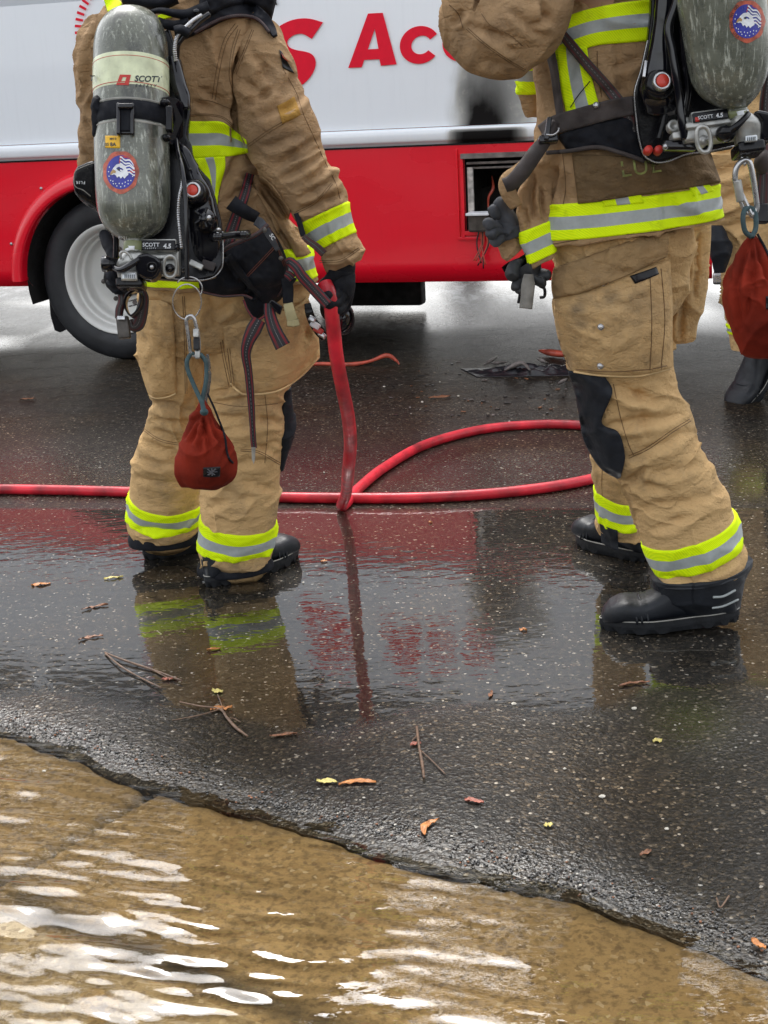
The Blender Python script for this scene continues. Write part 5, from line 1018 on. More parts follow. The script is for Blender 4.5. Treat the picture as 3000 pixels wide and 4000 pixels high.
# gear hanging at the left hip
tube('side_tube', pts([(251, 500, 3.30), (251, 530, 3.30), (250, 560, 3.30)]), .0068, M['black_gloss'], pack1, 10, 12)
ll_ = Loft([(236, 575, 254, 572, 3.32, 1), (232, 595, 256, 592, 3.31, 1), (233, 612, 258, 612, 3.31, 1), (240, 628, 266, 628, 3.31, 1), (248, 636, 268, 636, 3.31, .8)], 40, 40, wr=.004, wsc=(20, 20, 20)); V, F = ll_.data(); mesh('strap_pad', V, F, M['nylon'], pack1)
sp_ = Loft([(216, 505, 236, 500, 3.42, 1), (222, 530, 248, 525, 3.40, 1), (236, 555, 256, 550, 3.37, 1), (240, 580, 256, 578, 3.34, 1)], 30, 40, wr=.004); V, F = sp_.data(); mesh('strap_pad', V, F, M['nylon'], pack1)
ribbon('webbing_tail', [(262, 636, 3.31), (263, 652, 3.305), (258, 668, 3.30), (256, 688, 3.30)], [16, 18, 18, 16], 'webworn', pack1, .005, 30, curl=.006)
ribbon('webbing_loop', [(300, 615, 3.33), (310, 640, 3.33), (306, 672, 3.33), (298, 700, 3.33), (286, 706, 3.335), (281, 690, 3.34)], [10, 20, 26, 28, 18, 12], 'webworn', pack1, .006, 40, curl=.006)
P = [(276, 672), (272, 655), (277, 640), (292, 630), (303, 634), (306, 650), (300, 668), (286, 682)]; 
LP = np.array([at(x, y, 3.30) for x, y in P]); 
rg = spline(LP, 60, True); V = np.vstack([rg - FW * .022, rg + FW * .022, rg + FW * .022 + (rg - rg.mean(0)) * .12, rg - FW * .022 + (rg - rg.mean(0)) * .12]); F = []
for a_, b_ in ((0, 1), (1, 2), (2, 3), (3, 0)): F += [(a_ * 60 + i, a_ * 60 + (i + 1) % 60, b_ * 60 + (i + 1) % 60, b_ * 60 + i) for i in range(60)]
mesh('rubber_loop', V, F, M['black_gloss'], pack1)
for k in range(3): tube('silver_rib', pts([(278, 640 + k * 11, 3.31), (296, 634 + k * 12, 3.31)]), .0016, M['steel'], pack1, 6)
pxbox('hip_buckle', 267, 708, 3.30, 12.5, .012, 23, 'burnt_b', pack1, tilt=-.12, bev=.003); pxbox('buckle_slot', 262, 687, 3.288, 8, .004, 4, 'steel', pack1, bev=.001)
# ---------------------------------------------------------------- things carried on the belt
tcam = thing('thermal_camera', 'rounded black thermal camera hanging left of the scratched air cylinder', 'thermal camera', at(180, 395, 3.45))
o = poly_solid('camera_body', [(212, 340, 3.42), (186, 347, 3.42), (165, 356, 3.42), (156, 368, 3.42), (154, 390, 3.42), (158, 412, 3.42), (168, 426, 3.42), (190, 440, 3.42), (214, 456, 3.42)], 3.42, .085, 'black', tcam, 16)
tube('panel_line', pts([(206, 351, 3.415), (178, 361, 3.415), (163, 370, 3.415), (160, 385, 3.415), (163, 403, 3.415), (180, 411, 3.415), (196, 424, 3.415)]), .0012, M['welt'], o, 6, 40)
text_mesh('maker_lettering', 'FLIR', 174, 394, 3.414, 9, 'white', o, tilt=math.pi + .04, bold=.02, spacing=1.3); tube('lens_rim', pts([(200 + 8 * math.cos(a), 440 + 8 * math.sin(a), 3.44) for a in el]), .002, M['black_gloss'], o, 6, None, True)
pouch = thing('mask_pouch', 'black cloth mask pouch with rust stitching on the left firefighter\'s right hip', 'pouch', at(550, 580, 3.4))
pcs = Caster().add(*torso1.data()).add(*pel1.data())
pb = patch('pouch_body', pcs, [(484, 541), (512, 522), (545, 510), (577, 486)], [(546, 630), (560, 646), (577, 656), (603, 640)], 'nylon', pouch, .05, .07, 40, 36, puff=.05, mid=[(511, 590), (543, 582), (580, 573), (619, 563)], wr=.004, ppow=.4)
pcc = Caster().add([pb.matrix_world @ v.co + Vector(BASE[pouch.name]) for v in pb.data.vertices], [tuple(p.vertices) for p in pb.data.polygons])
tube('pouch_rim', pts([(483, 541, 3.31), (500, 530, 3.30), (525, 519, 3.295), (550, 508, 3.29), (568, 496, 3.295), (579, 485, 3.30)]), .005, M['webworn'], pouch, 8, 40)
seams(pcc, [([(526, 602), (560, 566), (594, 530)], 4), ([(594, 510), (606, 545), (616, 575)], 3)], pouch, 'seamr', .0011)
ribbon('pouch_band', [(490, 553), (512, 585), (535, 618), (558, 644)], [20, 23, 24, 24], 'nylon', pouch, .004, 30, caster=pcc, off=.005)
cline('pouch_edge', pcc, [(582, 492), (598, 528), (612, 558), (619, 580), (612, 615), (600, 640)], .0026, 'webworn', pouch, .002, 40)
ball('snap', 571, 497, 3.285, 5, .004, 6, 'burnt_b', pouch); ball('snap', 607, 558, 3.30, 5, .004, 5, 'burnt_b', pouch)
ribbon('pouch_collar', [(552, 476, 3.34), (562, 482, 3.32), (572, 494, 3.31), (586, 515, 3.31), (600, 540, 3.32)], [20, 22, 18, 14, 10], 'greyglove', pouch, .006, 30)
text_mesh('collar_lettering', 'MSA'[:0] + 'SC', 588, 512, 3.298, 12, 'white', pouch, tilt=1.0, bold=.02)
holder = thing('strap_holder', 'beige webbing tab hanging from a black strap above the right cargo pocket', 'belt strap', at(628, 670, 3.4))
ribbon('holder_strap', [(618, 600, 3.40), (622, 625, 3.39), (622, 655, 3.38)], [24, 24, 22], 'nylon', holder, .004, 20)
ribbon('beige_tab', [(622, 655, 3.37), (626, 672, 3.36), (632, 692, 3.36)], [21, 22, 24], 'beige', holder, .007, 20); ribbon('beige_tab', [(620, 699, 3.355), (634, 698, 3.35), (646, 696, 3.355)], [10, 14, 13], 'beige', holder, .01, 16)
# ring, carabiner, bag
def carabiner(name, label, outline, gate, Y, parent_group, r, ringdef=None):
    t = thing(name, label, 'carabiner', at(outline[0][0], outline[0][1], Y), group='carabiners on the air packs')
    tube('spine', pts([(x, y, Y) for x, y in outline]), r, M['steel'], t, 12, 60, True)
    tube('gate_sleeve', pts([(x, y, Y) for x, y in gate]), r * 1.45, M['alu'], t, 14, 20)
    return t
cb1 = carabiner('carabiner', 'steel carabiner on a thin wire ring behind the left firefighter', [(412, 682), (404, 686), (403, 700), (408, 730), (412, 760), (420, 768), (428, 760), (429, 735), (424, 705), (419, 688)], [(426, 718), (428, 740), (428, 758)], 3.17, 0, .0042)
tube('wire_ring', pts([(404 + 31 * math.cos(a), 652 + 38 * math.sin(a), 3.165 + .01 * math.sin(a)) for a in el]), .0016, M['steel'], cb1, 8, None, True)
tube('wire_ring', pts([(408 + 29 * math.cos(a), 640 - 36 + 20 + 26 * math.sin(a), 3.172) for a in np.linspace(-2.6, .6, 24)]), .0016, M['steel'], cb1, 8)
pxbox('gate_body', 425, 742, 3.165, 6.5, .008, 14, 'black', cb1, bev=.002); pxbox('gate_body', 424, 720, 3.165, 6, .008, 9, 'alu', cb1, bev=.002); pxbox('swivel', 427, 766, 3.165, 5.5, .007, 9, 'alu', cb1, bev=.003)
def bag(name, label, rings, loopP, loopP2, logo, logoT, draw, Y, seed, creases):
    t = thing(name, label, 'drawstring bag', at((rings[3][0] + rings[3][2]) / 2, rings[3][1], Y), group='red drawstring bags')
    L = Loft([(a, b, c, d, Y, .85) for a, b, c, d in rings], 130, 170, wr=.0045, wsc=(16, 16, 7), seed=seed, creases=creases); V, F = L.data(); b = mesh('bag_body', V, F, M['redbag'], t); c = Caster().add(V, F)
    for lp in (loopP, loopP2): tube('loop_cord', pts(lp), .0052, M['cord'], t, 12, 70)
    lg = patch('logo_patch', c, *logo, 'black', b, .002, .002, 12, 8)
    cast_polys('logo_mark', c, logoT, 'nylon2', lg, .0055)
    tube('draw_cord', cast_grid(c, spline(np.array(draw, float), 30)[None], .005)[0], .0026, M['nylon'], t, 8)
    return t, L, c

for o in bpy.data.objects:
    if o.name.startswith('hip_buckle'): pass
bag1, bgL, bgc = bag('drawstring_bag', 'rust red drawstring bag hanging from a teal cord loop behind the left firefighter\'s legs',
    [(432, 862, 446, 862), (420, 885, 458, 882), (412, 905, 466, 900), (400, 930, 482, 926), (388, 965, 502, 960), (381, 1000, 511, 998), (385, 1025, 508, 1022), (398, 1045, 492, 1043), (420, 1055, 465, 1054), (436, 1056, 450, 1056)],
    [(442, 892, 3.12), (436, 870, 3.13), (420, 835, 3.15), (406, 800, 3.16), (404, 780, 3.165), (412, 766, 3.17), (420, 764, 3.17)], [(440, 892, 3.12), (437, 865, 3.14), (444, 830, 3.15), (446, 800, 3.16), (444, 780, 3.165), (434, 767, 3.17), (424, 764, 3.17)],
    ([(439, 1010), (458, 1009), (476, 1008)], [(439, 1030), (458, 1031), (475, 1029)]),
    [[(446, 1013), (450, 1013), (466, 1026), (462, 1026)], [(464, 1012), (468, 1013), (452, 1027), (447, 1026)], [(447, 1019), (470, 1018), (470, 1020), (447, 1021)], [(456, 1012), (459, 1012), (460, 1028), (457, 1028)]],
    [(448, 850), (462, 880), (472, 905), (485, 940), (490, 975), (495, 990), (503, 1000)], 3.20, 31,
    [(438, 890, 410, 960, 5, 8), (442, 895, 432, 980, 5, 9), (446, 895, 452, 990, 5, 8), (450, 890, 480, 970, 5, 9), (430, 890, 395, 950, 5, 8), (456, 890, 500, 960, 5, 8), (440, 900, 440, 940, 4, 8)])
ball('cord_knot', 441, 890, 3.13, 9, .012, 8, 'cord', bag1)
# ---------------------------------------------------------------- hose
hose = thing('fire_hose', 'red rubber fire hose running along the wet road and up to the gloved hand', 'fire hose', gnd(745, 1090))
hr = .0155
def hg(x, y, z=.018): p = gnd(x, y); p = gnd(x, y, z); return p
Hup = [at(702, 612, 3.41), at(712, 640, 3.39), at(719, 700, 3.40), at(727, 770, 3.43), at(740, 840, 3.50), at(752, 900, 3.60), at(757, 960, 3.72), at(752, 1020, 3.85), at(748, 1060, 3.95)]
E1 = hg(738, 1092, .020)
Hh = Hup[:-1] + [hg(748, 1065, .09), E1, hg(748, 1086, .017), hg(775, 1055, .018), hg(830, 1010, .018), hg(920, 960, .018), hg(1040, 928, .018), hg(1160, 917, .018), hg(1260, 919, .018), hg(1330, 930, .018), hg(1385, 955, .018), hg(1390, 985, .018), hg(1350, 1012, .018), hg(1285, 1033, .018), hg(1180, 1053, .018), hg(1040, 1068, .018), hg(900, 1075, .018), hg(780, 1076, .018), hg(600, 1074, .018), hg(440, 1068, .018), hg(260, 1062, .018), hg(100, 1058, .018), hg(-80, 1056, .018), hg(-400, 1052, .018)]
rr = [.0180] * 9 + [.0180, .0180] + [.0178] * (len(Hh) - 11)
V, F, uv = tube_data(Hh, rr, 24, 520); mesh('hose_line', V, F, M['hose'], hose)
mask = thing('face_mask', 'glossy black face mask with silver, white and red clips held behind the red hose', 'face mask', at(740, 690, 3.5))
ball('mask_lens', 742, 690, 3.52, 22, .05, 32, 'black_gloss', mask, .3); tube('mask_rim', pts([(742 + 21 * math.cos(a) , 690 + 30 * math.sin(a), 3.49) for a in el]), .004, M['black'], mask, 8, None, True); ball('mask_cup', 715, 665, 3.54, 24, .05, 30, 'nylon', mask)
for (x, y, m_, hx, hy_) in [(674, 690, 'steel', 8, 6), (681, 703, 'white', 11, 6.5), (688, 714, 'inkred', 11, 6), (696, 724, 'steel', 9, 5)]: pxbox('mask_clip', x, y, 3.47, hx, .012, hy_, m_, mask, tilt=.55, bev=.003)
ribbon('mask_strap', [(664, 655, 3.48), (668, 675, 3.47), (676, 695, 3.475), (690, 715, 3.475), (702, 730, 3.48)], [14, 18, 20, 22, 18], 'black', mask, .01, 30)
# ---------------------------------------------------------------- right firefighter
root2 = thing('person', 'firefighter in brown coat stepping left beside the burnt compartment, left elbow raised', 'person', gnd(1450, 1340))
b2 = [at(1270, -420, 3.1), at(1290, -260, 3.1), at(1320, 0, 3.12), at(1340, 500, 3.18)]
body(root2, *b2, (at(1230, -100, 3.0), at(1260, -100, 3.3)), (at(1040, 85, 2.99), at(1150, 120, 3.28)), (at(1005, -60, 2.98), at(1140, -20, 3.2)), (at(1320, 560, 3.15), at(1400, 560, 3.36)), (at(1370, 900, 3.2), at(1350, 900, 3.62)), (at(1510, 1240, 3.24), at(1345, 1150, 3.84)))
torso2 = Loft([(1215, -230, 1420, -235, 3.12, .8), (1180, -150, 1450, -160, 3.12, .7), (1165, -60, 1460, -70, 3.12, .6), (1162, 20, 1465, 5, 3.12, .6), (1160, 100, 1475, 80, 3.12, .6), (1160, 190, 1490, 170, 3.12, .6), (1163, 265, 1502, 240, 3.12, .6), (1168, 330, 1520, 300, 3.12, .58), (1176, 385, 1535, 352, 3.12, .56), (1181, 438, 1547, 396, 3.12, .52), (1177, 518, 1562, 468, 3.12, .52), (1178, 524, 1560, 473, 3.12, .48)],
    200, 260, wr=.007, wsc=(6, 6, 8), seed=41, creases=[(1205, 250, 1200, 420, 8, 10), (1300, 110, 1370, 230, 10, 7), (1320, 150, 1390, 120, 9, 6), (1290, 200, 1360, 190, 8, 5), (1195, 340, 1190, 440, 8, 12), (1215, 380, 1225, 450, 8, 7), (1250, 120, 1220, 180, 8, 6), (1170, 60, 1200, 260, 9, 7), (1330, 90, 1350, 200, 9, 6)])
arm2 = Loft([(1225, -110, 1215, 70, 2.99, .9), (1180, -100, 1200, 108, 2.985, .9), (1130, -85, 1150, 150, 2.98, .9), (1085, -70, 1092, 175, 2.975, .9), (1050, -45, 1045, 168, 2.97, .9), (1030, -20, 1000, 145, 2.965, .9), (1025, 0, 970, 110, 2.96, .9), (1025, 0, 956, 62, 2.955, .9), (1030, -15, 955, 20, 2.95, .9), (1035, -50, 962, -30, 2.95, .9), (1030, -120, 965, -110, 2.95, .9)],
    150, 170, wr=.0045, wsc=(6, 6, 6), seed=45, creases=[(1150, 60, 1190, 30, 8, 8), (1010, 50, 1120, 120, 10, 9, 6), (1100, 20, 1170, 80, 9, 8), (975, 60, 1000, 20, 8, 8), (1040, 60, 1120, 90, 8, 6), (1030, 130, 1090, 150, 9, 5), (1170, 0, 1195, 60, 8, 9)])
farm2 = Loft([(1105, 80, 1200, 75, 3.26, .9), (1110, 118, 1190, 112, 3.26, .9), (1113, 150, 1180, 150, 3.265, .9), (1122, 205, 1176, 203, 3.27, .9), (1128, 235, 1172, 236, 3.27, .9), (1134, 252, 1168, 254, 3.27, .9)], 70, 70, wr=.004, seed=47)
flap2 = Loft([(1150, 330, 1200, 330, 3.10, .5), (1132, 372, 1196, 375, 3.10, .45), (1124, 410, 1192, 412, 3.09, .42), (1122, 455, 1188, 450, 3.09, .42), (1124, 500, 1184, 474, 3.09, .42), (1147, 570, 1196, 545, 3.09, .42), (1152, 574, 1198, 549, 3.09, .38)], 90, 110, wr=.007, wsc=(14, 14, 6), seed=48, creases=[(1150, 370, 1150, 480, 6, 12), (1170, 400, 1176, 480, 5, 12), (1135, 400, 1140, 500, 5, 9)])
jk2, jc2 = garment('jacket', [torso2, arm2, farm2, flap2], 'jacket', root2)
trim_band(torso2, torso2.vr(9), torso2.vr(10), jk2); trim_band(flap2, flap2.vr(4), flap2.vr(5), jk2); trim_band(farm2, farm2.vr(2) - .12, farm2.vr(3), jk2)
t2c = Caster().add(*torso2.data())
patch('reflective_trim', t2c, [(1190, 50), (1224, 35), (1270, 20), (1340, 6), (1412, -2)], [(1200, 128), (1243, 112), (1290, 97), (1340, 92), (1402, 87)], 'lime', jk2, .005, .007, 40, 16, stripes=True)
patch('reflective_trim', t2c, [(1202, 106), (1206, 150), (1214, 200), (1226, 256)], [(1268, 100), (1274, 145), (1284, 190), (1294, 226)], 'lime', jk2, .0055, .007, 26, 14, stripes=True)
for (a, b, c_, d) in [((1301, 434), (1383, 415), (1304, 446), (1391, 438)), ((1489, 404), (1533, 399), (1500, 424), (1545, 412))]:
    patch('reflective_trim', t2c, [a, ((a[0] + c_[0]) / 2, (a[1] + c_[1]) / 2), c_], [b, ((b[0] + d[0]) / 2, (b[1] + d[1]) / 2), d], 'lime', jk2, .0065, .006, 6, 10, stripes=True)
pn = patch('name_panel', t2c, [(1237, 334), (1300, 334), (1400, 340), (1480, 335), (1535, 328)], [(1250, 439), (1310, 432), (1400, 418), (1490, 405), (1557, 392)], 'panel', jk2, .010, .010, 50, 20, puff=.004, wr=.002)
pnc = Caster().add([Vector(v.co) + Vector(BASE[root2.name].tolist()) for v in pn.data.vertices], [tuple(p.vertices) for p in pn.data.polygons])
text_mesh('stencil_lettering', 'LUE', 1384, 362, 3, 50, 'palegreen', pn, tilt=-.14, bold=.0, wrap=pnc, depth=.003, spacing=1.1)
seams(jc2, [([(1010, 60), (1050, 95), (1100, 130), (1135, 150)], 4), ([(1040, 30), (1060, 55), (1100, 75), (1130, 100)], 0), ([(970, 10), (990, 30), (1000, 60)], 0), ([(1310, 5), (1345, -2), (1400, -10)], 3), ([(1290, 110), (1292, 165), (1300, 210)], 0), ([(1215, 330), (1222, 400), (1216, 445)], 0), ([(1190, 528), (1300, 510), (1420, 500), (1550, 470)], 0)], jk2)
# trousers
pel2 = Loft([(1192, 470, 1500, 460, 3.17, .6), (1196, 540, 1500, 530, 3.19, .6), (1200, 600, 1490, 595, 3.22, .55), (1225, 660, 1470, 655, 3.25, .5), (1260, 700, 1430, 700, 3.27, .4)], 120, 80, wr=.006, seed=52)
nl2 = Loft([(1192, 500, 1470, 490, 3.15, .75), (1198, 580, 1450, 565, 3.155, .75), (1204, 680, 1452, 670, 3.16, .78), (1216, 752, 1455, 745, 3.17, .8), (1236, 805, 1457, 798, 3.18, .82), (1250, 858, 1469, 846, 3.19, .85), (1262, 920, 1488, 894, 3.20, .85), (1284, 985, 1506, 945, 3.21, .85), (1330, 1035, 1528, 990, 3.215, .85), (1356, 1078, 1550, 1033, 3.22, .85), (1374, 1126, 1568, 1070, 3.225, .88), (1391, 1174, 1583, 1105, 3.23, .9), (1418, 1238, 1600, 1165, 3.235, .85), (1419, 1252, 1606, 1182, 3.24, .85), (1427, 1248, 1600, 1179, 3.24, .8)],
    210, 360, wr=.0055, wsc=(6, 6, 10), seed=54, creases=[(1320, 830, 1440, 880, 10, 9), (1330, 860, 1460, 860, 9, 6), (1290, 925, 1420, 900, 9, 9), (1340, 930, 1480, 890, 9, 7), (1350, 1000, 1500, 930, 10, 8), (1345, 1050, 1400, 1010, 8, 11), (1350, 1040, 1450, 1060, 9, 7), (1370, 1100, 1480, 1080, 10, 5), (1400, 1150, 1500, 1110, 9, 5), (1380, 820, 1400, 960, 9, 5), (1430, 1240, 1500, 1262, 7, 8), (1500, 1262, 1590, 1200, 7, 6), (1440, 1100, 1560, 1060, 10, 5), (1400, 1030, 1520, 1000, 10, 6)])
fl2 = Loft([(1330, 500, 1530, 500, 3.34, .7), (1325, 600, 1520, 595, 3.38, .7), (1315, 680, 1490, 680, 3.45, .75), (1300, 770, 1445, 765, 3.53, .8), (1286, 860, 1425, 860, 3.61, .85), (1280, 940, 1404, 940, 3.64, .9), (1280, 1005, 1392, 1010, 3.67, .95), (1283, 1052, 1387, 1072, 3.69, 1.0), (1288, 1114, 1393, 1126, 3.71, 1.05), (1290, 1132, 1398, 1146, 3.72, 1.05), (1296, 1148, 1402, 1162, 3.72, 1.05), (1302, 1144, 1396, 1156, 3.72, 1.0)], 150, 280, wr=.005, wsc=(6, 6, 12), seed=57, creases=[(1290, 900, 1400, 920, 8, 7), (1290, 1000, 1390, 1040, 8, 7)])
fp2 = Loft([(1440, 480, 1540, 478, 3.30, .5), (1440, 530, 1539, 530, 3.31, .5), (1442, 600, 1532, 592, 3.32, .5), (1446, 660, 1519, 655, 3.33, .5), (1448, 705, 1510, 700, 3.34, .5), (1452, 735, 1505, 730, 3.345, .5), (1456, 744, 1500, 738, 3.345, .45)], 110, 150, p=.8, wr=.006, wsc=(12, 12, 4), seed=58, creases=[(1470, 510, 1462, 620, 6, 12), (1490, 520, 1478, 620, 6, 11), (1510, 500, 1500, 650, 6, 10), (1458, 560, 1456, 700, 6, 8), (1480, 640, 1465, 740, 7, 9)])
tr2, tc2 = garment('trousers', [pel2, nl2, fl2, fp2], 'trouser', root2)
trim_band(nl2, nl2.vr(11), nl2.vr(12), tr2); trim_band(fl2, fl2.vr(7), fl2.vr(8), tr2)
nlc = Caster().add(*nl2.data()).add(*pel2.data())
pk2 = patch('cargo_pocket', nlc, [(1200, 628), (1290, 608), (1370, 584), (1448, 560)], [(1238, 803), (1300, 811), (1380, 812), (1450, 795)], 'trouser', tr2, .014, .03, 50, 44, puff=.026, mid=[(1206, 715), (1290, 712), (1380, 705), (1453, 690)], wr=.0025, ppow=.3)
pk2c = Caster().add([Vector(v.co) + Vector(BASE[root2.name].tolist()) for v in pk2.data.vertices], [tuple(p.vertices) for p in pk2.data.polygons])
def grime(o, spots):
    V = np.array([v.co[:] for v in o.data.vertices]) + BASE[o.name]; px, py = proj_v(V); g = np.zeros(len(V))
    for x, y, rx, ry, a in spots: g = np.maximum(g, a * np.exp(-(((px - x) / rx) ** 2 + ((py - y) / ry) ** 2)))
    g *= .7 + .5 * fbm(np.stack([px / 18, py / 18, px * 0], 1), 3); q = o.data.attributes.new('grime', 'FLOAT', 'POINT'); q.data.foreach_set('value', np.clip(g, 0, 1).astype(np.float32))
grime(pk2, [(1300, 640, 50, 28, .8), (1245, 680, 22, 60, .85), (1370, 660, 50, 40, .6), (1330, 730, 60, 40, .35), (1225, 770, 20, 25, .5), (1400, 780, 60, 20, .4), (1390, 640, 40, 20, .5)])
grime(tr1, [(640, 740, 30, 50, .5), (600, 800, 50, 25, .45), (500, 1060, 40, 30, .35), (340, 1040, 30, 40, .4), (560, 720, 30, 40, .3), (380, 760, 40, 50, .25), (500, 1225, 60, 14, .6), (350, 1170, 60, 12, .6), (610, 680, 20, 30, .4)])
grime(jk1, [(640, 330, 40, 60, .45), (700, 420, 30, 50, .5), (600, 180, 40, 60, .3), (740, 560, 40, 20, .5), (600, 300, 40, 40, .35), (560, 450, 60, 60, .2)])
grime(jk2, [(1000, 110, 50, 60, .6), (1090, 150, 60, 30, .55), (1060, 40, 60, 60, .25), (1350, 250, 60, 50, .25), (1220, 400, 30, 60, .3)])
grime(pn, [(1300, 400, 80, 30, .6), (1450, 370, 80, 40, .6), (1270, 360, 30, 40, .5)])
patch('pocket_flap', pk2c, [(1197, 578), (1285, 548), (1370, 517), (1443, 500)], [(1197, 644), (1270, 628), (1360, 592), (1441, 554)], 'jacket2', tr2, .012, .012, 40, 18, puff=.012, mid=[(1192, 612), (1275, 590), (1365, 556), (1444, 528)], wr=.004)
patch('hook_tape', pk2c, [(1361, 596), (1390, 586), (1418, 576)], [(1372, 613), (1398, 603), (1424, 592)], 'black', tr2, .003, .003, 10, 6)
cline('pocket_piping', pk2c, [(1240, 803), (1300, 811), (1380, 812), (1448, 796)], .0026, 'piping', tr2, .003, 40)
for x, y in ((1303, 611), (1298, 706), (1297, 790)):
    h = pk2c.cast(x, y); c = h[0] if h else at(x, y, 3.0); V, F = lathe_data([(0, -.006), (.005, -.0055), (.0075, -.003), (.008, 0)], c, FW, 20); mesh('snap', V, F, M['steel'], tr2)
seams(pk2c, [([(1404, 590), (1408, 700), (1404, 800)], 0), ([(1428, 580), (1436, 690), (1428, 798)], 0), ([(1245, 798), (1320, 803), (1400, 798), (1440, 790)], 0)], tr2, r=.0011)
seams(nlc, [([(1325, 830), (1340, 900), (1358, 960), (1370, 985)], 0), ([(1358, 985), (1400, 965), (1450, 930), (1490, 905)], 5), ([(1260, 640), (1300, 640)], 0)], tr2)
patch('knee_patch', nlc, [(1228, 800), (1244, 850), (1254, 910), (1264, 955), (1298, 1010), (1335, 1034)], [(1308, 815), (1323, 848), (1300, 912), (1336, 934), (1350, 985), (1341, 1032)], 'patchblk', tr2, .013, .016, 40, 16, puff=.004, wr=.0035)
fc2 = Caster().add(*fl2.data()); patch('cuff_guard', fc2, [(1296, 1132), (1315, 1140), (1334, 1146)], [(1300, 1172), (1318, 1184), (1336, 1190)], 'patchblk', tr2, .006, .006, 12, 10, wr=.003)
seams(fc2, [([(1303, 985), (1300, 1050), (1306, 1130)], 0)], tr2)
tg = gnd(1315, 1358); hg2 = gnd(1592, 1352); d2 = unit(hg2 - tg)
bt2 = make_boot(root2, tg + d2 * .305, tg - hg2, pitch=R(3.0), length=.318, shaft=.12)
sh2 = Loft([(1406, 1246, 1620, 1204, 3.245, .9), (1408, 1262, 1618, 1222, 3.245, .9), (1414, 1280, 1606, 1248, 3.24, .85), (1430, 1300, 1600, 1280, 3.24, .8), (1450, 1318, 1598, 1310, 3.24, .7)], 90, 40, wr=.003, seed=61); V, F = sh2.data(); sho = mesh('boot_shaft', V, F, M['boot'], bt2); shc = Caster().add(V, F)
for a_ in ([(1540, 1290), (1562, 1288), (1588, 1275)], [(1538, 1313), (1562, 1309), (1594, 1295)]): cline('reflective_stripe', shc, a_, .0032, 'silver', bt2, .002, 20)
seams(shc, [([(1500, 1262), (1497, 1285), (1500, 1305)], 3)], bt2, 'nylon')
tg = gnd(1248, 1166); hg3 = gnd(1392, 1212); make_boot(root2, hg3, tg - hg3, length=float(np.clip(np.linalg.norm(tg - hg3), .25, .315)), shaft=.08)
V, F = lathe_data([(.0, .13), (.06, .125), (.11, .08), (.125, .02), (.13, .0), (.165, -.012), (.16, -.02), (.12, -.015)], b2[0] + np.array([0, 0, .04]), [0, 0, 1.], 40, ref=(1, 0, 0)); mesh('helmet', V, F, M['helmet'], root2)
glove('glove', at(1003, -70, 2.97), at(1010, -150, 2.97), [pts([(1000 + k * 12, -185, 2.96), (1000 + k * 12, -210, 2.93)]) for k in range(4)], pts([(1040, -160, 2.95), (1050, -185, 2.94)]), 'darkglove', root2)
glove('glove', at(1140, -20, 3.2), at(1120, -90, 3.18), [pts([(1100 + k * 12, -120, 3.16), (1100 + k * 12, -145, 3.14)]) for k in range(4)], pts([(1150, -110, 3.15), (1155, -130, 3.14)]), 'darkglove', root2)
# second air pack
pack2 = thing('breathing_apparatus', 'tilted grey air cylinder and black frame on the firefighter beside the burnt compartment', 'air pack', at(1560, 100, 2.9), group='air packs on the firefighters')
tank2 = Loft([(1500, -352, 1530, -356, 2.86, 1), (1465, -330, 1565, -345, 2.86, 1), (1440, -290, 1602, -310, 2.86, 1), (1436, -240, 1622, -265, 2.86, 1), (1447, -150, 1636, -175, 2.86, 1), (1455, -60, 1645, -86, 2.86, 1), (1463, 5, 1652, -22, 2.86, 1), (1473, 60, 1657, 35, 2.86, 1), (1481, 108, 1661, 84, 2.86, 1), (1489, 156, 1660, 134, 2.86, 1), (1500, 190, 1652, 170, 2.86, 1), (1520, 214, 1638, 200, 2.86, 1), (1548, 230, 1622, 221, 2.86, 1), (1566, 236, 1614, 230, 2.86, 1), (1569, 240, 1614, 234, 2.86, 1), (1572, 258, 1617, 252, 2.86, 1)], 120, 260, wr=0)
V, F = tank2.data(); cyl2 = mesh('cylinder', V, F, M['cyl'], pack2); t2k = Caster().add(V, F)
V, F, _ = tank2.band(tank2.vr(14), tank2.vr(15), .002, 5); mesh('neck_collar', V, F, M['olive'], cyl2)
patch('white_tag', t2k, [(1591, 241), (1604, 238), (1617, 236)], [(1594, 251), (1606, 249), (1619, 246)], 'white', cyl2, .003, .001, 8, 5)
eagle(t2k, 1614, 46, 39, 46, cyl2, tilt=.12)
for ch, a in zip('GO IN THE USA', np.linspace(128, 236, 13)):
    if ch != ' ':
        ar_ = R(a); text_mesh('ring_lettering', ch, 1614 + 35 * math.cos(ar_), 46 - 41.5 * math.sin(ar_), 3, 9, 'ink', cyl2, tilt=-(ar_ + math.pi / 2), wrap=t2k, depth=.003, bold=.01)
F2Y = 2.97
bf2 = poly_solid('back_frame', [(x, y, F2Y) for x, y in [(1412, -120), (1406, 30), (1399, 87), (1386, 145), (1373, 183), (1370, 210), (1375, 260), (1380, 300), (1391, 334), (1406, 347), (1424, 351), (1482, 334), (1530, 326), (1590, 315), (1606, 230), (1600, -120)]], F2Y, .03, 'black', pack2, 6)
sd2 = Loft([(1420, -60, 1462, -60, 2.93, .8), (1414, 20, 1460, 20, 2.93, .8), (1406, 80, 1456, 82, 2.93, .8), (1396, 130, 1462, 135, 2.93, .7), (1386, 175, 1470, 185, 2.93, .6), (1388, 215, 1470, 222, 2.93, .5), (1398, 245, 1462, 246, 2.94, .4)], 60, 80, wr=.001); V, F = sd2.data(); mesh('side_shield', V, F, M['black_gloss'], bf2)
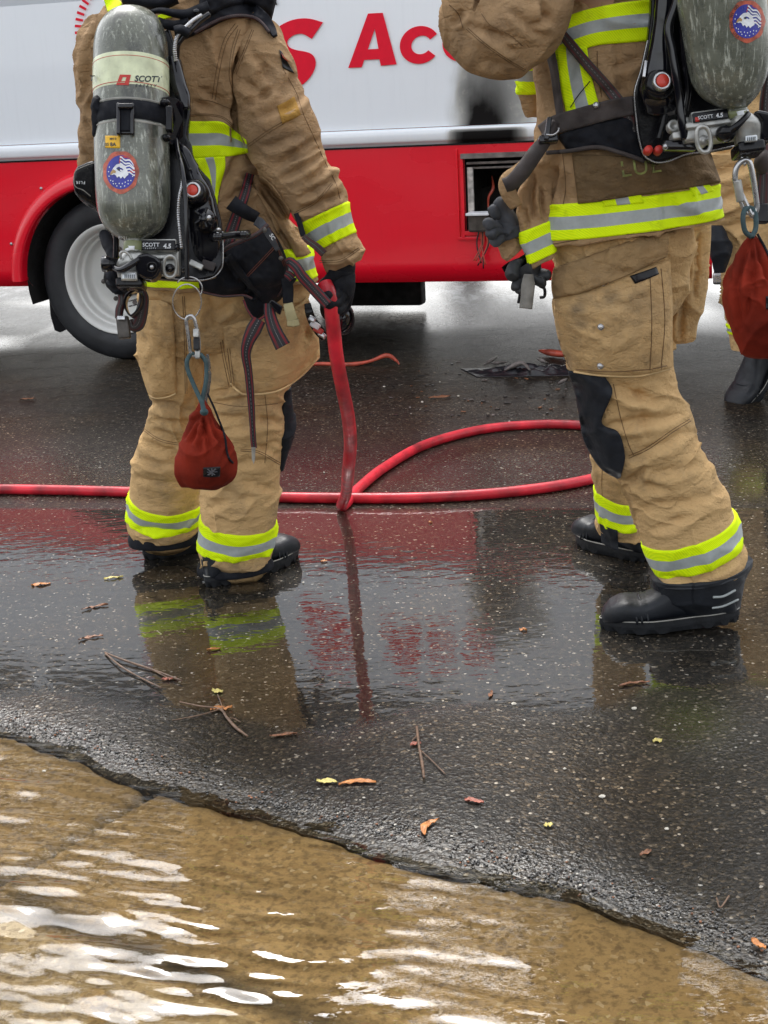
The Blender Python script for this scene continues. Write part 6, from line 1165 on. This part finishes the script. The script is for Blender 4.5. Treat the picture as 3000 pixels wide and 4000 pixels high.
tube('wire_edge', pts([(1399, 87, 2.955), (1385, 150, 2.955), (1371, 200, 2.955), (1375, 262, 2.955), (1380, 300, 2.955), (1390, 333, 2.955), (1405, 346, 2.955), (1421, 351, 2.955), (1445, 348, 2.955), (1484, 333, 2.955), (1530, 327, 2.955), (1586, 315, 2.955)]), .0016, M['steel'], bf2, 6, 90)
hb = disc('button_housing', 1428, 176, 2.90, 34, .05, 'black', pack2, prof=[(0, 0), (.7, 0), (.85, .1), (.95, .3), (1, 1)])
disc('button_rim', 1431, 174, 2.885, 19, .02, 'steel', hb, prof=[(.72, 0), (.9, -.1), (1, .1), (1, 1)]); disc('red_button', 1433, 173, 2.884, 15, .012, 'redglow', hb, prof=[(0, 0), (.8, .05), (1, .3), (1, 1)])
pxbox('latch_bar', 1393, 149, 2.92, 3.2, .003, 17, 'steel', bf2, tilt=.14, bev=.001)
tube('black_hose', pts([(1458, -60, 2.88), (1462, 0, 2.88), (1444, 60, 2.88), (1452, 110, 2.875), (1460, 160, 2.87), (1468, 215, 2.87), (1473, 260, 2.865), (1480, 300, 2.865)]), .0085, M['black_gloss'], pack2, 14, 90); tube('black_hose', pts([(1470, -60, 2.90), (1474, 40, 2.90), (1478, 110, 2.9), (1486, 190, 2.9), (1480, 240, 2.9)]), .007, M['black_gloss'], pack2, 12, 60)
tube('black_hose', pts([(1439, 225, 2.93), (1437, 250, 2.93), (1430, 280, 2.93), (1424, 300, 2.93)]), .006, M['black'], pack2, 10, 30); disc('hose_fitting', 1439, 225, 2.925, 6, .012, 'alu', pack2, axis=(0, 0, 1))
V2Y = 2.85; tl = -.13
rd2 = pxbox('pressure_reducer', 1536, 285, V2Y + .04, 62, .03, 20, 'alu', pack2, tilt=tl, bev=.006); pxbox('reducer_cover', 1535, 268, V2Y + .01, 52, .01, 6, 'alu', rd2, tilt=tl, bev=.003)
n2 = pxbox('nameplate', 1532, 253, V2Y + .01, 36, .012, 9.5, 'black', rd2, tilt=tl, bev=.002); pxbox('plate_edge', 1532, 253, V2Y + .015, 38, .012, 12, 'alu', rd2, tilt=tl, bev=.003)
text_mesh('plate_lettering', 'SCOTT', 1524, 253, V2Y - .0045, 10.5, 'white', n2, tilt=tl, bold=.01); text_mesh('plate_lettering', '4.5', 1554, 249.5, V2Y - .0045, 13, 'white', n2, tilt=tl, bold=.03, shear=.1); pxbox('plate_logo', 1506, 258, V2Y - .0035, 4, .001, 4.5, 'inkred', n2, tilt=tl, bev=0)
oval(1520, 301, 15, 28, V2Y - .02, .0045, 'oval_ring', rd2, 'alu', -.14); disc('outlet', 1521, 301, V2Y, 11, .03, 'alu', rd2); ball('outlet_screw', 1530, 300, V2Y - .01, 4, .006, 5, 'steel', rd2)
disc('side_hub', 1456, 271, V2Y + .05, 13, .02, 'alu', rd2, prof=[(0, .2), (.4, .2), (.5, 0), (.9, 0), (1, .2), (1, 1)]); pxbox('hub_block', 1478, 272, V2Y + .05, 14, .02, 12, 'alu', rd2, tilt=tl); pxbox('hub_foot', 1472, 296, V2Y + .04, 22, .02, 8, 'alu', rd2, tilt=tl, bev=.004)
pxbox('latch_arm', 1468, 316, V2Y + .04, 34, .015, 10, 'black_gloss', pack2, tilt=.02, bev=.006); ball('latch_ball', 1437, 317, V2Y + .02, 6, .008, 7, 'steel', pack2)
for x, y in ((1402, 322), (1424, 322)): disc('red_coupling', x, y, V2Y + .07, 9, .02, 'inkred', pack2, prof=[(0, 0), (.9, 0), (1, .2), (1, 1)])
vb2 = Loft([(1584, 250, 1622, 244, V2Y, 1), (1580, 262, 1636, 256, V2Y, .9), (1582, 278, 1642, 272, V2Y, .8), (1585, 295, 1641, 290, V2Y, .8), (1588, 314, 1640, 310, V2Y, .8), (1590, 320, 1638, 316, V2Y, .7)], 60, 60, p=.7, wr=0); V, F = vb2.data(); vv2 = mesh('cylinder_valve', V, F, M['alu'], pack2)
ball('outlet_knob', 1567, 289, V2Y - .02, 20, .025, 17, 'black', vv2, .1); tube('bump_guard', pts([(1575, 285, V2Y - .035), (1592, 272, V2Y - .04), (1608, 256, V2Y - .035), (1616, 246, V2Y - .02)]), [.008, .007, .006, .006], M['black'], vv2, 10, 24)
pxbox('pressure_gauge', 1622, 300, V2Y - .04, 12, .006, 6, 'gaugeg', vv2, tilt=-.08, bev=.002); pxbox('valve_bumper', 1615, 324, V2Y, 27, .035, 12, 'black', vv2, tilt=tl, bev=.006)
for k in range(5): pxbox('gauge_mark', 1615 + k * 4, 300.5 - k * .4, V2Y - .047, .7, .0008, 3.5, 'ink', vv2, bev=0)
poly_solid('valve_handwheel', [(1628, 240), (1642, 236), (1662, 240), (1680, 255), (1684, 285), (1668, 303), (1648, 304), (1640, 290), (1644, 262)], V2Y - .01, .045, 'black_gloss', vv2, 7)
# harness of the second pack
ribbon('waist_strap', [(1170, 286), (1200, 269), (1260, 252), (1320, 236), (1376, 226), (1400, 222)], [34, 40, 42, 42, 40, 36], 'worncloth', pack2, caster=t2c, off=.022, thick=.005)
patch('waist_pad', t2c, [(1205, 292), (1260, 272), (1320, 258), (1385, 246)], [(1230, 326), (1290, 320), (1340, 326), (1392, 346)], 'nylon', pack2, .016, .014, 34, 14, puff=.006, wr=.003)
cline('pad_piping', t2c, [(1180, 330), (1230, 326), (1290, 318), (1340, 330), (1392, 348)], .005, 'worncloth', pack2, .022)
ribbon('shoulder_strap', [(1196, 48), (1230, 92), (1270, 140), (1310, 185), (1343, 228), (1362, 262), (1378, 305)], [15, 22, 22, 23, 26, 24, 22], 'webworn', pack2, caster=t2c, off=.018, thick=.004, n=70)
ribbon('shoulder_strap', [(1192, 60), (1186, 95), (1197, 150), (1204, 205), (1212, 262)], [20, 22, 18, 17, 16], 'worncloth', pack2, caster=t2c, off=.02, thick=.004, n=60)
cline('adjuster_cord', t2c, [(1275, 175), (1250, 205), (1232, 232)], .0012, 'nylon', pack2, .012)
ribbon('webbing_tail', [(1202, 262, 2.99), (1180, 300, 2.985), (1157, 330, 2.98), (1130, 368, 2.975), (1108, 392, 2.975), (1090, 400, 2.98)], [18, 28, 34, 36, 34, 30], 'worncloth', pack2, .005, 60, curl=.012, twist=.01)
h = t2c.cast(1289, 227); ball('strap_rivet', 1288, 227, (h[0][1] if h else 3) - .026, 7, .005, 7, 'steel', pack2)
pxbox('side_buckle', 1184, 302, 2.985, 20, .014, 8, 'black_gloss', pack2, tilt=-.1, bev=.004); pxbox('side_buckle', 1183, 280, 2.98, 5, .012, 24, 'black_gloss', pack2, tilt=.15, bev=.003); tube('buckle_wire', pts([(1180, 291, 2.965), (1195, 291, 2.965), (1206, 283, 2.965), (1207, 276, 2.965)]), .0022, M['steel'], pack2, 8, 30)
cb2 = carabiner('carabiner', 'large silver carabiner hanging below the tilted air cylinder with a dark cord loop', [(1592, 400), (1588, 380), (1592, 360), (1606, 346), (1618, 350), (1625, 375), (1632, 420), (1635, 448), (1630, 460), (1622, 462)], [(1592, 390), (1596, 412), (1600, 435)], 2.84, 0, .0058)
tube('gate', pts([(1600, 435, 2.84), (1606, 450, 2.84), (1616, 462, 2.84)]), .0045, M['steel'], cb2, 10, 20); tube('hanging_ring', pts([(1602, 338, 2.84), (1608, 356, 2.84), (1614, 338, 2.84)]), .0025, M['steel'], cb2, 8, 16)
bag2, b2L, b2c = bag('drawstring_bag', 'larger rust red drawstring bag at the right edge, hanging from the silver carabiner',
    [(1616, 500, 1630, 500), (1608, 520, 1644, 520), (1594, 550, 1664, 548), (1576, 588, 1690, 586), (1564, 622, 1710, 620), (1563, 655, 1716, 655), (1574, 700, 1716, 700), (1588, 742, 1700, 742), (1610, 766, 1680, 768), (1630, 774, 1660, 775)],
    [(1624, 512, 2.82), (1610, 500, 2.82), (1605, 475, 2.82), (1608, 455, 2.83), (1618, 448, 2.84)], [(1624, 512, 2.82), (1632, 495, 2.83), (1633, 475, 2.835), (1630, 455, 2.84), (1618, 448, 2.845)],
    ([(1655, 640), (1668, 639), (1684, 638)], [(1655, 668), (1668, 669), (1684, 667)]), [[(1660, 646), (1664, 646), (1678, 660), (1674, 660)], [(1676, 646), (1680, 647), (1664, 661), (1660, 660)]],
    [(1636, 505), (1660, 550), (1680, 600), (1690, 650)], 2.84, 33, [(1620, 515, 1590, 620, 6, 8), (1624, 515, 1612, 700, 6, 9), (1628, 515, 1632, 660, 5, 8), (1632, 515, 1665, 620, 6, 9), (1590, 600, 1600, 720, 7, 6)])
ribbon('webbing_tail', [(1662, 150, 3.0), (1654, 220, 3.0), (1650, 300, 3.0), (1648, 360, 3.0), (1648, 400, 3.0)], [20, 24, 22, 30, 20], 'webworn', pack2, .006, 50, curl=.012); ball('webbing_knot', 1648, 350, 3.0, 17, .03, 24, 'worncloth', pack2); ribbon('webbing_tail', [(1650, 375, 3.0), (1648, 420, 3.0), (1646, 470, 3.0)], [20, 24, 22], 'webworn', pack2, .006, 30); pxbox('strap_clip', 1645, 462, 2.99, 13, .01, 20, 'black', pack2, bev=.004)
# work gloves clipped to the front of the coat
g1 = thing('work_glove', 'grey suede work glove clipped to the coat front beside the burnt compartment', 'glove', at(1090, 470, 3.12), group='spare work gloves')
glove('glove_shell', at(1108, 520, 3.12), at(1096, 486, 3.11), [pts([(1078, 470, 3.10), (1066, 458, 3.09), (1064, 440, 3.09)]), pts([(1076, 488, 3.09), (1058, 480, 3.07), (1048, 490, 3.06)]), pts([(1078, 500, 3.09), (1062, 502, 3.07), (1058, 514, 3.06)]), pts([(1086, 510, 3.10), (1072, 520, 3.09), (1066, 518, 3.08)])], pts([(1092, 455, 3.10), (1080, 440, 3.09), (1072, 436, 3.10)]), 'greyglove', g1, 1.12, .003)
cf = Loft([(1072, 522, 1118, 488, 3.12, .5), (1080, 540, 1126, 505, 3.12, .5), (1098, 562, 1132, 530, 3.12, .5)], 60, 40, wr=.004, seed=66); V, F = cf.data(); mesh('glove_gauntlet', V, F, M['jacket'], g1)
g2 = thing('work_glove', 'dark leather work glove with a grey suede strap hanging under the lime coat hem', 'glove', at(1140, 580, 3.12), group='spare work gloves')
glove('glove_shell', at(1120, 548, 3.13), at(1136, 580, 3.12), [pts([(1122, 600, 3.10), (1116, 618, 3.09), (1118, 628, 3.09)]), pts([(1136, 608, 3.10), (1128, 626, 3.09), (1124, 636, 3.09)]), pts([(1156, 606, 3.10), (1170, 612, 3.09), (1180, 606, 3.09)]), pts([(1160, 590, 3.11), (1178, 592, 3.10), (1188, 602, 3.10)])], pts([(1112, 575, 3.10), (1106, 592, 3.09), (1110, 606, 3.08)]), 'darkglove', g2, 1.1, .003)
ribbon('suede_strap', [(1142, 592, 3.06), (1141, 615, 3.06), (1139, 640, 3.06), (1136, 666, 3.06)], [20, 30, 28, 28], 'greysuede', g2, .005, 30, curl=.01)
tube('glove_hook', pts([(1166, 618, 3.09), (1176, 624, 3.09), (1176, 640, 3.09), (1166, 643, 3.09)]), .0035, M['black'], g2, 8, 20); tube('glove_hook', pts([(1124, 632, 3.09), (1120, 655, 3.09)]), .0035, M['black'], g2, 8, 10)
fl_ = ribbon('coat_flap', [(1150, 345, 3.04), (1122, 372, 3.03), (1096, 392, 3.03), (1100, 418, 3.03), (1116, 446, 3.04)], [30, 38, 36, 34, 26], 'jacket', jk2, .008, 40, curl=.012)
# ---------------------------------------------------------------- third firefighter at the right edge
root3 = thing('person', 'firefighter mostly outside the right edge, one tan trouser leg and a raised boot', 'person', gnd(1640, 850))
KY = 5.55
body(root3, at(1720, -210, KY), at(1720, -130, KY), at(1720, 0, KY), at(1700, 320, KY), (at(1640, -40, KY), at(1800, -40, KY)), (at(1640, 120, KY + .1), at(1820, 120, KY)), (at(1640, 240, KY), at(1810, 240, KY)), (at(1640, 380, KY), at(1740, 380, KY)), (at(1620, 560, KY), at(1750, 570, KY)), (at(1630, 745, KY), at(1770, 760, KY)))
tj3 = Loft([(1660, -120, 1780, -120, KY, .8), (1600, -60, 1840, -60, KY, .6), (1560, 80, 1840, 80, KY, .6), (1540, 200, 1830, 200, KY, .6), (1530, 290, 1820, 290, KY, .6), (1515, 345, 1815, 345, KY, .6), (1505, 400, 1815, 400, KY, .55)], 110, 130, wr=.01, seed=71)
jk3, _ = garment('jacket', [tj3], 'trouser', root3); trim_band(tj3, .33, .45, jk3)
l3 = Loft([(1498, 330, 1690, 330, KY, .8), (1505, 400, 1690, 400, KY, .8), (1520, 460, 1686, 460, KY, .8), (1545, 520, 1680, 520, KY, .8), (1556, 586, 1672, 586, KY, .8), (1562, 650, 1666, 650, KY, .85), (1570, 700, 1662, 700, KY, .85), (1576, 735, 1658, 735, KY, .85), (1580, 756, 1655, 756, KY, .85)], 110, 220, wr=.011, wsc=(5, 5, 9), seed=73, creases=[(1520, 380, 1640, 350, 9, 14), (1530, 440, 1650, 400, 9, 12), (1550, 500, 1640, 480, 9, 10)])
r3 = Loft([(1680, 330, 1850, 330, KY, .8), (1690, 560, 1830, 560, KY, .8), (1720, 760, 1820, 760, KY, .85)], 60, 60, wr=.01, seed=74)
tr3, t3c = garment('trousers', [l3, r3], 'trouser', root3); trim_band(l3, l3.vr(6), l3.vr(6) + .07, tr3)
kp = Loft([(1530, 488, 1562, 486, KY - .1, 1), (1528, 510, 1572, 508, KY - .1, 1), (1534, 540, 1577, 538, KY - .1, 1), (1540, 565, 1572, 566, KY - .1, 1), (1548, 588, 1564, 588, KY - .1, 1)], 50, 50, wr=.006, seed=75); V, F = kp.data(); mesh('knee_pad', V, F, M['patchblk'], tr3)
tgd = gnd(1588, 868); dd = unit([-.85, -.52, 0]); make_boot(root3, tgd - dd * .35, dd, pitch=R(46), length=.36, wk=1.3, shaft=.22)
make_boot(root3, gnd(1775, 800), [-.9, -.3, 0], length=.32)
# ---------------------------------------------------------------- litter on the ground
def leaf(x, y, ln, wd, ang, mat, label, curl=.0016, group='fallen leaves', z=.003, curve=.0, name='leaf'):
    c = gnd(x, y, z); n = 11; m_ = 5; V = []; wd *= 1.12; a = R(ang); d = np.array([math.cos(a), math.sin(a), 0]); s = np.array([-math.sin(a), math.cos(a), 0])
    for i in range(n):
        t = i / (n - 1.0); wv = wd * math.sin(math.pi * min(1, t * .92 + .06)) ** .75
        for j in range(m_):
            q = j / (m_ - 1.0) * 2 - 1; V.append(c + d * (t - .5) * ln + s * (q * wv / 2 + curve * math.sin(t * math.pi)) + np.array([0, 0, curl * (abs(q) ** 1.5) + curl * .9 * math.sin(t * 4 + x) ** 2 + .0016 * rng.randn()]))
    V = np.array(V); G = V.reshape(n, m_, 3); VV, F = closed_grid(G, np.array([0, 0, -.0008])); o = mesh(name, VV, F, M[mat], None, True, None, None, c); tag(o, label, 'leaf', group); return o
LV = [(88, 1262, .055, .016, 8, 'leafo', 'flat orange leaf on the wet road left of both boots'), (205, 1312, .075, .010, 25, 'leafb', 'brown curled leaf with a long tail on the grey wet patch'), (196, 1378, .065, .010, 20, 'leafb', 'brown leaf nearest below the long-tailed curled leaf'),
      (462, 1402, .036, .012, 12, 'leafo', 'small orange leaf in the green reflection of the left firefighter'), (366, 1466, .036, .014, 10, 'leafp', 'pink leaf at the end of the crossed twigs'), (470, 1493, .028, .016, -20, 'leafy', 'small pale yellow leaf above the forked twig'),
      (478, 1530, .050, .014, 5, 'leafo', 'orange leaf lying across the forked twig'), (612, 1587, .060, .010, 8, 'leafb', 'thin brown leaf right of the forked twig'), (706, 1688, .042, .014, -8, 'leafy', 'cream coloured leaf beside an orange leaf near the puddle edge'),
      (772, 1691, .075, .014, 0, 'leafo', 'long orange leaf right of the cream coloured leaf'), (933, 1787, .062, .013, 62, 'leafo', 'upright curved tan leaf on the glittering asphalt edge'), (898, 1607, .024, .012, 20, 'leafp', 'bright orange bud on the upright twig'),
      (1130, 1360, .020, .010, -10, 'leafo', 'tiny orange leaf left of the nearest boot'), (1024, 1730, .040, .012, -25, 'leafp', 'dull red leaf flat on the asphalt near the middle'), (1060, 1500, .030, .008, 70, 'leafb', 'small brown curl on the wet road right of centre'), (1370, 1478, .075, .008, 12, 'leafb', 'dark thin leaf below the nearest boot'),
      (1638, 2040, .030, .012, 120, 'leafo', 'orange frond at the right edge beside the gutter'), (950, 858, .10, .03, 12, 'leafb', 'crumpled brown leaf on the dry road behind the hose loop'), (930, 1128, .012, .008, 10, 'leafo', 'orange fleck in the red reflection below the hose'), (60, 862, .07, .018, 5, 'leafb', 'brown leaf on the road in front of the bus wheel'),
      (245, 1248, .055, .009, 14, 'leafy', 'pale thin leaf left of the rear boot'), (700, 1212, .02, .01, 0, 'leafo', 'rusty leaf under the red reflection beside the right boot'), (1185, 1782, .018, .012, 10, 'leafy', 'ochre pebble-like leaf far right of the tan curved leaf'), (1420, 1600, .02, .01, 0, 'leafy', 'ochre leaf scrap in the green glow at right'), (1395, 1842, .026, .010, 30, 'leafb', 'brown scrap on the coarse asphalt at lower right')]
for L_ in LV: leaf(*L_, curve=.014 if L_[0] == 933 else (.006 if L_[2] > .06 else 0))
def twig(P, r, label, extra=()):
    c = gnd(*P[0]); t = tube('twig', [gnd(x, y, .004 + .003 * (k % 2)) for k, (x, y) in enumerate(P)], r, M['twig'], None, 7, 30, False, c); tag(t, label, 'twig', 'fallen twigs')
    for E_ in extra: tube('side_shoot', [gnd(x, y, .004) for x, y in E_], .0014, M['twig'], t, 6, 16)
twig([(226, 1409), (265, 1425), (330, 1447), (392, 1470)], [.002, .003, .003, .0025], 'longest grey twig, straight, crossing another below the grey reflection', [[(330, 1447), (350, 1458), (370, 1468)]])
twig([(228, 1412), (262, 1440), (300, 1462), (348, 1486)], [.002, .0025, .002, .0025], 'bent brown twig crossing under the longest straight twig')
twig([(388, 1516), (430, 1525), (475, 1532), (490, 1550), (510, 1572), (535, 1590)], [.0015, .002, .003, .003, .0035, .002], 'forked twig with a dark seed head in the middle of the asphalt', [[(475, 1532), (430, 1545), (372, 1556)], [(490, 1550), (505, 1552), (520, 1560)], [(470, 1500), (478, 1520), (482, 1535)]])
twig([(900, 1570), (905, 1610), (912, 1650), (916, 1680)], [.003, .003, .0035, .0025], 'upright brown twig with an orange bud right of centre', [[(908, 1620), (935, 1645), (962, 1672)], [(900, 1590), (890, 1600)]])
twig([(1548, 1940), (1556, 1960), (1575, 1935)], .0014, 'thin dark twig near the right edge above the gutter')
for k, (x, y, s_) in enumerate([(554, 0, 0)]): pass
# pale stone chips
chips = [(950, 825), (990, 855), (888, 893), (912, 868), (830, 835), (700, 1020), (1040, 800), (760, 985), (868, 980), (1290, 1048), (655, 1258), (1100, 910), (1440, 1790), (1300, 1720), (95, 1665), (500, 1100), (1220, 1660), (1370, 1530), (1110, 1520), (940, 1940)]
for k, (x, y) in enumerate(chips):
    s_ = .003 + .0035 * rng.rand(); c = gnd(x, y, .003); V, F = ellips_data(c, I3, (s_, s_ * .7, s_ * .5), 8, 6); V = V + rng.randn(*V.shape) * s_ * .12
    o = mesh('stone_chip', V, F, M['chip'], None, False, None, None, c); tag(o, 'small pale stone chip loose on the wet asphalt', 'stone chip', 'pale stone chips')
# melted strip, burnt lump
st = thing('melted_trim', 'thin orange melted trim strip lying on the road behind the upright hose', 'trim strip', gnd(760, 786))
a = [gnd(x, y, z) for x, y, z in [(640, 786, .008), (700, 786, .008), (760, 787, .008), (800, 780, .02), (835, 768, .045), (855, 778, .02), (862, 786, .01)]]
V, F, _ = tube_data(a, [.010, .010, .011, .008, .012, .008, .004], 8, 60); mesh('strip', V, F, M['orange'], st)
st2 = thing('melted_trim', 'short red melted scrap touching the right firefighter\'s pocket edge', 'trim strip', gnd(1190, 762)); V, F, _ = tube_data([gnd(1165, 757, .02), gnd(1190, 762, .02), gnd(1230, 766, .02)], [.006, .018, .014], 8, 20); mesh('strip', V, F, M['orange'], st2)
lump = thing('burnt_debris', 'crumpled burnt black sheet with grey edges on the road between the firefighters', 'burnt debris', gnd(1150, 805))
X = np.linspace(-1, 1, 60); Y_ = np.linspace(-1, 1, 30); gx, gy = np.meshgrid(X, Y_); c = gnd(1150, 803)
hh = .025 + .035 * fbm(np.stack([gx.ravel() * 3, gy.ravel() * 2.4, gx.ravel() * 0], 1), 4) ; hh = np.clip(hh * (1 - gx.ravel() ** 2) * (1 - gy.ravel() ** 2), .002, .12)
P = c + np.stack([gx.ravel() * .30 * (1 + .1 * gy.ravel()), gy.ravel() * .11 + gx.ravel() * -.05, hh], 1); VV, F = closed_grid(P.reshape(30, 60, 3), np.array([0, 0, -.002])); mesh('charred_sheet', VV, F, M['char'], lump)
for (x0, y0, x1, y1) in [(1045, 788, 1075, 770), (1060, 785, 1095, 782), (1205, 830, 1225, 818), (1160, 775, 1185, 785)]:
    P = [gnd(x0, y0, .015), gnd((x0 + x1) / 2, (y0 + y1) / 2, .03), gnd(x1, y1, .01)]; V, F, _ = tube_data(P, [.003, .009, .003], 6, 12); mesh('pale_flake', V, F, M['burnt'], lump)
P = [gnd(1090, 800, .02), gnd(1110, 790, .04), gnd(1130, 785, .05), gnd(1145, 800, .03)]; V, F, _ = tube_data(P, [.004, .012, .010, .004], 8, 16); mesh('pale_flake', V, F, M['burnt'], lump)
def scraps(n, boxpx, mats, group_name):
    mb = MB()
    for k in range(n):
        x = rng.uniform(boxpx[0], boxpx[2]); y = rng.uniform(boxpx[1], boxpx[3]); c = gnd(x, y, .002); s_ = rng.uniform(.004, .014); a = rng.uniform(0, 6.3)
        V, F = box_data(c, [[math.cos(a), math.sin(a), 0], [-math.sin(a), math.cos(a), 0], [0, 0, 1]], s_, s_ * .4, .0012); mb.add(V, F, rng.randint(len(mats)))
    o = mb.build('litter', [M[m_] for m_ in mats], None, False); tag(o, 'small charred flakes scattered on the road behind the hose loop', 'litter', None, 'stuff')
scraps(70, (800, 780, 1240, 900), ['char', 'burnt', 'leafb', 'char'], '')
# loose wet gravel along the broken edge of the asphalt
def gravel():
    mb = MB(); ico = bmesh.new(); bmesh.ops.create_icosphere(ico, subdivisions=1, radius=1); iv = np.array([v.co[:] for v in ico.verts]); fi = [tuple(v.index for v in f.verts) for f in ico.faces]; ico.free()
    V = []; F = []; MI = []
    for k in range(3200):
        x = rng.uniform(-1.15, 1.1); t = abs(rng.randn()) * .055 + rng.uniform(0, .07); 
        if t > .26: continue
        y = float(edgeY(np.array([x]))[0]) + t + .006; s_ = rng.uniform(.0014, .0036) * (1.25 if rng.rand() < .1 else 1)
        if fbm(np.array([[x * 4, y * 4, 2.0]]), 2)[0] < -.25 and rng.rand() < .7: continue
        b = len(V) * 12; sc = np.array([s_, s_ * rng.uniform(.6, 1), s_ * rng.uniform(.35, .6)]); a = rng.uniform(0, 6.3); ca, sa = math.cos(a), math.sin(a); q = iv * sc; q = np.stack([q[:, 0] * ca - q[:, 1] * sa, q[:, 0] * sa + q[:, 1] * ca, q[:, 2]], 1)
        V.append(q + np.array([x, y, -.016 * math.exp(-t / .03) - .003 * math.exp(-t / .1) + .0005])); F += [tuple(i + b for i in f) for f in fi]; MI += [1 if rng.rand() < .025 else (2 if rng.rand() < .05 else 0)] * len(fi)
    o = mesh('gravel', np.vstack(V), F, [M['pebble'], M['chip'], M['leafb']], None, True, None, MI); tag(o, 'loose wet gravel glistening along the broken asphalt edge', 'gravel', None, 'stuff')
gravel()
# ---------------------------------------------------------------- trees beyond the bus (seen mirrored in the wet ground)
def tree(x, y, h, r, label, seed, zlo=.35):
    rg_ = np.random.RandomState(seed); t = thing('tree', label, 'tree', (x, y, 0), group='trees beyond the bus')
    V, F, _ = tube_data([(x, y, 0), (x + .1, y, h * .25), (x - .1, y + .1, h * .5), (x, y, h * .85)], [.26, .2, .15, .04], 10, 24); mb = MB(); mb.add(V, F); C_ = []
    for k in range(16):
        a = rg_.uniform(0, 6.3); z0 = h * rg_.uniform(zlo, .75); e = np.array([x + r * .75 * math.cos(a), y + r * .75 * math.sin(a), z0 + h * rg_.uniform(.05, .25)]); V, F, _ = tube_data([(x, y, z0), (np.array([x, y, z0]) + e) / 2 + [0, 0, .2], e], [.08, .05, .015], 6, 10); mb.add(V, F); C_ += [e, (e + np.array([x, y, z0])) / 2 + rg_.randn(3) * .4]
    mb.build('trunk', M['bark'], t)
    n = 13000; ci = rg_.randint(len(C_), size=n); c = np.array(C_)[ci] + rg_.randn(n, 3) * r * .17; s_ = rg_.uniform(.07, .15, n); d1 = rg_.randn(n, 3); d1 /= np.linalg.norm(d1, axis=1)[:, None]; d2 = np.cross(d1, rg_.randn(n, 3)); d2 /= np.linalg.norm(d2, axis=1)[:, None]
    Q = np.stack([c - d1 * s_[:, None], c + d2 * s_[:, None] * .4, c + d1 * s_[:, None], c - d2 * s_[:, None] * .4], 1).reshape(-1, 3); mesh('crown', Q, [(4 * i, 4 * i + 1, 4 * i + 2, 4 * i + 3) for i in range(n)], M['leafg'], t, False)
tree(-5.0, 16.5, 13, 4.3, 'tall leafy tree beyond the bus on the left', 1); tree(1.2, 18, 14.2, 4.6, 'tallest leafy tree beyond the middle of the bus', 2); tree(8, 17, 12.4, 4.3, 'leafy tree beyond the bus on the right', 3)
